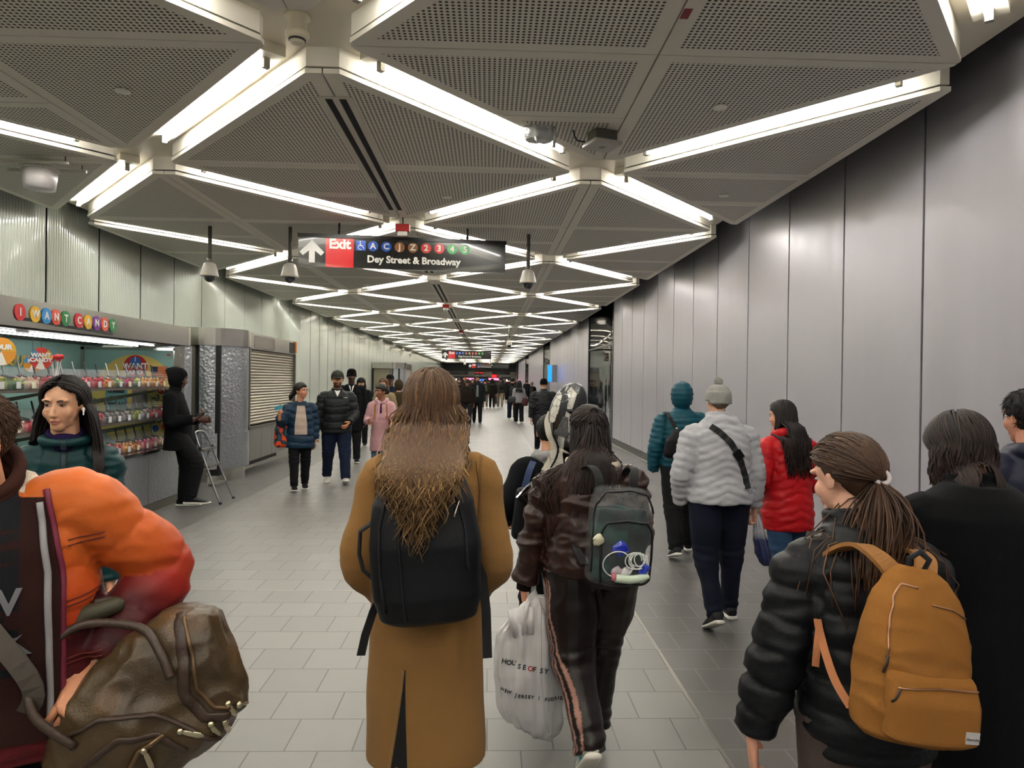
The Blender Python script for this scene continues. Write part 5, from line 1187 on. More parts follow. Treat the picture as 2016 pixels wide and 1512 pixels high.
    bottoms(c, col='#0a0e14'); shoes(c); hair_fuzz(c, 3200, .022, '#5a4230', rad=.0015, zmin=.035, topf=1.3, lift=.6); hair_fuzz(c, 3000, .012, '#5e4834', rad=.0011, zmin=-.06, name='faded_sides', lift=.3)
    hair_cap(c, '#4a3626', .003, nape=-.065, rough=.001, side=-.005, sideb=.012, name='scalp_hair'); return c
OB = orange_boy()
def duffel():
    cen = at(296, 1372, 1.68); e = empty('duffel_bag', tuple(cen), R(18)); e.scale = (1.16, 1.1, 1.16); tag(e, 'slouching brown leather duffel bag with brass zip pulls, carried by the boy in orange', 'bag'); e.rotation_euler[1] = R(-24)
    # a barrel lying roughly along x, sagging
    m = MB(); rs = []; n = 44; a = np.arange(n)/n*2*np.pi
    for x, cz, ry, rz in ((-.20, -.06, .02, .02), (-.195, -.06, .07, .07), (-.165, -.05, .095, .105), (-.10, -.03, .108, .125), (0, -.005, .112, .140), (.09, .01, .108, .140), (.150, .02, .095, .120), (.178, .03, .07, .085), (.185, .03, .02, .02)):
        c_, s_ = np.cos(a), np.sin(a); rs.append(np.c_[np.full(n, x) + .03*np.sin(a)*0, ry*np.sign(c_)*np.abs(c_)**.85, cz + rz*np.sign(s_)*np.abs(s_)**.85])
    m.rings(rs); me = remesh(m.mesh(), .006, 3); v = vco(me); nn = vno(me)
    v = v + nn*(.016*nz(v, (8, 8, 5)) + .010*(1-np.abs(nz(v+3, (7, 7, 9)))*3) + .004*(1-np.abs(nz(v+8, (20, 20, 20)))*3) - .006)[:, None]; setco(me, v)
    C = np.tile(lin('#46361f'), (len(v), 1))*(1 + .35*nz(v, (9, 9, 9)))[:, None]; w = smoothstep(.25, .5, nz(v+7, (14, 14, 14)))[:, None]*.3; C = C*(1-w) + np.array(lin('#7a5636'))*w; setcol(me, 'Col', C)
    lea = fabric('leather'); b = put('body', me, lea, e, True); bv = bvh_of(b)
    tr = mat('leather_trim', '#3a2a1f', .45, bump=('voronoi', 200, .1)); br = mat('brass', '#cfc3a4', .22, 1.)
    dn = (0, 1, 0)
    def strip(P, w, name, m_, off=.002, d=dn, n=40): q = onto(bv, resample(P, n), d, off); MB().tube(q, [(w, .004)]*n, 8).build(name, m_, e, True); return q
    strip([(.12, 0, .135), (.10, 0, .06), (.075, 0, 0), (.09, 0, -.06), (.125, 0, -.085)], .012, 'zip_guard', tr); strip([(.128, 0, .13), (.118, 0, .06), (.10, 0, 0), (.112, 0, -.05), (.135, 0, -.07)], .004, 'zipper', mat('zip_dark', '#6a5238', .3, .6), .007)
    strip([(-.14, 0, .03), (-.06, 0, .04), (.02, 0, .0), (.06, 0, -.06), (.09, 0, -.12)], .008, 'panel_seam', tr); strip([(-.16, 0, -.09), (-.12, 0, -.03), (-.05, 0, -.01), (.01, 0, -.04), (.035, 0, -.10)], .007, 'pocket_trim', tr); strip([(-.10, 0, -.11), (-.03, 0, -.05), (.02, 0, -.045)], .005, 'pocket_zip', mat('zip_dark', '#6a5238', .3, .6), .005)
    for x, z, dx, L in ((.095, -.075, .0, .035), (.115, -.09, -.01, .04), (.135, -.06, .0, .035), (.15, -.075, .01, .035), (-.02, -.052, -.006, .045), (.045, -.055, .03, .03)):
        q = onto(bv, resample([(x, 0, z), (x+dx, 0, z-L)], 6), dn, .008); MB().tube(q, [(.003, .002), (.005, .002), (.006, .0025), (.006, .0025), (.0065, .0025), (.004, .002)], 8, round_end=True).ell(q[0], (.007, .006, .007), 10, 6).build('zip_pull', br, e, True)
    for (ax, az), (bx, bz), hz in (((-.12, .06), (.05, .105), .17), ((-.10, .10), (.06, .125), .19)):
        fr = -1 if hz < .18 else 1
        P, _ = catmull([(ax, fr*.09, az-.05), (ax-.035, fr*.085, az+.04), (ax-.01, fr*.05, hz), ((ax+bx)/2-.01, fr*.03, hz+.03), (bx, fr*.05, hz-.02), (bx+.02, fr*.085, bz-.01), (bx+.02, fr*.10, bz-.06)], [0]*7, 6); MB().tube(P, .0085, 10).build('handle', tr, e, True)
    MB().tube([(-.085, .0, .185), (-.03, .0, .207), (.02, .0, .20)], [.017, .020, .016], 12, round_end=True).build('handle_wrap', mat('wrap_olive', '#3c3826', .6), e, True)
    rg = MB(); a = np.linspace(0, 2*np.pi, 20, endpoint=False); rg.tube(np.c_[-.165 + .018*np.cos(a), np.full(20, -.03), .045 + .014*np.sin(a)], .003, 6, closed=True); rg.tube([(-.185, -.03, .05), (-.20, -.04, .085)], .005, 8); rg.build('ring', br, e, True)
    bx, by = OB.root.location.x, OB.root.location.y; f = A3(math.sin(R(-205)), math.cos(R(-205)), 0)*A3(-1, 1, 1)*A3(-1, 1, 1); f = A3(-math.sin(R(205)), math.cos(R(205)), 0); r_ = A3(math.cos(R(205)), math.sin(R(205)), 0); o_ = A3(bx, by, 0)
    Mi = (Matrix.Translation(e.location) @ e.rotation_euler.to_matrix().to_4x4() @ Matrix.Diagonal((*e.scale, 1))); st = np.array(Mi @ Vector((-.20, -.04, .085))); up = A3(0, 0, 1); sh = np.array(OB.J['shR'])[2]
    P, _ = catmull([st, o_ + f*.21 - r_*.04 + up*.97, o_ + f*.20 + r_*.06 + up*1.14, o_ + f*.17 + r_*.13 + up*(sh - .02), o_ + f*.06 + r_*.16 + up*(sh + .085), o_ - f*.10 + r_*.14 + up*(sh + .03)], [0]*6, 6)
    inv = Mi.inverted(); P = np.array([tuple(inv @ Vector(p)) for p in P]); ribbon(P, .017, .0035, tuple(inv.to_3x3() @ Vector(tuple(r_*.8 + up*.5))), mat('strap_grey', '#4b443c', .6), 'shoulder_strap', e)
duffel()
def teal_woman():
    Y = 3.05; H = 1.635
    c = make_person('woman with straight dark shoulder length hair in a dark green puffer jacket, facing the camera', (X_(130, Y, 830), Y), 206, H,
                    dict(lean=2, head=(-22, -3, 0), armL=((4, 5), (10, 1)), armR=((4, 5), (10, 1)), legL=((-4, 2), (-8, 0), 0), legR=((10, 2), (4, 0), 0), eyes=.0048, gaze=.001, soft=5), b=.88, det=3, skin='#c99877', face=dict(brow='#2a1c16'), lips='#a65f55')
    top(c, 'puffer_jacket', .80, JACKET, 'puffer', '#0d3436', 'nylon', (.044, .043, .040, .034), lam=.10, seed=22, collar=(.030, .076, .017))
    m = MB(); nk = c.J['neck']; a = np.linspace(0, 2*np.pi, 24, endpoint=False); m.tube(np.c_[nk[0] + .060*np.cos(a), nk[1] + .018 + .062*np.sin(a), nk[2] + .018 - .02*np.sin(a)], .012, 8, closed=True); m.ell(nk + A3(0, .05, -.02), (.055, .05, .045), 16, 10); me = m.mesh(); solidcol(me, '#1d1238'); put('purple_top', me, fabric('cotton'), c.root, True)
    bv = bvh_of(c.top); w = mat('logo_white', '#d9dcd9', .5); q = onto(bv, [(-.085, 0, 1.195)], (0, -1, 0), .002)[0]; e = empty('logo', tuple(q), R(180)); e.parent = c.root
    lg = MB()
    for k, r_ in enumerate((.020, .0145, .009)): 
        aa = np.linspace(0, np.pi/2, 8); P = np.c_[.014 + r_*np.cos(aa)*1.1 - .012, np.full(8, 0), r_*np.sin(aa)*.9 - .008]; lg.tube(P, [(.0021, .001)]*8, 6)
    lg.build('logo_mark', w, c.root, loc=tuple(q)).rotation_euler[2] = R(180)
    for i, t_ in enumerate(('THE', 'NORTH', 'FACE')): text('lettering', t_, .0095, tuple(q + A3(.020 - .0*i, -.0, .010 - i*.0095)), (R(90), 0, R(180)), w, c.root, bold=.0004, extrude=.0006)
    bpy.data.objects.remove(e)
    q = onto(bv, resample([(0, 0, 1.36), (0, 0, .85)], 24), (0, -1, 0), .002); MB().tube(q, [(.012, .004)]*24, 8).build('placket', mat('teal_edge', '#0b2a2c', .6), c.root, True)
    bottoms(c, col='#14161a'); shoes(c); hair_cap(c, '#120c0b', .006, nape=-.09, name='scalp_hair', hairline=.072, rough=.001, vline=True)
    hair_long(c, 1500, .41, '#120c0b', '#33201b', rad=.0042, wave=.006, seed=23, spread=2.6, off=.012, face_clear=.045, back=.02, part=.0)
    m = MB(); p = xf(c.MH, A3(-.088, .008, -.012)); m.ell(p, (.007, .008, .009), 10, 8); m.tube([p, p + A3(-.0, .012, -.022)], [.0035, .003], 8, round_end=True); m.build('earbud', mat('bud_white', '#eeeeec', .3), c.root, True)
    return c
teal_woman()
def hoodie_man():
    Y = 8.9; H = 1.75
    c = make_person('man in a black hoodie and black jeans leaning back with a phone in his hand', (X_(352, Y, 880), Y), -82, H,
                    dict(lean=-7, head=(0, -14, 0), armR=((4, 8), (98, -4)), armL=((0, 6), (92, -12)), legL=((8, 4), (-6, 2), 0), legR=((34, 4), (-8, 2), 0),
                         handR=dict(dir=(-.1, .8, .5), palm=(0, -.5, .8), thumb=(-1, 0, .3), curl=38)), b=1.05, det=2, skin='#4a2c1f', face=dict(brow='#0c0807'))
    top(c, 'hoodie', .72, [(0, .122, .098, 0), (.12, .118, .094, 0), (.35, .106, .082, 0), (.62, .108, .080, 0), (.82, .104, .068, -.004), (.92, .08, .056, -.006), (1.0, .05, .046, -.004)], 'wool', '#0a0a0c', 'cotton', (.048, .044, .040, .034), seed=31, amp=1.2, collar=(.05, .05, .018))
    hood_up(c, '#0a0a0c', 'cotton', open_=.048, droop=.075, size=1.0)
    bottoms(c, col='#0c0c0e', r=(.062, .050, .042, .036)); shoes(c, '#101013', '#d9d6cf', 1.1)
    return c
HM = hoodie_man()
def phone_and_bag():
    Rz = Matrix.Rotation(R(-82), 3, 'Z'); o = A3(HM.root.location.x, HM.root.location.y, 0); w = np.array(Rz @ Vector(HM.J['wrR'])) + o
    e = empty('phone', (w[0]+.115, w[1]-.01, w[2]+.075)); tag(e, 'black phone held up by the man in the black hoodie', 'phone'); e.rotation_euler = (0, R(-12), 0)
    MB().box((-.075, -.036, -.004), (.075, .036, .004)).build('case', mat('gloss_black', '#0b0b0c', .2), e, bevel=.003); MB().box((-.07, -.033, .004), (.07, .033, .0046)).build('screen', mat('phone_screen', '#2a2f3a', .1, emit=(.4, None)), e)
phone_and_bag()
# ================================================================ KIOSKS, SIGNS, CEILING FIXTURES
def atX(px, py, X): d = ray(px, py); t = X/d.x; return Vector((X, d.y*t, H_CAM + d.z*t))
ham = mat('hammered_metal', '#a4a8ac', .28, .75, bump=('voronoi', 26, .8)); sst = mat('brushed_steel', '#b4b2aa', .20, 1.); sst2 = mat('dull_steel', '#77746b', .45, .7); shelfm = mat('shelf_steel', '#6f675c', .4, .7)
darkk = mat('kiosk_dark', '#1b1a19', .6); teal_p = mat('teal_print', '#8fb9b0', .5); yel = mat('yellow_print', '#dcc36a', .5); redp = mat('red_print', '#b81f26', .45); whitep = mat('white_print', '#e6e4de', .5); blackp = mat('black_print', '#111111', .5); bluep = mat('blue_print', '#2a5fa8', .45)
led = mat('led_tube', '#ffffff', .5, emit=(11, (1, .98, .95))); clearb = mat('clear_acrylic', '#e9edf0', .05, alpha=.07, spec=.8)
FX = -4.0
def candy_kiosk():
    K = empty('candy_kiosk', (FX-.6, 6.2, 0)); tag(K, 'long metal candy kiosk with a lit open front and colourful round letters on its header', 'kiosk')
    K2 = Matrix.Translation((-(FX-.6), -6.2, 0))
    def part(mb, name, m, par=K, **kw):
        mb.v = [q - (A3(FX-.6, 6.2, 0) if par is K else 0) for q in mb.v]; return mb.build(name, m, par, **kw)
    y0, y1 = 2.4, 10.0
    m = MB(); n = 10
    prof = [(FX-1.35, y0), (FX, y0)] + [(FX, y0 + (y1-.35-y0)*i/6) for i in range(1, 7)] + [(FX-.35+.35*math.cos(R(a)), y1-.35+.35*math.sin(R(a))) for a in range(15, 91, 15)] + [(FX-1.35, y1)]
    m.prism(prof, 2.03, 2.275); part(m, 'header', sst)
    part(MB().box((FX-1.38, y0, 0), (FX-1.32, y1, 2.03)), 'back_panel', teal_p)
    m = MB(); k = 0; y = y0
    while y < y1-.5: m.box((FX-.03, y+.006, .10), (FX, min(y+.88, y1-.5)-.006, .70)); y += .88
    part(m, 'base_panel', ham); part(MB().box((FX-.6, y0, 0), (FX-.04, y1-.45, .70)), 'carcass', darkk); part(MB().box((FX-.02, y0, 0), (FX+.012, y1-.3, .095)), 'plinth', sst2)
    part(MB().box((FX-.62, y0, .70), (FX+.02, y1-.42, .735)), 'counter', sst)
    m = MB(); a = np.linspace(-90, 90, 14)
    m.prism([(FX-.42, y1-.42), (FX-.06, y1-.42)] + [(FX-.30+.30*math.cos(R(t)), y1-.30+.30*math.sin(R(t))) for t in range(0, 91, 10)] + [(FX-.42, y1)], .0, 2.03); part(m, 'column', ham, smooth=False)
    part(MB().box((FX-.10, y1-.55, .73), (FX-.02, y1-.43, 2.03)), 'post', sst2)
    for z in (1.075, 1.46): part(MB().box((FX-.50, y0, z), (FX-.06, y1-.55, z+.022)), 'shelf', shelfm)
    for y in (4.2, 6.6, 8.9):
        for z in (1.075, 1.46): part(MB().add([(FX-1.3, y, z-.22), (FX-.08, y, z-.005), (FX-.08, y, z-.03), (FX-1.3, y, z-.30), (FX-1.3, y+.03, z-.22), (FX-.08, y+.03, z-.005), (FX-.08, y+.03, z-.03), (FX-1.3, y+.03, z-.30)], [(0, 1, 2, 3), (7, 6, 5, 4), (0, 4, 5, 1), (3, 2, 6, 7), (1, 5, 6, 2), (0, 3, 7, 4)]), 'bracket', shelfm)
    for x, ya, yb in ((-.16, 3, 6.4), (-.16, 6.6, 9.0), (-.45, 3, 6.1), (-.45, 6.3, 9.2)):
        m = MB(); m.tube([(FX+x, ya, 2.0), (FX+x, yb, 2.0)], .007, 8); part(m, 'led_tube', led)
    part(MB().box((FX-1.3, y0, 2.015), (FX-.03, y1-.5, 2.029)), 'soffit', darkk)
    # end wall poster
    yp = y1-.50; P = part(MB().box((FX-1.30, yp, .74), (FX-.10, yp+.02, 1.98)), 'poster', teal_p)
    m = MB(); a = np.linspace(0, 2*np.pi, 48, endpoint=False); m.add(np.c_[FX-.62 + .56*np.cos(a), np.full(48, yp-.004), 1.30 + .60*np.sin(a)], [tuple(range(48))]); part(m, 'poster_oval', yel)
    fr = MB()
    for q in (((FX-1.32, yp-.02, .74), (FX-1.28, yp, 2.0)), ((FX-.13, yp-.02, .74), (FX-.09, yp, 2.0)), ((FX-1.32, yp-.02, 1.955), (FX-.09, yp, 1.99))): fr.box(*q)
    part(fr, 'poster_frame', sst)
    def disc(x, z, r, m_, name, y=yp-.010): q = MB(); q.add(np.c_[x + r*np.cos(a), np.full(48, y), z + r*np.sin(a)], [tuple(range(48))]); return part(q, name, m_)
    def tx(s_, size, x, z, m_, y=yp-.016, bold=.002, rz=0): return text('lettering', s_, size, (x-(FX-.6), y-6.2, z), (R(90), 0, rz), m_, K, bold=bold)
    disc(FX-.62, 1.735, .155, redp, 'badge'); disc(FX-.62, 1.80, .07, bluep, 'badge', yp-.012)
    tx('I', .09, FX-.62, 1.835, whitep); tx('WANT', .105, FX-.62, 1.745, whitep, bold=.004); tx('CANDY', .085, FX-.62, 1.665, whitep, bold=.003)
    fl = MB(); 
    for i in range(7): fl.box((FX-.42, yp-.012, 1.60+.0186*i*1.2), (FX-.20, yp-.010, 1.611+.0186*i*1.2))
    part(fl, 'flag_stripes', redp); part(MB().box((FX-.42, yp-.014, 1.665), (FX-.33, yp-.011, 1.745)), 'flag_canton', mat('navy_print', '#20284e', .5))
    tx('Every', .05, FX-.30, 1.545, blackp); disc(FX-.28, 1.445, .062, redp, 'price_disc'); tx('1/4', .07, FX-.28, 1.445, whitep); tx('only', .05, FX-.38, 1.33, blackp); tx('3.99', .12, FX-.25, 1.33, blackp, bold=.001); part(MB().box((FX-.42, yp-.012, 1.245), (FX-.12, yp-.010, 1.25)), 'rule', blackp)
    disc(FX-.29, 1.17, .062, redp, 'price_disc'); tx('1 lb', .045, FX-.29, 1.17, whitep); tx('only', .05, FX-.40, 1.05, blackp); tx('15.99', .13, FX-.25, 1.05, blackp, bold=.001)
    part(MB().box((FX-1.0, yp-.012, 1.05), (FX-.72, yp-.010, 1.47)), 'list_panel', mat('list_blue', '#6f9fa0', .5)); 
    for i, s_ in enumerate(('GUMMIES', 'SOURS', 'CHOCOLATE')): tx(s_, .05, FX-.86, 1.41-.08*i, blackp, yp-.018)
    part(MB().box((FX-.66, yp-.012, 1.10), (FX-.46, yp-.010, 1.45)), 'list_panel', mat('list_grey', '#8a7a74', .5)); tx('NO', .03, FX-.19, 1.90, redp)
    for x, z, c_ in ((FX-.35, .93, bluep), (FX-.22, .96, redp)): disc(x, z, .045, c_, 'spot', yp-.02)
    # back wall lettering
    q = text('lettering', 'SOUR MIX', .16, (-.70, 8.35-6.2, 1.77), (R(90), 0, R(90)), yel, K, bold=.006)
    # header letters on coloured discs
    cols_ = dict(r='#c4272e', y='#d3a521', b='#2b86c4', o='#d04a35', g='#1f7a3f', p='#6f2a86')
    seq = [('I', 39, 627, 'r'), ('W', 69, 632, 'y'), ('A', 91, 636, 'b'), ('N', 110, 640, 'o'), ('T', 129, 643, 'g'), ('C', 155, 647, 'r'), ('A', 173, 650, 'y'), ('N', 190, 653, 'p'), ('D', 206, 656, 'o'), ('Y', 222, 658, 'g')]
    pts = [atX(x, y, FX+.004) for _, x, y, _ in seq]; bar = MB()
    for i in (0, 4): bar.box((FX+.001, pts[i].y, pts[i].z-.014), (FX+.004, pts[i+1].y, pts[i].z+.014))
    for i in (1, 2, 3, 5, 6, 7, 8): bar.box((FX+.001, pts[i].y, pts[i].z-.012), (FX+.004, pts[i+1].y, pts[i].z+.012))
    part(bar, 'header_bar', blackp)
    for (ch, _, _, cc), p in zip(seq, pts):
        q = MB(); q.add([(FX+.001, p.y + .072*math.cos(t), 2.153 + .072*math.sin(t)) for t in a] + [(FX+.008, p.y + .072*math.cos(t), 2.153 + .072*math.sin(t)) for t in a], [tuple(range(48, 96))] + [(i, (i+1) % 48, 48+(i+1) % 48, 48+i) for i in range(48)]); part(q, 'letter_disc', mat('disc_'+cc, cols_[cc], .4))
        text('letter', ch, .095, (FX+.011-(FX-.6), p.y-6.2, 2.153), (R(90), 0, R(90)), whitep, K, bold=.003)
    return K
candy_kiosk()
PALS = [('#b3202c', '#d83a45'), ('#c83848', '#f0ddd8'), ('#c8202a', '#e8b0b0'), ('#d86a20', '#e0a030', '#4f8a2a'), ('#8a9a2a', '#c8b040', '#5a7a20'), ('#a0205a', '#c03040'), ('#d8903a', '#e8b868'), ('#e0c8b0', '#d0a890'), ('#3a6a3a', '#a8c060', '#d0c050'), ('#d85a78', '#f0a0b0'), ('#8a8480', '#bab2ac'), ('#c83040', '#e8e0d8', '#3a60a8')]
PNAM = ['red', 'red and white', 'pale red', 'orange, yellow and green', 'olive green', 'dark pink', 'orange', 'cream', 'green and yellow', 'pink', 'grey', 'multicoloured']
def bin_proto():
    protos = []
    for i, pal in enumerate(PALS):
        e = empty('candy_bin'); w, d, h = .088, .17, .20
        s = MB(); s.add([(d, -w, 0), (d, w, 0), (-d, w, 0), (-d, -w, 0), (d, -w, h*.55), (d, w, h*.55), (d*.3, w, h), (d*.3, -w, h), (-d, w, h), (-d, -w, h)], [(3, 2, 1, 0), (0, 1, 5, 4), (4, 5, 6, 7), (7, 6, 8, 9), (1, 2, 8, 6, 5), (0, 4, 7, 9, 3), (2, 3, 9, 8)]); s.build('shell', clearb, e)
        g = MB(); g.box((-d+.01, -w+.006, .006), (d-.008, w-.006, h*.5)); me = g.mesh(); bpy.data.meshes.remove(me)
        q = MB(); rr = np.random.default_rng(i); lump = []
        for k in range(90): x, y, z = rr.uniform(-.5*d, d-.02), rr.uniform(-w+.014, w-.014), h*(.12 + .42*rr.uniform()); q.ell((x, y, z), tuple(rr.uniform(.012, .02, 3)), 6, 4); lump.append(np.tile(lin(pal[rr.integers(len(pal))]), (30 + 0, 1)))
        nV = len(q.v[0]); C = np.vstack([np.tile(l[0]*rr.uniform(.7, 1.15), (nV, 1)) for l in lump]); q.box((-d+.01, -w+.008, .006), (d-.03, w-.008, h*.42)); C = np.vstack([C, np.tile(np.array(lin(pal[0]))*.8, (8, 1))]); me = q.mesh(); setcol(me, 'Col', C); put('candy', me, mat('candy', '#ffffff', .3, attr='Col', spec=.6), e, True)
        sc = MB(); sc.tube([(.02, 0, h*.62), (.10, 0, h*.55)], [(.03, .02), (.026, .012)], 10, round_end=True); o = sc.build('scoop', mat('scoop_steel', '#3a3836', .35, .6) if i % 3 else mat('scoop_black', '#141414', .4), e, True)
        sh = MB(); sh.tube([(.02, .0, h*.68), (-.03, .03, h*1.35)], [(.009, .005)]*2, 6, round_end=True); sh.build('scoop_handle', mat('scoop_grey', '#8b8a88', .35, .7) if i % 3 else mat('scoop_black', '#141414', .4), o, True)
        t = MB(); t.box((d+.001, -w*.75, .015), (d+.004, -w*.1, .075)); t.build('price_tag', mat('tag_cream', '#d8d0b8', .6) if i % 2 else mat('tag_white', '#c9ccd0', .6), e)
        protos.append(e)
    return protos
protos = bin_proto(); used = set()
order_up = [7, 4, 8, 7, 0, 0, 1, 2, 0, 3, 8, 5, 8, 6, 6, 3]; order_mid = [1, 10, 7, 1, 0, 11, 1, 0, 0, 10, 10, 10, 4, 10, 2, 1]; order_low = [2, 9, 4, 4, 0, 8, 2, 9, 11, 9, 2, 6, 3, 9, 9, 7]
oname = ['first', 'second', 'third', 'fourth', 'fifth', 'sixth', 'seventh', 'eighth', 'ninth', 'tenth', 'eleventh', 'twelfth', 'thirteenth', 'fourteenth', 'fifteenth', 'sixteenth', 'seventeenth', 'eighteenth', 'nineteenth']
for ords_, z, shn, n0 in ((order_up, 1.482, 'top shelf', 16), (order_mid, 1.097, 'middle shelf', 16), (order_low, .735, 'counter', 16)):
    for j in range(n0):
        y = 9.18 - j*.215; pi_ = ords_[(n0-1-j) % len(ords_)]
        if pi_ in used: o = copy_tree(protos[pi_])
        else: o = protos[pi_]; used.add(pi_)
        o.location = (FX-.26, y, z); o.rotation_euler[2] = R(rng.uniform(-3, 3))
        tag(o, 'bin of %s candy, %s on the kiosk %s from its column' % (PNAM[pi_], oname[j], shn), 'candy bin', 'candy bins on the kiosk ' + shn)
for i, p in enumerate(protos):
    if i not in used:
        for ch in list(p.children):
            for c2 in list(ch.children): bpy.data.objects.remove(c2)
            bpy.data.objects.remove(ch)
        bpy.data.objects.remove(p)
def round_sign(px, py, Yv, r, label, lines, base='#c2362a'):
    p = at(px, py, Yv); e = empty('round_sign', tuple(p), R(28)); tag(e, label, 'sign')
    a = np.linspace(0, 2*np.pi, 32, endpoint=False); MB().rings([np.c_[r*np.cos(a), np.full(32, -.006), r*1.15*np.sin(a)], np.c_[r*np.cos(a), np.full(32, .006), r*1.15*np.sin(a)]]).build('disc', mat('sgn'+base, base, .5), e)
    sw = MB()
    for k, c_ in enumerate(('#d9a32c', '#2f7fae', '#e8e4da')):
        t0 = k*2.1; t = np.linspace(t0, t0+.9, 8); q = MB(); q.add([(0, -.008-.0004*k, 0)] + [(r*.98*math.cos(u), -.008-.0004*k, r*1.12*math.sin(u)) for u in t], [tuple(range(9))]); q.build('segment', mat('seg'+c_, c_, .5), e)
    for i, t in enumerate(lines): text('lettering', t, r*.55, (0, -.013, r*.35 - i*r*.5), (R(90), 0, 0), whitep, e, bold=.003)
    MB().tube([(0, 0, r), (0, 0, 2.03-p.z)], .002, 5).build('cord', blackp, e)
round_sign(81, 706, 6.75, .09, 'round multicoloured candy sign hanging above the red candy bins', ['WANT', 'CANDY'])
round_sign(64, 716, 7.1, .075, 'round orange sign half hidden behind the hanging candy sign', ['MIX'], '#d8902a')
round_sign(3, 692, 6.25, .105, 'round orange and yellow sign cut off by the edge of the view', ['SOUR'], '#d8902a')
def lollies():
    p = at(110, 712, 7.0); e = empty('lollipop_bunch', tuple(p)); tag(e, 'bunch of red wrapped lollipops standing above the candy bins', 'lollipops'); rr = np.random.default_rng(4)
    for k in range(7): q = A3(rr.uniform(-.06, .06), rr.uniform(-.04, .04), rr.uniform(.0, .05)); MB().ell(q, (.022, .022, .026), 10, 8).build('lollipop', redp, e, True).parent = e; MB().tube([q - A3(0, 0, .02), A3(q[0]*.3, 0, 1.60-p.z)], .003, 5).build('stick', whitep, e)
lollies()
# ---------- shuttered kiosks
def shutter_kiosk(ya, yb, label, full=True):
    K = empty('shuttered_kiosk', (FX-.6, (ya+yb)/2, 0)); tag(K, label, 'kiosk'); off = A3(FX-.6, (ya+yb)/2, 0)
    def part(mb, name, m, **kw): mb.v = [q - off for q in mb.v]; return mb.build(name, m, K, **kw)
    cx, cy, r = FX-.47, ya+.62, .60
    arc = lambda rr, t0=-62, t1=62, n=22: [(cx + rr*math.cos(R(t)), cy + rr*math.sin(R(t))) for t in np.linspace(t0, t1, n)]
    part(MB().prism([(FX-1.38, ya)] + arc(r+.03, -90, 62) + [(FX-.0, cy+.55), (FX, yb), (FX-1.38, yb)], 2.10, 2.37), 'header', sst)
    part(MB().prism([(cx-.2, cy-.2)] + arc(r, -82, 62) + [(cx-.2, cy+.5)], .75, 2.10), 'column', ham, smooth=False)
    part(MB().prism([(cx-.2, cy-.2)] + arc(r+.02, -84, 64) + [(cx-.2, cy+.5)], .20, .75), 'column_base', ham, smooth=False)
    part(MB().prism([(FX-1.36, ya+.06), (cx, ya+.04)] + arc(r-.04, -84, 66) + [(FX-.03, yb), (FX-1.36, yb)], 0, .20), 'plinth', sst)
    m = MB(); y = cy+.56
    while y < yb-.1: m.box((FX-.06, y+.006, .20), (FX-.0, min(y+.62, yb)-.006, .74)); y += .62
    part(MB().box((FX-1.36, ya+.05, .20), (cx-.05, ya+.09, .74)), 'side_panel', sst2); part(m, 'base_panel', mat('panel_grey', '#85847f', .4, .5, bump=('noise', 12, .3)))
    part(MB().box((FX-1.36, ya+.10, .1), (FX-.10, yb-.02, 2.10)), 'carcass', darkk)
    part(MB().box((FX-.06, cy+.50, .74), (FX+.01, cy+.56, 2.10)).box((FX-.06, yb-.06, .20), (FX+.01, yb, 2.10)).box((cx-.10, ya+.02, .2), (cx+.02, ya+.10, 2.10)).box((FX-.06, cy+.5, .74), (FX+.02, yb, .78)), 'post', sst2)
    def slats(a, b, axis):
        m = MB(); z = .80; prof = []
        while z < 2.06: prof += [(.0, z), (.016, z+.010), (.020, z+.028), (.010, z+.045), (0, z+.048)]; z += .05
        n_ = len(prof)
        if axis == 'y': v = [(FX-.055+d, yy, zz) for yy in (a, b) for d, zz in prof]
        else: v = [(xx, ya+.095-d, zz) for xx in (a, b) for d, zz in prof]
        m.add(v, [(i, i+1, n_+i+1, n_+i) for i in range(n_-1)]); part(m, 'shutter', mat('shutter_metal', '#9c9484', .38, .6))
    slats(cy+.56, yb-.06, 'y'); slats(FX-1.3, cx-.10, 'x')
    if full:
        part(MB().box((FX+.001, yb-.45, 2.12), (FX+.006, yb-.12, 2.33)), 'sticker', darkk); part(MB().box((FX+.002, yb-.10, 2.13), (FX+.03, yb-.02, 2.36)), 'sticker', mat('sticker_orange', '#c47a20', .5))
        part(MB().box((FX+.001, cy+.75, 2.13), (FX+.004, cy+1.9, 2.34)), 'print_panel', mat('stripe_print', '#6a635a', .3, bump=None))
    return K
shutter_kiosk(10.95, 14.95, 'closed metal kiosk with a rounded hammered corner and roller shutters, beyond the candy kiosk')
shutter_kiosk(33.2, 37.5, 'small distant closed kiosk against the left glass wall', False)
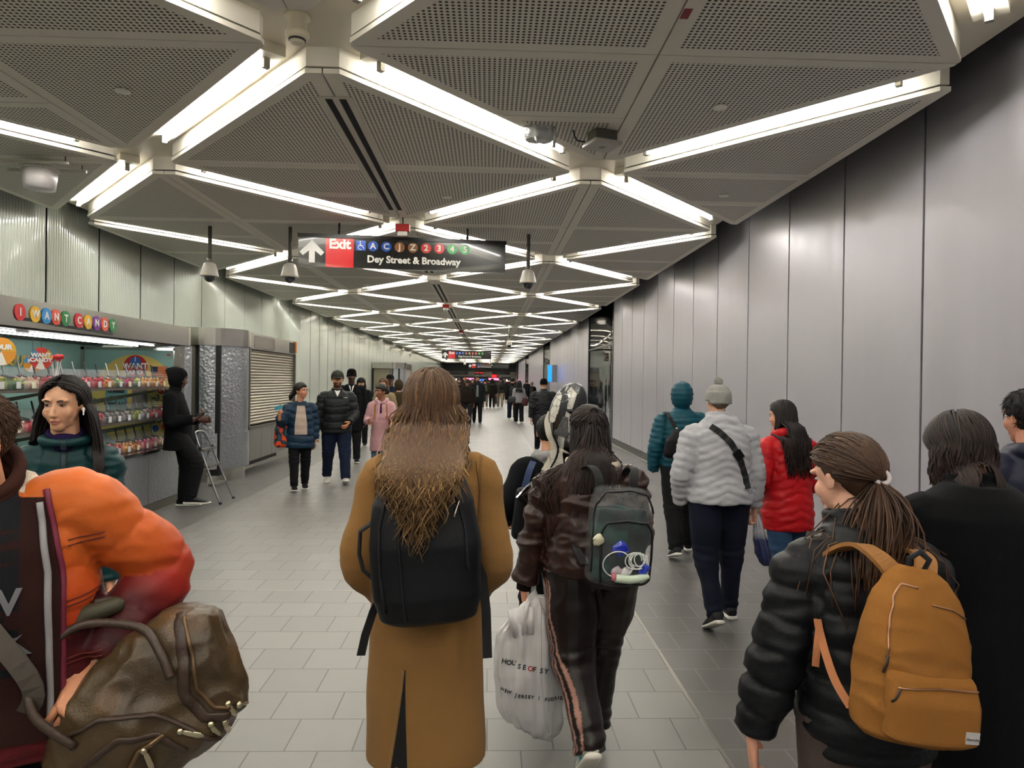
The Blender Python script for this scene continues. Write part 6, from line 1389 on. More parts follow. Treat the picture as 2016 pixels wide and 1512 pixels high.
# ---------- step ladder
def ladder():
    e = empty('step_ladder', (-3.5, 9.37, 0)); tag(e, 'folded-out aluminium step ladder beside the metal column of the candy kiosk', 'step ladder'); al = mat('aluminium', '#8b8c8c', .35, .7); bk = mat('rubber', '#151515', .7)
    f = lambda *p: A3(*p) - A3(-3.5, 9.37, 0)
    P, _ = catmull([f(-3.37, 9.14, .0), f(-3.55, 9.17, .45), f(-3.70, 9.20, .83), f(-3.745, 9.28, .905), f(-3.745, 9.46, .905), f(-3.70, 9.54, .83), f(-3.55, 9.57, .45), f(-3.37, 9.60, 0)], [0]*8, 5); MB().tube(P, .0125, 8).build('front_frame', al, e, True)
    for y in (9.19, 9.55): MB().tube([f(-3.66, y, .70), f(-4.0+.15, y, .0)], .011, 8).build('rear_leg', al, e, True)
    for z, x in ((.24, -3.465), (.47, -3.56), (.68, -3.62)): MB().box(tuple(f(x-.07, 9.17, z-.012)), tuple(f(x+.03, 9.57, z+.012))).build('tread', mat('tread', '#55554f', .5), e)
    for p in (f(-3.37, 9.14, .015), f(-3.37, 9.60, .015)): MB().ell(p, (.022, .018, .016), 10, 6).build('rubber_foot', bk, e, True)
    for y in (9.18, 9.56): MB().ell(f(-3.645, y, .70), (.022, .016, .03), 10, 6).build('hinge', bk, e, True)
ladder()
# ---------- exit signs
def exit_sign(pL, pR, ztop, h, label, small=False):
    pL, pR = Vector(pL), Vector(pR); c = (pL+pR)/2; d = pR-pL; w = d.xy.length; rz = math.atan2(d.y, d.x)
    e = empty('exit_sign', (c.x, c.y, ztop - h/2), rz); tag(e, label, 'sign')
    blk = mat('sign_black', '#0c0d0e', .22, spec=.6, coat=.5); MB().box((-w/2, -.02, -h/2), (w/2, .02, h/2-.045)).build('panel', blk, e); MB().box((-w/2-.01, -.035, h/2-.045), (w/2+.01, .035, h/2)).build('top_rail', mat('rail_black', '#151516', .3, .4), e)
    u = h/.37; y = -.0215; H2 = h/2-.045; lo = -h/2
    MB().box((-w/2+.30*u, y, lo), (-w/2+.61*u, -.0195, H2)).build('red_field', mat('sign_red', '#c8282c', .25, coat=.5), e)
    ar = MB(); cx = -w/2+.15*u; s = u; yy = y-.001
    pts = [(-.032, -.13), (.032, -.13), (.032, .005), (.10, -.05), (.135, -.012), (0, .125), (-.135, -.012), (-.10, -.05), (-.032, .005)]; ar.add([(cx+x*s, yy, z*s-.012) for x, z in pts], [(0, 1, 2, 8), (2, 3, 4, 5), (8, 2, 5), (5, 6, 7, 8)]); ar.build('arrow', whitep, e)
    T = lambda t, size, x, z, m_=whitep, bold=.004: text('lettering', t, size*u, (x, y-.002, z*u), (R(90), 0, 0), m_, e, bold=bold*u, extrude=.0008)
    T('Exit', .155, -w/2+.455*u, .075, bold=.006)
    x0 = -w/2+.69*u; hb = mat('sign_blue', '#1f4fb0', .3); MB().box((x0-.052*u, y-.001, .015*u), (x0+.052*u, y, .125*u)).build('access_badge', hb, e)
    a = np.linspace(.3, 5.2, 18); MB().tube(np.c_[x0-.004*u + .026*u*np.cos(a), np.full(18, y-.003), .05*u + .026*u*np.sin(a)], .0035*u, 5).tube([(x0-.008*u, y-.003, .105*u), (x0-.006*u, y-.003, .068*u), (x0+.018*u, y-.003, .066*u), (x0+.032*u, y-.003, .035*u)], .0045*u, 5).ell((x0-.008*u, y-.003, .114*u), (.007*u, .002, .007*u), 8, 6).build('wheelchair_symbol', whitep, e)
    cols_ = ['#1a4aa8', '#1a4aa8', '#8a5a34', '#8a5a34', '#cc2a2a', '#cc2a2a', '#2f9a48', '#2f9a48']; a = np.linspace(0, 2*np.pi, 28, endpoint=False)
    for i, ch in enumerate('ACJZ2345'):
        x = x0 + (.135 + .150*i)*u; MB().add(np.c_[x + .058*u*np.cos(a), np.full(28, y-.001), .068*u + .058*u*np.sin(a)], [tuple(range(28))]).build('route_disc', mat('rd'+cols_[i], cols_[i], .3), e); T(ch, .095, x, .068, bold=.003)
    T('Dey Street & Broadway', .110, x0 + .60*u, -.082, bold=.0035)
    for s_ in (-1, 1): MB().tube([(s_*w*.31, 0, h/2), (s_*w*.31, 0, ZC-(ztop-h/2))], .012, 8).ell((s_*w*.31, 0, h/2+.03), (.02, .02, .03), 8, 6).build('hanger', mat('rail_black', '#151516', .3, .4), e)
pa, pb = at(588, 470, 8.86), at(995, 486, 9.12)
exit_sign((pa.x, pa.y, 0), (pb.x, pb.y, 0), H_CAM+1.775, .405, 'black overhead exit sign for Dey Street and Broadway, nearest of the hanging signs')
pa, pb = at(870, 698, 37.5), at(967, 698, 37.7); exit_sign((pa.x, pa.y, 0), (pb.x, pb.y, 0), H_CAM+1.52, .42, 'distant black exit sign hanging halfway down the passage')
pa, pb = at(922, 720, 62), at(1002, 720, 62); exit_sign((pa.x, pa.y, 0), (pb.x, pb.y, 0), H_CAM+1.42, .40, 'farthest black overhead sign near the end of the passage')
# ---------- dome cameras
wh = mat('camera_white', '#b7b2a8', .4); dm = mat('dome_glass', '#1a1c20', .05, coat=1.)
def dome(px, py, Yv, label, k=1.):
    p = at(px, py, Yv); e = empty('dome_camera', (p.x, p.y, ZC)); tag(e, label, 'security camera', 'dome cameras on ceiling poles'); L = ZC - (H_CAM+1.25)
    MB().cyl((0, 0), .024, -L+.22, 0, 12).cyl((0, 0), .034, -L+.20, -L+.26, 12).build('pole', mat('pole_grey', '#6d6a64', .4, .6), e, True)
    a = np.arange(24)/24*2*np.pi; rg = lambda r, z: np.c_[r*np.cos(a), r*np.sin(a), np.full(24, z)]
    MB().rings([rg(.03, -L+.21), rg(.07, -L+.19), rg(.088, -L+.14), rg(.108, -L+.05), rg(.115, -L+.035), rg(.112, -L+.028)]).build('housing', wh, e, True)
    MB().ell((0, 0, -L+.03), (.072, .072, .078), 20, 12).build('dome', dm, e, True)
    MB().box((-.012, -.112, -L+.042), (.012, -.104, -L+.058)).build('sticker', yel, e)
dome(413, 500, 9.25, 'dome camera on a pole, leftmost of the three near the exit sign'); dome(571, 500, 9.2, 'dome camera on a pole just left of the near exit sign'); dome(1040, 520, 9.35, 'dome camera on a pole just right of the near exit sign')
dome(1003, 650, 26, 'far dome camera above the right side of the passage'); dome(879, 690, 44, 'distant dome camera hanging left of the second exit sign'); dome(915, 720, 60, 'very distant dome camera below the ceiling, left of the farthest sign'); dome(965, 712, 56, 'very distant dome camera to the right of the second exit sign')
# ---------- smoke detector, strobe, wrapped camera, access point, sprinklers
e = empty('smoke_detector', (XC-.06, Y0+.02, ZC+TD)); tag(e, 'cream smoke detector hanging from the ceiling node overhead', 'smoke detector'); a = np.arange(28)/28*2*np.pi; rg = lambda r, z: np.c_[r*np.cos(a), r*np.sin(a), np.full(28, z)]
crm = mat('detector_cream', '#d2cab6', .4); MB().rings([rg(.075, 0), rg(.075, -.012), rg(.055, -.016), rg(.055, -.085)]).build('base', crm, e, True); MB().rings([rg(.056, -.085), rg(.068, -.095), rg(.068, -.115), rg(.056, -.135)]).build('head', crm, e, True); MB().rings([rg(.050, -.134), rg(.048, -.145)]).build('sensor_ring', blackp, e, True); MB().rings([rg(.046, -.140), rg(.040, -.156), rg(.02, -.160)]).build('cap', crm, e, True)
for px, py, Yv, lab in ((793, 452, 8.72, 'red strobe alarm box under the ceiling node above the exit sign'), (878, 600, 17.9, 'small red strobe alarm box under a ceiling node beyond the exit sign'), (908, 650, 27.2, 'tiny distant red strobe box on the middle ceiling line')):
    p = at(px, py, Yv); e = empty('strobe_alarm', (p.x, p.y, ZC-.10)); tag(e, lab, 'alarm'); MB().tube([(0, 0, .05), (0, 0, .27)], .008, 6).build('stem', mat('rail_black', '#151516', .3, .4), e); MB().box((-.085, -.05, -.03), (.085, .05, .06)).build('box', mat('alarm_red', '#8e1c1c', .4), e, bevel=.006); MB().box((-.06, -.045, -.085), (.06, .045, -.03)).build('lens', mat('lens_clear', '#cfcac2', .1, coat=1.), e, bevel=.008)
p = at(854, 541, 13.4); e = empty('speaker_box', (p.x, p.y, ZC-.02)); tag(e, 'small white box under the ceiling node behind the exit sign', 'device'); MB().box((-.12, -.06, -.05), (.12, .06, .02)).build('case', wh, e, bevel=.01); MB().box((-.02, -.02, .02), (.02, .02, .19)).build('stem', wh, e)
p = at(1062, 262, 5.42); e = empty('wrapped_camera', (p.x, p.y, p.z)); tag(e, 'ceiling device wrapped in clear plastic and tape beside the tube light', 'device')
m = MB(); m.box((-.11, -.08, -.05), (.11, .08, .07)); me = m.mesh(); bpy.data.meshes.remove(me)
me = softbox([(-.06, 0, 0, .10, .07), (-.02, 0, 0, .115, .085), (.05, 0, 0, .115, .085), (.08, .0, 0, .10, .07)], 30, .008, seed=4, noise_amp=.014, freq=22); put('plastic_wrap', me, mat('wrap_film', '#aaa9a6', .12, spec=.9, coat=1., bump=('noise', 50, .8)), e, True)
MB().tube([(.09, -.05, .07), (.115, -.06, -.02), (.105, -.07, -.13)], [(.012, .008)]*3, 8).build('hanging_tape', mat('wrap_film', '#aaa9a6'), e, True); MB().tube([(-.03, -.06, -.05), (-.02, -.07, -.10)], [.02, .003], 8).build('wrap_tail', mat('wrap_film', '#aaa9a6'), e, True); MB().tube([(0, 0, .07), (0, 0, ZC-p.z+.02)], .02, 8).build('bracket', sst2, e)
p = at(1186, 258, 5.45); e = empty('wireless_access_point', (p.x, p.y, ZC-.10), R(20)); tag(e, 'flat white square access point fixed under the perforated ceiling', 'device'); MB().box((-.12, -.11, -.02), (.12, .11, .015)).build('case', wh, e, bevel=.012); MB().box((-.09, -.07, .015), (.09, .07, .10)).build('bracket', mat('bracket_grey', '#59574f', .5), e); MB().cyl((0, 0), .025, -.0215, -.02, 16).build('logo', mat('logo_grey', '#8b8780', .5), e); P, _ = catmull([(-.12, .05, .02), (-.19, .06, .03), (-.22, .06, .10)], [0]*3, 5); MB().tube(P, .006, 6).build('cable', blackp, e, True)
p = at(78, 372, 6.55); e = empty('ceiling_camera', (p.x, p.y, ZC-.10)); tag(e, 'white drum-shaped camera housing on rails near the left wall', 'security camera'); MB().cyl((0, 0), .125, -.16, .01, 28, r2=.145).build('housing', mat('drum_white', '#bdb9b8', .35), e, True); MB().cyl((0, 0), .155, .008, .022, 28).build('flange', wh, e, True)
for s_ in (-1, 1): MB().box((-.36, s_*.13-.012, .03), (.34, s_*.13+.012, .055)).build('rail', wh, e)
for x, y in ((-.33, -.13), (.3, -.13), (-.1, .13), (.3, .13)): MB().tube([(x, y, .05), (x, y, .10)], .005, 6).build('rod', blackp, e)
for px, py, lab in ((242, 183, 'round white sprinkler cover on the perforated panel left of the smoke detector'), (1418, 215, 'round white sprinkler cover above the long tube light near the right wall'), (1425, 388, 'round white sprinkler cover on the edge panel near the right wall'), (880, 391, 'round white sprinkler cover just right of the air slots'), (1232, 478, 'small round sprinkler cover beyond the right ceiling node'), (722, 562, 'small sprinkler cover left of the middle line beyond the exit sign'), (632, 560, 'small dark sprinkler head near the left ceiling node')):
    d = ray(px, py); t = (ZC-.02-H_CAM)/d.z; e = empty('sprinkler_cover', (d.x*t, d.y*t, ZC)); tag(e, lab, 'sprinkler', 'sprinkler covers in the ceiling'); MB().cyl((0, 0), .048, -.014, -.004, 24).build('cover', mat('cover_white', '#f4f0e6', .5), e, True); MB().cyl((0, 0), .02, -.012, .0, 12).build('neck', blackp, e, True)
d = ray(1351, 27); t = (ZC-.001-H_CAM)/d.z; o = MB().box((-.022, -.05, -.003), (.022, .05, -.0007)).build('sticker', mat('sticker_red', '#8e2a30', .5), None, loc=(d.x*t, d.y*t, ZC)); tag(o, 'small red sticker on the ceiling seam overhead', 'sticker')
# ---------- blue screen on the metal wall, header displays, far shops
p = at(1100, 736, 33.8); e = empty('wall_screen', (WXR, 33.8, p.z)); tag(e, 'slim bright blue display projecting from the metal wall', 'screen'); MB().box((-.46, -.0, -.40), (0, .12, .42)).build('case', mat('case_silver', '#8d9094', .3, .6), e); MB().box((-.44, -.006, -.38), (-.25, .0, .40)).build('display', mat('display_blue', '#1266e0', .3, emit=(1.1, None)), e)
for i, (x0, x1, lab) in enumerate(((885, 921, 'left dark display panel on the beige header at the passage end'), (935, 953, 'middle dark display with red text on the beige header'), (969, 1004, 'right dark display panel on the beige header at the passage end'))):
    a_, b_ = at(x0, 735, YE-.06), at(x1, 735, YE-.06); zc = at(x0, 734, YE).z; e = empty('header_display', ((a_.x+b_.x)/2, YE-.06, zc)); tag(e, lab, 'display'); w = (b_.x-a_.x)/2; MB().box((-w, -.1, -.20), (w, .03, .20)).build('case', mat('display_black', '#090a0a', .3), e)
    if i == 1: text('lettering', 'NEXT TRAIN', .17, (0, -.105, 0), (R(90), 0, 0), mat('red_led', '#d02020', .5, emit=(1.2, None)), e)
sh = mat('shop_pink', '#c05070', .5, emit=(1.6, '#e06080')); shw = mat('shop_white', '#e0d8d0', .5, emit=(1.8, None)); shb = mat('shop_blue', '#4060c0', .5, emit=(1.3, None))
for x, w, m_, z, lab in ((-4.2, .8, shw, 1.62, 'white'), (-2.4, 1.3, sh, 1.72, 'pink'), (-.6, .9, shb, 1.6, 'blue'), (.9, 1.6, sh, 1.75, 'wide pink'), (2.4, .7, shw, 1.6, 'narrow white')):
    e = empty('lit_shop_sign', (x, YE+6, z)); tag(e, '%s lit shop sign in the hall beyond the passage' % lab, 'sign'); MB().box((-w/2, 0, -.12), (w/2, .1, .12)).build('face', m_, e)
e = empty('red_sign', (at(973, 742, YE).x, YE-.1, at(973, 740, YE).z)); tag(e, 'small red square sign under the beige header', 'sign'); MB().box((-.28, -.05, -.2), (.28, .05, .2)).build('face', mat('face_red', '#c01c22', .4, emit=(.6, None)), e)
# things behind the first glazed bay
e = empty('shop_screen', (WXR+1.0, 21.6, 1.25)); tag(e, 'dark shop display panel behind the first glazed bay', 'display'); MB().box((-.7, -.05, -.55), (.7, .05, .62)).build('panel', mat('scr', '#23383c', .2, coat=.6), e); MB().box((-.5, -.05, -1.25), (-.4, .05, -.5)).box((.4, -.05, -1.25), (.5, .05, -.5)).build('stand', mull, e)
p = ground(1045, 830); o = MB().rings([np.c_[.09*np.cos(a)*(1+.2*np.sin(3*a)), .06*np.sin(a), np.full(28, .001)], np.c_[.07*np.cos(a), .045*np.sin(a), np.full(28, .012)]]).build('paper_scrap', whitep, None, loc=tuple(p)); tag(o, 'scrap of white paper lying on the floor tiles in mid passage', 'litter')
# ================================================================ THE CROWD FURTHER DOWN THE PASSAGE
def walk(ph, sw=16):
    s = math.sin(ph); return dict(legL=((sw*s, 1), (sw*s - 14*max(0, -s) - 2, 1), -14*max(0, -s)), legR=((-sw*s, 1), (-sw*s - 14*max(0, s) - 2, 1), -14*max(0, s)), armL=((-12*s, 9), (-12*s+14, 3)), armR=((12*s, 9), (12*s+14, 3)))
def bg(label, px, Y, H, yaw, ph=0., det=1, coat='#15161a', style='wool', fab='cotton', hem=.47, pants='#14151b', shoe='#17171a', sole='#d8d5cc', hair=('cap', '#120e0c'), skin='#b98263', b=1.05, hood=None, lam=.09, pose=None, group=None, prof=JACKET, sl=(.045, .043, .040, .034), collar=None, head=(0, -3, 0), hs=1.09, beard=None, open_=None, **kw):
    p = dict(walk(ph)); p['head'] = head; p['lean'] = 3; p.update(pose or {})
    c = make_person(label, (X_(px, Y, 760), Y), yaw, H, p, b=b, det=det, skin=skin, hs=hs, group=group, beard=beard)
    top(c, kw.get('tname', 'jacket'), hem*H, prof, style, coat, fab, sl, lam=lam, collar=collar, hood='down' if hood == 'down' else None, seed=int(px) % 17, amp=kw.get('amp', 1.))
    bottoms(c, col=pants, r=kw.get('pr', (.060, .048, .042, .036))); shoes(c, shoe, sole)
    k = hair[0]
    if k == 'cap': hair_cap(c, hair[1], .014, nape=-.06, rough=.005)
    if k == 'fuzz': hair_cap(c, hair[1], .014, nape=-.06, rough=.004); hair_fuzz(c, 500, .03, hair[1], rad=.0025)
    if k == 'long': hair_cap(c, hair[1], .012, nape=-.08, name='scalp_hair'); hair_long(c, 170 if det < 2 else 420, hair[2], hair[1], rad=.011 if det < 2 else .006, wave=.012, seed=3, face_clear=.03)
    if k == 'bun':
        hair_cap(c, hair[1], .014, nape=-.075, name='scalp_hair'); m = MB(); m.ell(xf(c.MH, A3(0, -.125, -.01)), (.045, .038, .05), 14, 10); me = m.mesh(); solidcol(me, hair[1]); put('hair_bun', me, mat('hair', '#333333'), c.root, True)
    if k == 'beanie': beanie(c, hair[1], 0, tall=.012)
    if k == 'hood': hood_up(c, hair[1], fab)
    if k == 'ballcap': hair_cap(c, '#120e0c', .010, nape=-.05); ball_cap(c, hair[1])
    if open_:
        bv = bvh_of(c.top); n, kk = 6, 14; P = [((-.05 + .1*i/n)*open_[2]*(1.15 - .45*max(0, (z/H-.62)/.18)), 0, z) for z in np.linspace(open_[3]*H, .80*H, kk+1) for i in range(n+1)]; q = onto(bv, P, (0, -1, 0), .006); m = MB(); m.add(q, [(j*(n+1)+i, j*(n+1)+i+1, (j+1)*(n+1)+i+1, (j+1)*(n+1)+i) for j in range(kk) for i in range(n)]); me = m.mesh(); solidcol(me, open_[1]); put(open_[0], me, fabric('cotton'), c.root, True)
    return c
def bag(name, c, label, off, size, col, straps=True, rz=0., cat='backpack', fab='nylon', pal=None):
    r = c.root; Mz = Matrix.Rotation(r.rotation_euler[2], 3, 'Z'); o = Mz @ Vector(off); e = empty(name, (r.location.x + o.x, r.location.y + o.y, off[2]), r.rotation_euler[2] + rz); tag(e, label, cat)
    w, d, h = size; me = softbox([(0, 0, 0, w*.7, d*.6), (.03, 0, 0, w, d), (h*.6, 0, 0, w*.95, d*.9), (h*.95, 0, 0, w*.6, d*.5)], 24, .012, seed=int(w*1000)); v = vco(me); C = np.tile(lin(col), (len(v), 1))
    if pal: q = nz(v, (16, 16, 16)); C[q > .12] = lin(pal[0]); C[q < -.22] = lin(pal[1])
    setcol(me, 'Col', C); put('body', me, fabric(fab), e, True)
    if straps:
        for s in (-1, 1): P, _ = catmull([(s*w*.5, d*.4, h*.85), (s*w*.6, .08, h+.06), (s*w*.65, .17, h+.06), (s*w*.8, .25, h*.7), (s*w*.9, .18, h*.3)], [0]*5, 4); ribbon(P, .02, .003, (1, 0, 0), mat('webbing', '#0c0c0e', .8), 'strap', e)
    return e
F = lambda px, Y: 180 + math.degrees(math.atan2(-X_(px, Y, 760), Y))*0 + (-(math.degrees(math.atan2(X_(px, Y, 760), Y))))    # yaw that faces the camera
# --- the group walking towards the camera on the left
c = bg('woman in an open dark blue puffer coat and black trousers, smiling to her left', 592, 10.4, 1.53, F(592, 10.4)+4, .9, det=2, coat='#10283c', style='puffer', fab='nylon', hem=.40, pants='#0d0d0f', lam=.10, head=(50, 0, 0), hair=('cap', '#0f0b0a'), skin='#b57f60', sl=(.047, .047, .044, .036), b=1.06, hs=1.14,
       prof=[(0, .128, .10, 0), (.12, .130, .104, 0), (.35, .122, .094, 0), (.62, .116, .086, 0), (.82, .105, .07, -.004), (.92, .082, .058, -.006), (1.0, .05, .045, -.004)], open_=('striped_top', '#a8968a', 1.5, .53), pose=dict(armR=((20, 22), (110, 10)), legR=((10, 0), (6, 0), 0), legL=((-6, 0), (-14, 0), -8), handR=dict(dir=(0, .4, 1), palm=(-1, -.5, 0), thumb=(1, 0, .5), curl=70)))
m = MB(); m.ell(xf(c.MH, A3(.0, -.125, -.03)), (.035, .04, .05), 14, 10); limb(m, [xf(c.MH, A3(0, -.12, -.03)), xf(c.MH, A3(.02, -.16, -.08)), xf(c.MH, A3(.03, -.17, -.13))], [.03, .035, .015], 4, 10); me = m.mesh(); solidcol(me, '#0f0b0a'); put('ponytail', me, mat('hair', '#333333'), c.root, True)
g = MB(); aa = np.linspace(0, 2*np.pi, 18, endpoint=False)
for s in (-1, 1): g.tube(xf(c.MH, np.c_[s*.032 + .024*np.cos(aa), np.full(18, .100) - .012*np.abs(np.cos(aa))*0, .010 + .019*np.sin(aa)]), .0016, 5, closed=True)
g.tube(xf(c.MH, [(-.008, .102, .012), (.008, .102, .012)]), .0014, 5); g.build('glasses', mat('frame_dark', '#1a1715', .3), c.root, True)
bag('backpack', c, 'orange, teal and navy patterned backpack hanging off the arm of the blue puffer coat', (.23, -.02, .62), (.13, .10, .42), '#12202c', False, pal=('#c8421e', '#0f4a52'))
r = c.root; card = MB().box((-.05, -.004, -.03), (.05, .004, .03)).build('travel_card', mat('card_teal', '#2f7f90', .4), None, loc=(0, 0, 0)); Mz = Matrix.Rotation(r.rotation_euler[2], 3, 'Z'); w = Mz @ Vector(c.J['wrR'] + A3(.02, .05, .14)); card.location = (r.location.x + w.x, r.location.y + w.y, w.z); card.rotation_euler = (0, R(20), r.rotation_euler[2]); tag(card, 'teal card held up by the woman in the blue puffer coat', 'card')
c = bg('stout bearded man in a grey cap, dark padded jacket and blue jeans, facing the camera', 664, 11.1, 1.72, F(664, 11.1)+2, 2.6, det=2, coat='#16191b', style='puffer', fab='nylon', hem=.455, pants='#131d33', shoe='#b9b4a8', sole='#dcd8cf', lam=.12, hair=('ballcap', '#33362f'), skin='#b07a56', b=1.22, beard=.85, hs=1.15, head=(0, -2, 0), collar=(.045, .062, .015), amp=.7, pr=(.062, .052, .046, .042),
       pose=dict(legL=((12, 3), (10, 2), 12), legR=((-4, 3), (-20, 2), -10), armR=((0, 14), (10, 6)), armL=((8, 12), (60, -22))))
bv = bvh_of(c.top); q = onto(bv, [(-.10, 0, 1.33)], (0, -1, 0), .003)[0]; text('lettering', 'Columbia', .026, tuple(q), (R(90), 0, R(180)), whitep, c.root, bold=.0006, extrude=.0006)
m = MB(); v = onto(bv, [(-.045, 0, 1.44), (.045, 0, 1.44), (0, 0, 1.34)], (0, -1, 0), .006); m.add(v, [(0, 1, 2)]); m.build('white_shirt', whitep, c.root)
c = bg('tall man in a black knitted cap and black coat behind the man in grey cap', 692, 13.9, 1.80, F(692, 13.9), .5, det=2, coat='#0f1012', hem=.34, pants='#121316', hair=('beanie', '#0b0b0c'), skin='#3e2519', b=1.15, prof=[(0, .115, .09, 0), (.3, .110, .086, 0), (.6, .105, .08, 0), (.82, .108, .07, 0), (.92, .082, .058, -.004), (1.0, .05, .045, 0)])
m = MB()
for s in (-1, 1): v = onto(bvh_of(c.top), [(s*.02, 0, 1.47), (s*.055, 0, 1.50), (s*.0, 0, 1.33)], (0, -1, 0), .008); m.add(v, [(0, 1, 2)])
m.build('white_collar', whitep, c.root)
c = bg('person with long black hair in black clothes looking down at a board', 711, 17.4, 1.66, F(711, 17.4), 1.2, det=1, coat='#111214', pants='#0f0f11', hair=('long', '#0d0a0a', .35), skin='#c09070', head=(0, -22, 0), pose=dict(armL=((20, 8), (80, -20)), armR=((20, 8), (80, -20)))); e = empty('clipboard', (X_(716, 17, 800), 17.0, 1.02), R(10)); tag(e, 'white clipboard held flat by the black-clad person looking down', 'clipboard'); MB().box((-.16, -.11, -.006), (.16, .11, .006)).build('board', whitep, e); MB().box((-.04, .08, .006), (.04, .11, .016)).build('clip', metal, e)
c = bg('woman in a light pink hooded coat with wired earphones, looking to her right', 752, 11.6, 1.53, F(752, 11.6)-6, 0, det=2, coat='#b58a8e', style='quilt', fab='nylon', hem=.30, pants='#5a6a80', hair=('bun', '#0f0b0a'), skin='#8a5a42', lam=.16, amp=.6, head=(-46, -4, 0), hood='down', b=1.02, hs=1.12, open_=('purple_top', '#43133a', .35, .70),
       prof=[(0, .120, .095, 0), (.2, .116, .092, 0), (.45, .102, .080, 0), (.66, .106, .080, 0), (.84, .103, .068, -.004), (.93, .080, .056, -.006), (1.0, .05, .045, -.004)], pose=dict(armL=((10, 14), (88, -14)), armR=((10, 14), (88, -10)), handL=dict(dir=(0, .6, .6), palm=(1, 0, 0), thumb=(0, 0, 1), curl=50)))
wv, _ = catmull([xf(c.MH, A3(.080, .005, -.02)), xf(c.MH, A3(.078, .03, -.09)), c.J['neck'] + A3(.02, .16, -.10), c.J['neck'] + A3(.06, .17, -.34)], [0]*4, 6); MB().tube(wv, .0022, 5).build('earphone_wire', mat('cable_white', '#e9e9e6'), c.root, True)
for s in (-1, 1): q = onto(bvh_of(c.top), resample([(s*.09, 0, 1.22), (s*.10, 0, .98)], 10), (0, -1, 0), .006); ribbon(q, .011, .002, (1, 0, 0), mat('tan_web', '#a5692a'), 'bag_strap', c.root)
bg('woman with fair hair in a cream scarf behind the pink coat', 758, 15.2, 1.64, F(758, 15.2)-30, 1., coat='#8a7a60', hair=('long', '#5e4630', .28), skin='#d0a088', det=1)
bg('man in a black flat cap and navy coat, behind the fair-haired woman', 768, 17.2, 1.76, F(768, 17.2), 2., coat='#141c2c', hair=('ballcap', '#101112'), skin='#6a4632', det=1)
bg('person in a bulky olive coat, half hidden by the woman in camel', 786, 16.0, 1.62, 20, 2., coat='#3a2f1e', hair=('hood', '#3a2f1e'), b=1.35, det=1)
# --- mid passage, left of centre
c = bg('bearded man in a dark green jacket and grey scarf walking towards the camera', 940, 26.4, 1.79, F(940, 26.4), .6, det=1, coat='#161a1a', pants='#0f1012', hair=('fuzz', '#0f0c0b'), skin='#a87454', b=1.08, beard=.9, hem=.42, open_=('grey_shirt', '#6f7577', .8, .56)); m = MB(); nk = c.J['neck']; a = np.linspace(0, 2*np.pi, 20, endpoint=False)
for z in (0, .03, .06): m.tube(np.c_[nk[0] + .085*np.cos(a), nk[1] + .02 + .08*np.sin(a), np.full(20, nk[2]-.02+z)], .026, 8, closed=True)
me = m.mesh(); solidcol(me, '#2a2f30'); put('scarf', me, fabric('knit'), c.root, True)
bg('man in a dark brown jacket looking down, beside the bearded man', 920, 25.6, 1.68, F(920, 25.6), 2.2, coat='#1f1814', pants='#1c1b1c', hair=('fuzz', '#0f0c0b'), skin='#8a5a40', head=(0, -30, 0), b=1.12)
bg('bearded man in dark clothes just right of the camel coat woman', 903, 31, 1.72, F(903, 31), 1.5, coat='#1a1917', hair=('fuzz', '#15100e'), skin='#b07c5c', beard=.9)
bg('person in an olive yellow hood beside the camel coat woman', 893, 33, 1.70, F(893, 33), .5, coat='#5a5228', hair=('hood', '#6a6030'))
# --- walking away, right of centre
c = bg('woman with long black hair in a light grey top and wide black trousers, walking away', 1022, 27.2, 1.62, 0, .7, det=1, coat='#7d7c80', style='wool', pants='#0f0f11', hair=('long', '#0f0b0b', .38), pr=(.062, .055, .052, .052)); bag('shoulder_bag', c, 'grey and black shoulder bag on the left side of the long-haired woman', (-.24, -.04, .78), (.18, .08, .26), '#2a2c30', False, cat='bag'); bag('shoulder_bag', c, 'dark red shoulder bag on the right side of the long-haired woman', (.22, -.10, .66), (.12, .08, .32), '#3a1518', False, cat='bag')
c = bg('man in a black hooded jacket and blue flared jeans, walking away beside the long-haired woman', 1009, 29.8, 1.78, 0, 2.0, coat='#101114', pants='#141c2e', hair=('cap', '#120e0c'), hood='down', b=1.15, pr=(.062, .052, .05, .052)); bag('backpack', c, 'black backpack with a white mark on the man in the black hooded jacket', (.0, -.20, .98), (.15, .09, .42), '#0d0e10')
c = bg('man in an olive jacket and beige trousers walking away', 985, 42.8, 1.83, 0, 2.4, coat='#33302a', pants='#7d715e', hair=('cap', '#1a1410'), b=1.12); bag('backpack', c, 'small black backpack on the man in beige trousers', (.06, -.20, 1.12), (.13, .09, .40), '#0f1012')
bg('big man in a shiny black coat and black cap walking away, beyond the patterned board', 1071, 16.4, 1.70, 2, 1.8, det=2, coat='#111216', fab='nylon', style='satin', hem=.36, pants='#101012', hair=('beanie', '#0b0b0c'), skin='#c08a6a', b=1.38, sl=(.048, .047, .044, .040), collar=(.05, .06, .018), amp=.6)
c = bg('person with light hair and a black coat walking along the metal wall', 1047, 40, 1.58, 0, 1.1, coat='#0e0f11', pants='#121214', hair=('bun', '#6a5844'), shoe='#c0bcb4', b=1.1); bag('backpack', c, 'black backpack on the light-haired person by the metal wall', (.0, -.2, .86), (.13, .08, .38), '#0a0b0c')
c = bg('person in a dark jacket with an olive backpack walking away in mid passage', 955, 40.5, 1.70, 0, .8, coat='#2b2a25', pants='#57524b', hair=('cap', '#1c1612'), shoe='#b0aca4'); bag('backpack', c, 'olive green backpack worn in mid passage', (.0, -.2, .95), (.14, .09, .40), '#3c3d22')
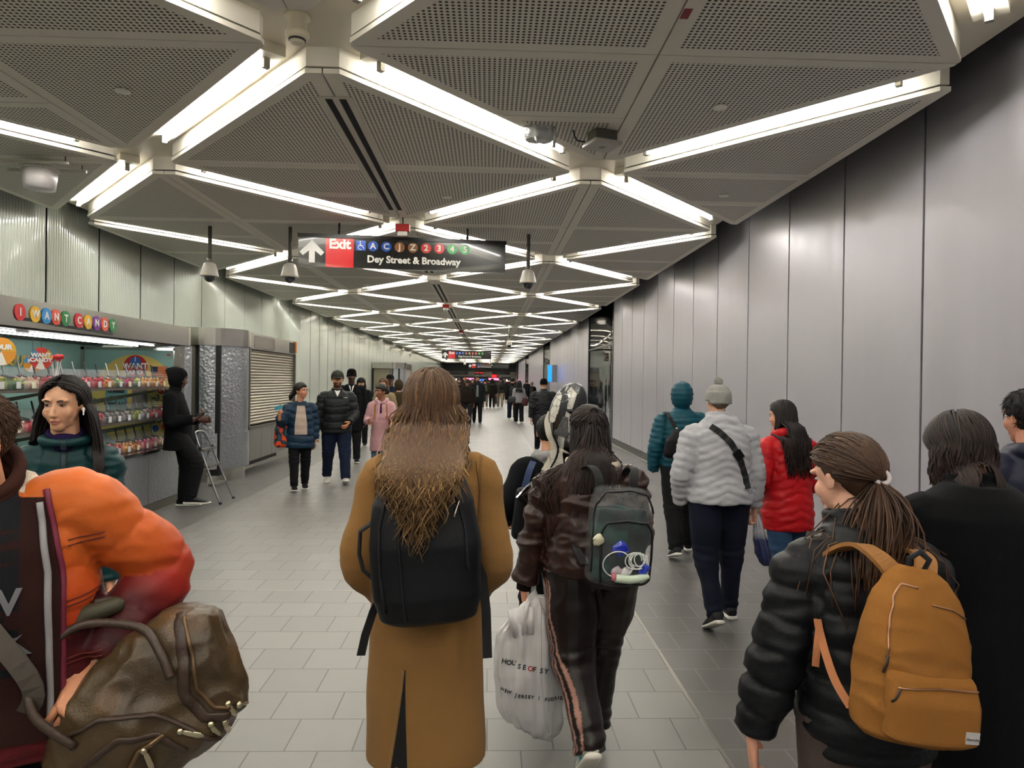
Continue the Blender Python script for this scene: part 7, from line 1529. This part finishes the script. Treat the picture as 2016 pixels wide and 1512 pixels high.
bg('woman in a dark brown coat with long hair walking away in mid passage', 969, 41.2, 1.70, 0, 2.6, coat='#1c1815', hem=.36, pants='#0f0f10', hair=('long', '#1a120f', .35))
bg('person in a pale pink coat far down the passage', 979, 50, 1.62, 0, 1., coat='#b07c84', hair=('cap', '#1a1410')); e = empty('rolling_suitcase', (X_(978, 47, 780), 47, 0)); tag(e, 'black rolling suitcase pulled far down the passage', 'suitcase'); MB().box((-.19, -.13, .06), (.19, .13, .66)).build('body', mat('case_black', '#101113', .4), e, bevel=.03); MB().tube([(-.1, 0, .66), (-.1, 0, 1.0), (.1, 0, 1.0), (.1, 0, .66)], .012, 6).build('handle', metal, e)
for s in (-1, 1): MB().tube([(s*.15-.015, 0, .03), (s*.15+.015, 0, .03)], .03, 12).build('wheel', mat('rubber', '#151515'), e)
bg('person in a dark jacket close to the metal wall, far away', 1037, 52, 1.70, 0, 1.4, coat='#191a1d', hair=('cap', '#161210'))
fars = [(948, 56, '#1a2a4a', 'beanie', '#2a6ac0', 'blue knitted cap'), (930, 48, '#20201e', 'cap', '#1a1210', 'dark jacket and dark hair'), (916, 45, '#24211d', 'beanie', '#a06a1c', 'mustard knitted cap'), (962, 60, '#14161a', 'cap', '#0f0d0c', 'black coat'), (994, 58, '#181818', 'hood', '#202226', 'grey hood'), (1001, 64, '#3a1a1c', 'cap', '#241a14', 'dark red jacket'), (972, 68, '#2a2c30', 'beanie', '#151617', 'charcoal coat and black cap'), (938, 66, '#101214', 'cap', '#2a1c14', 'black jacket and brown hair'), (955, 74, '#503030', 'cap', '#151010', 'rust brown jacket'), (986, 76, '#1c2430', 'hood', '#1c2430', 'navy hooded jacket'), (922, 70, '#2a2a26', 'beanie', '#303030', 'dark grey knitted cap'), (1012, 72, '#121417', 'cap', '#17110e', 'black jacket, close to the right wall')]
for i, (px, Y, cc, hk, hcx, d) in enumerate(fars):
    bg('far-off person near the end of the passage, %s' % d, px, Y, 1.66 + .05*(i % 3), 180 if i % 3 == 1 else 0, i*1.3, det=0, coat=cc, hair=(hk, hcx), group='far-off walkers near the passage end')
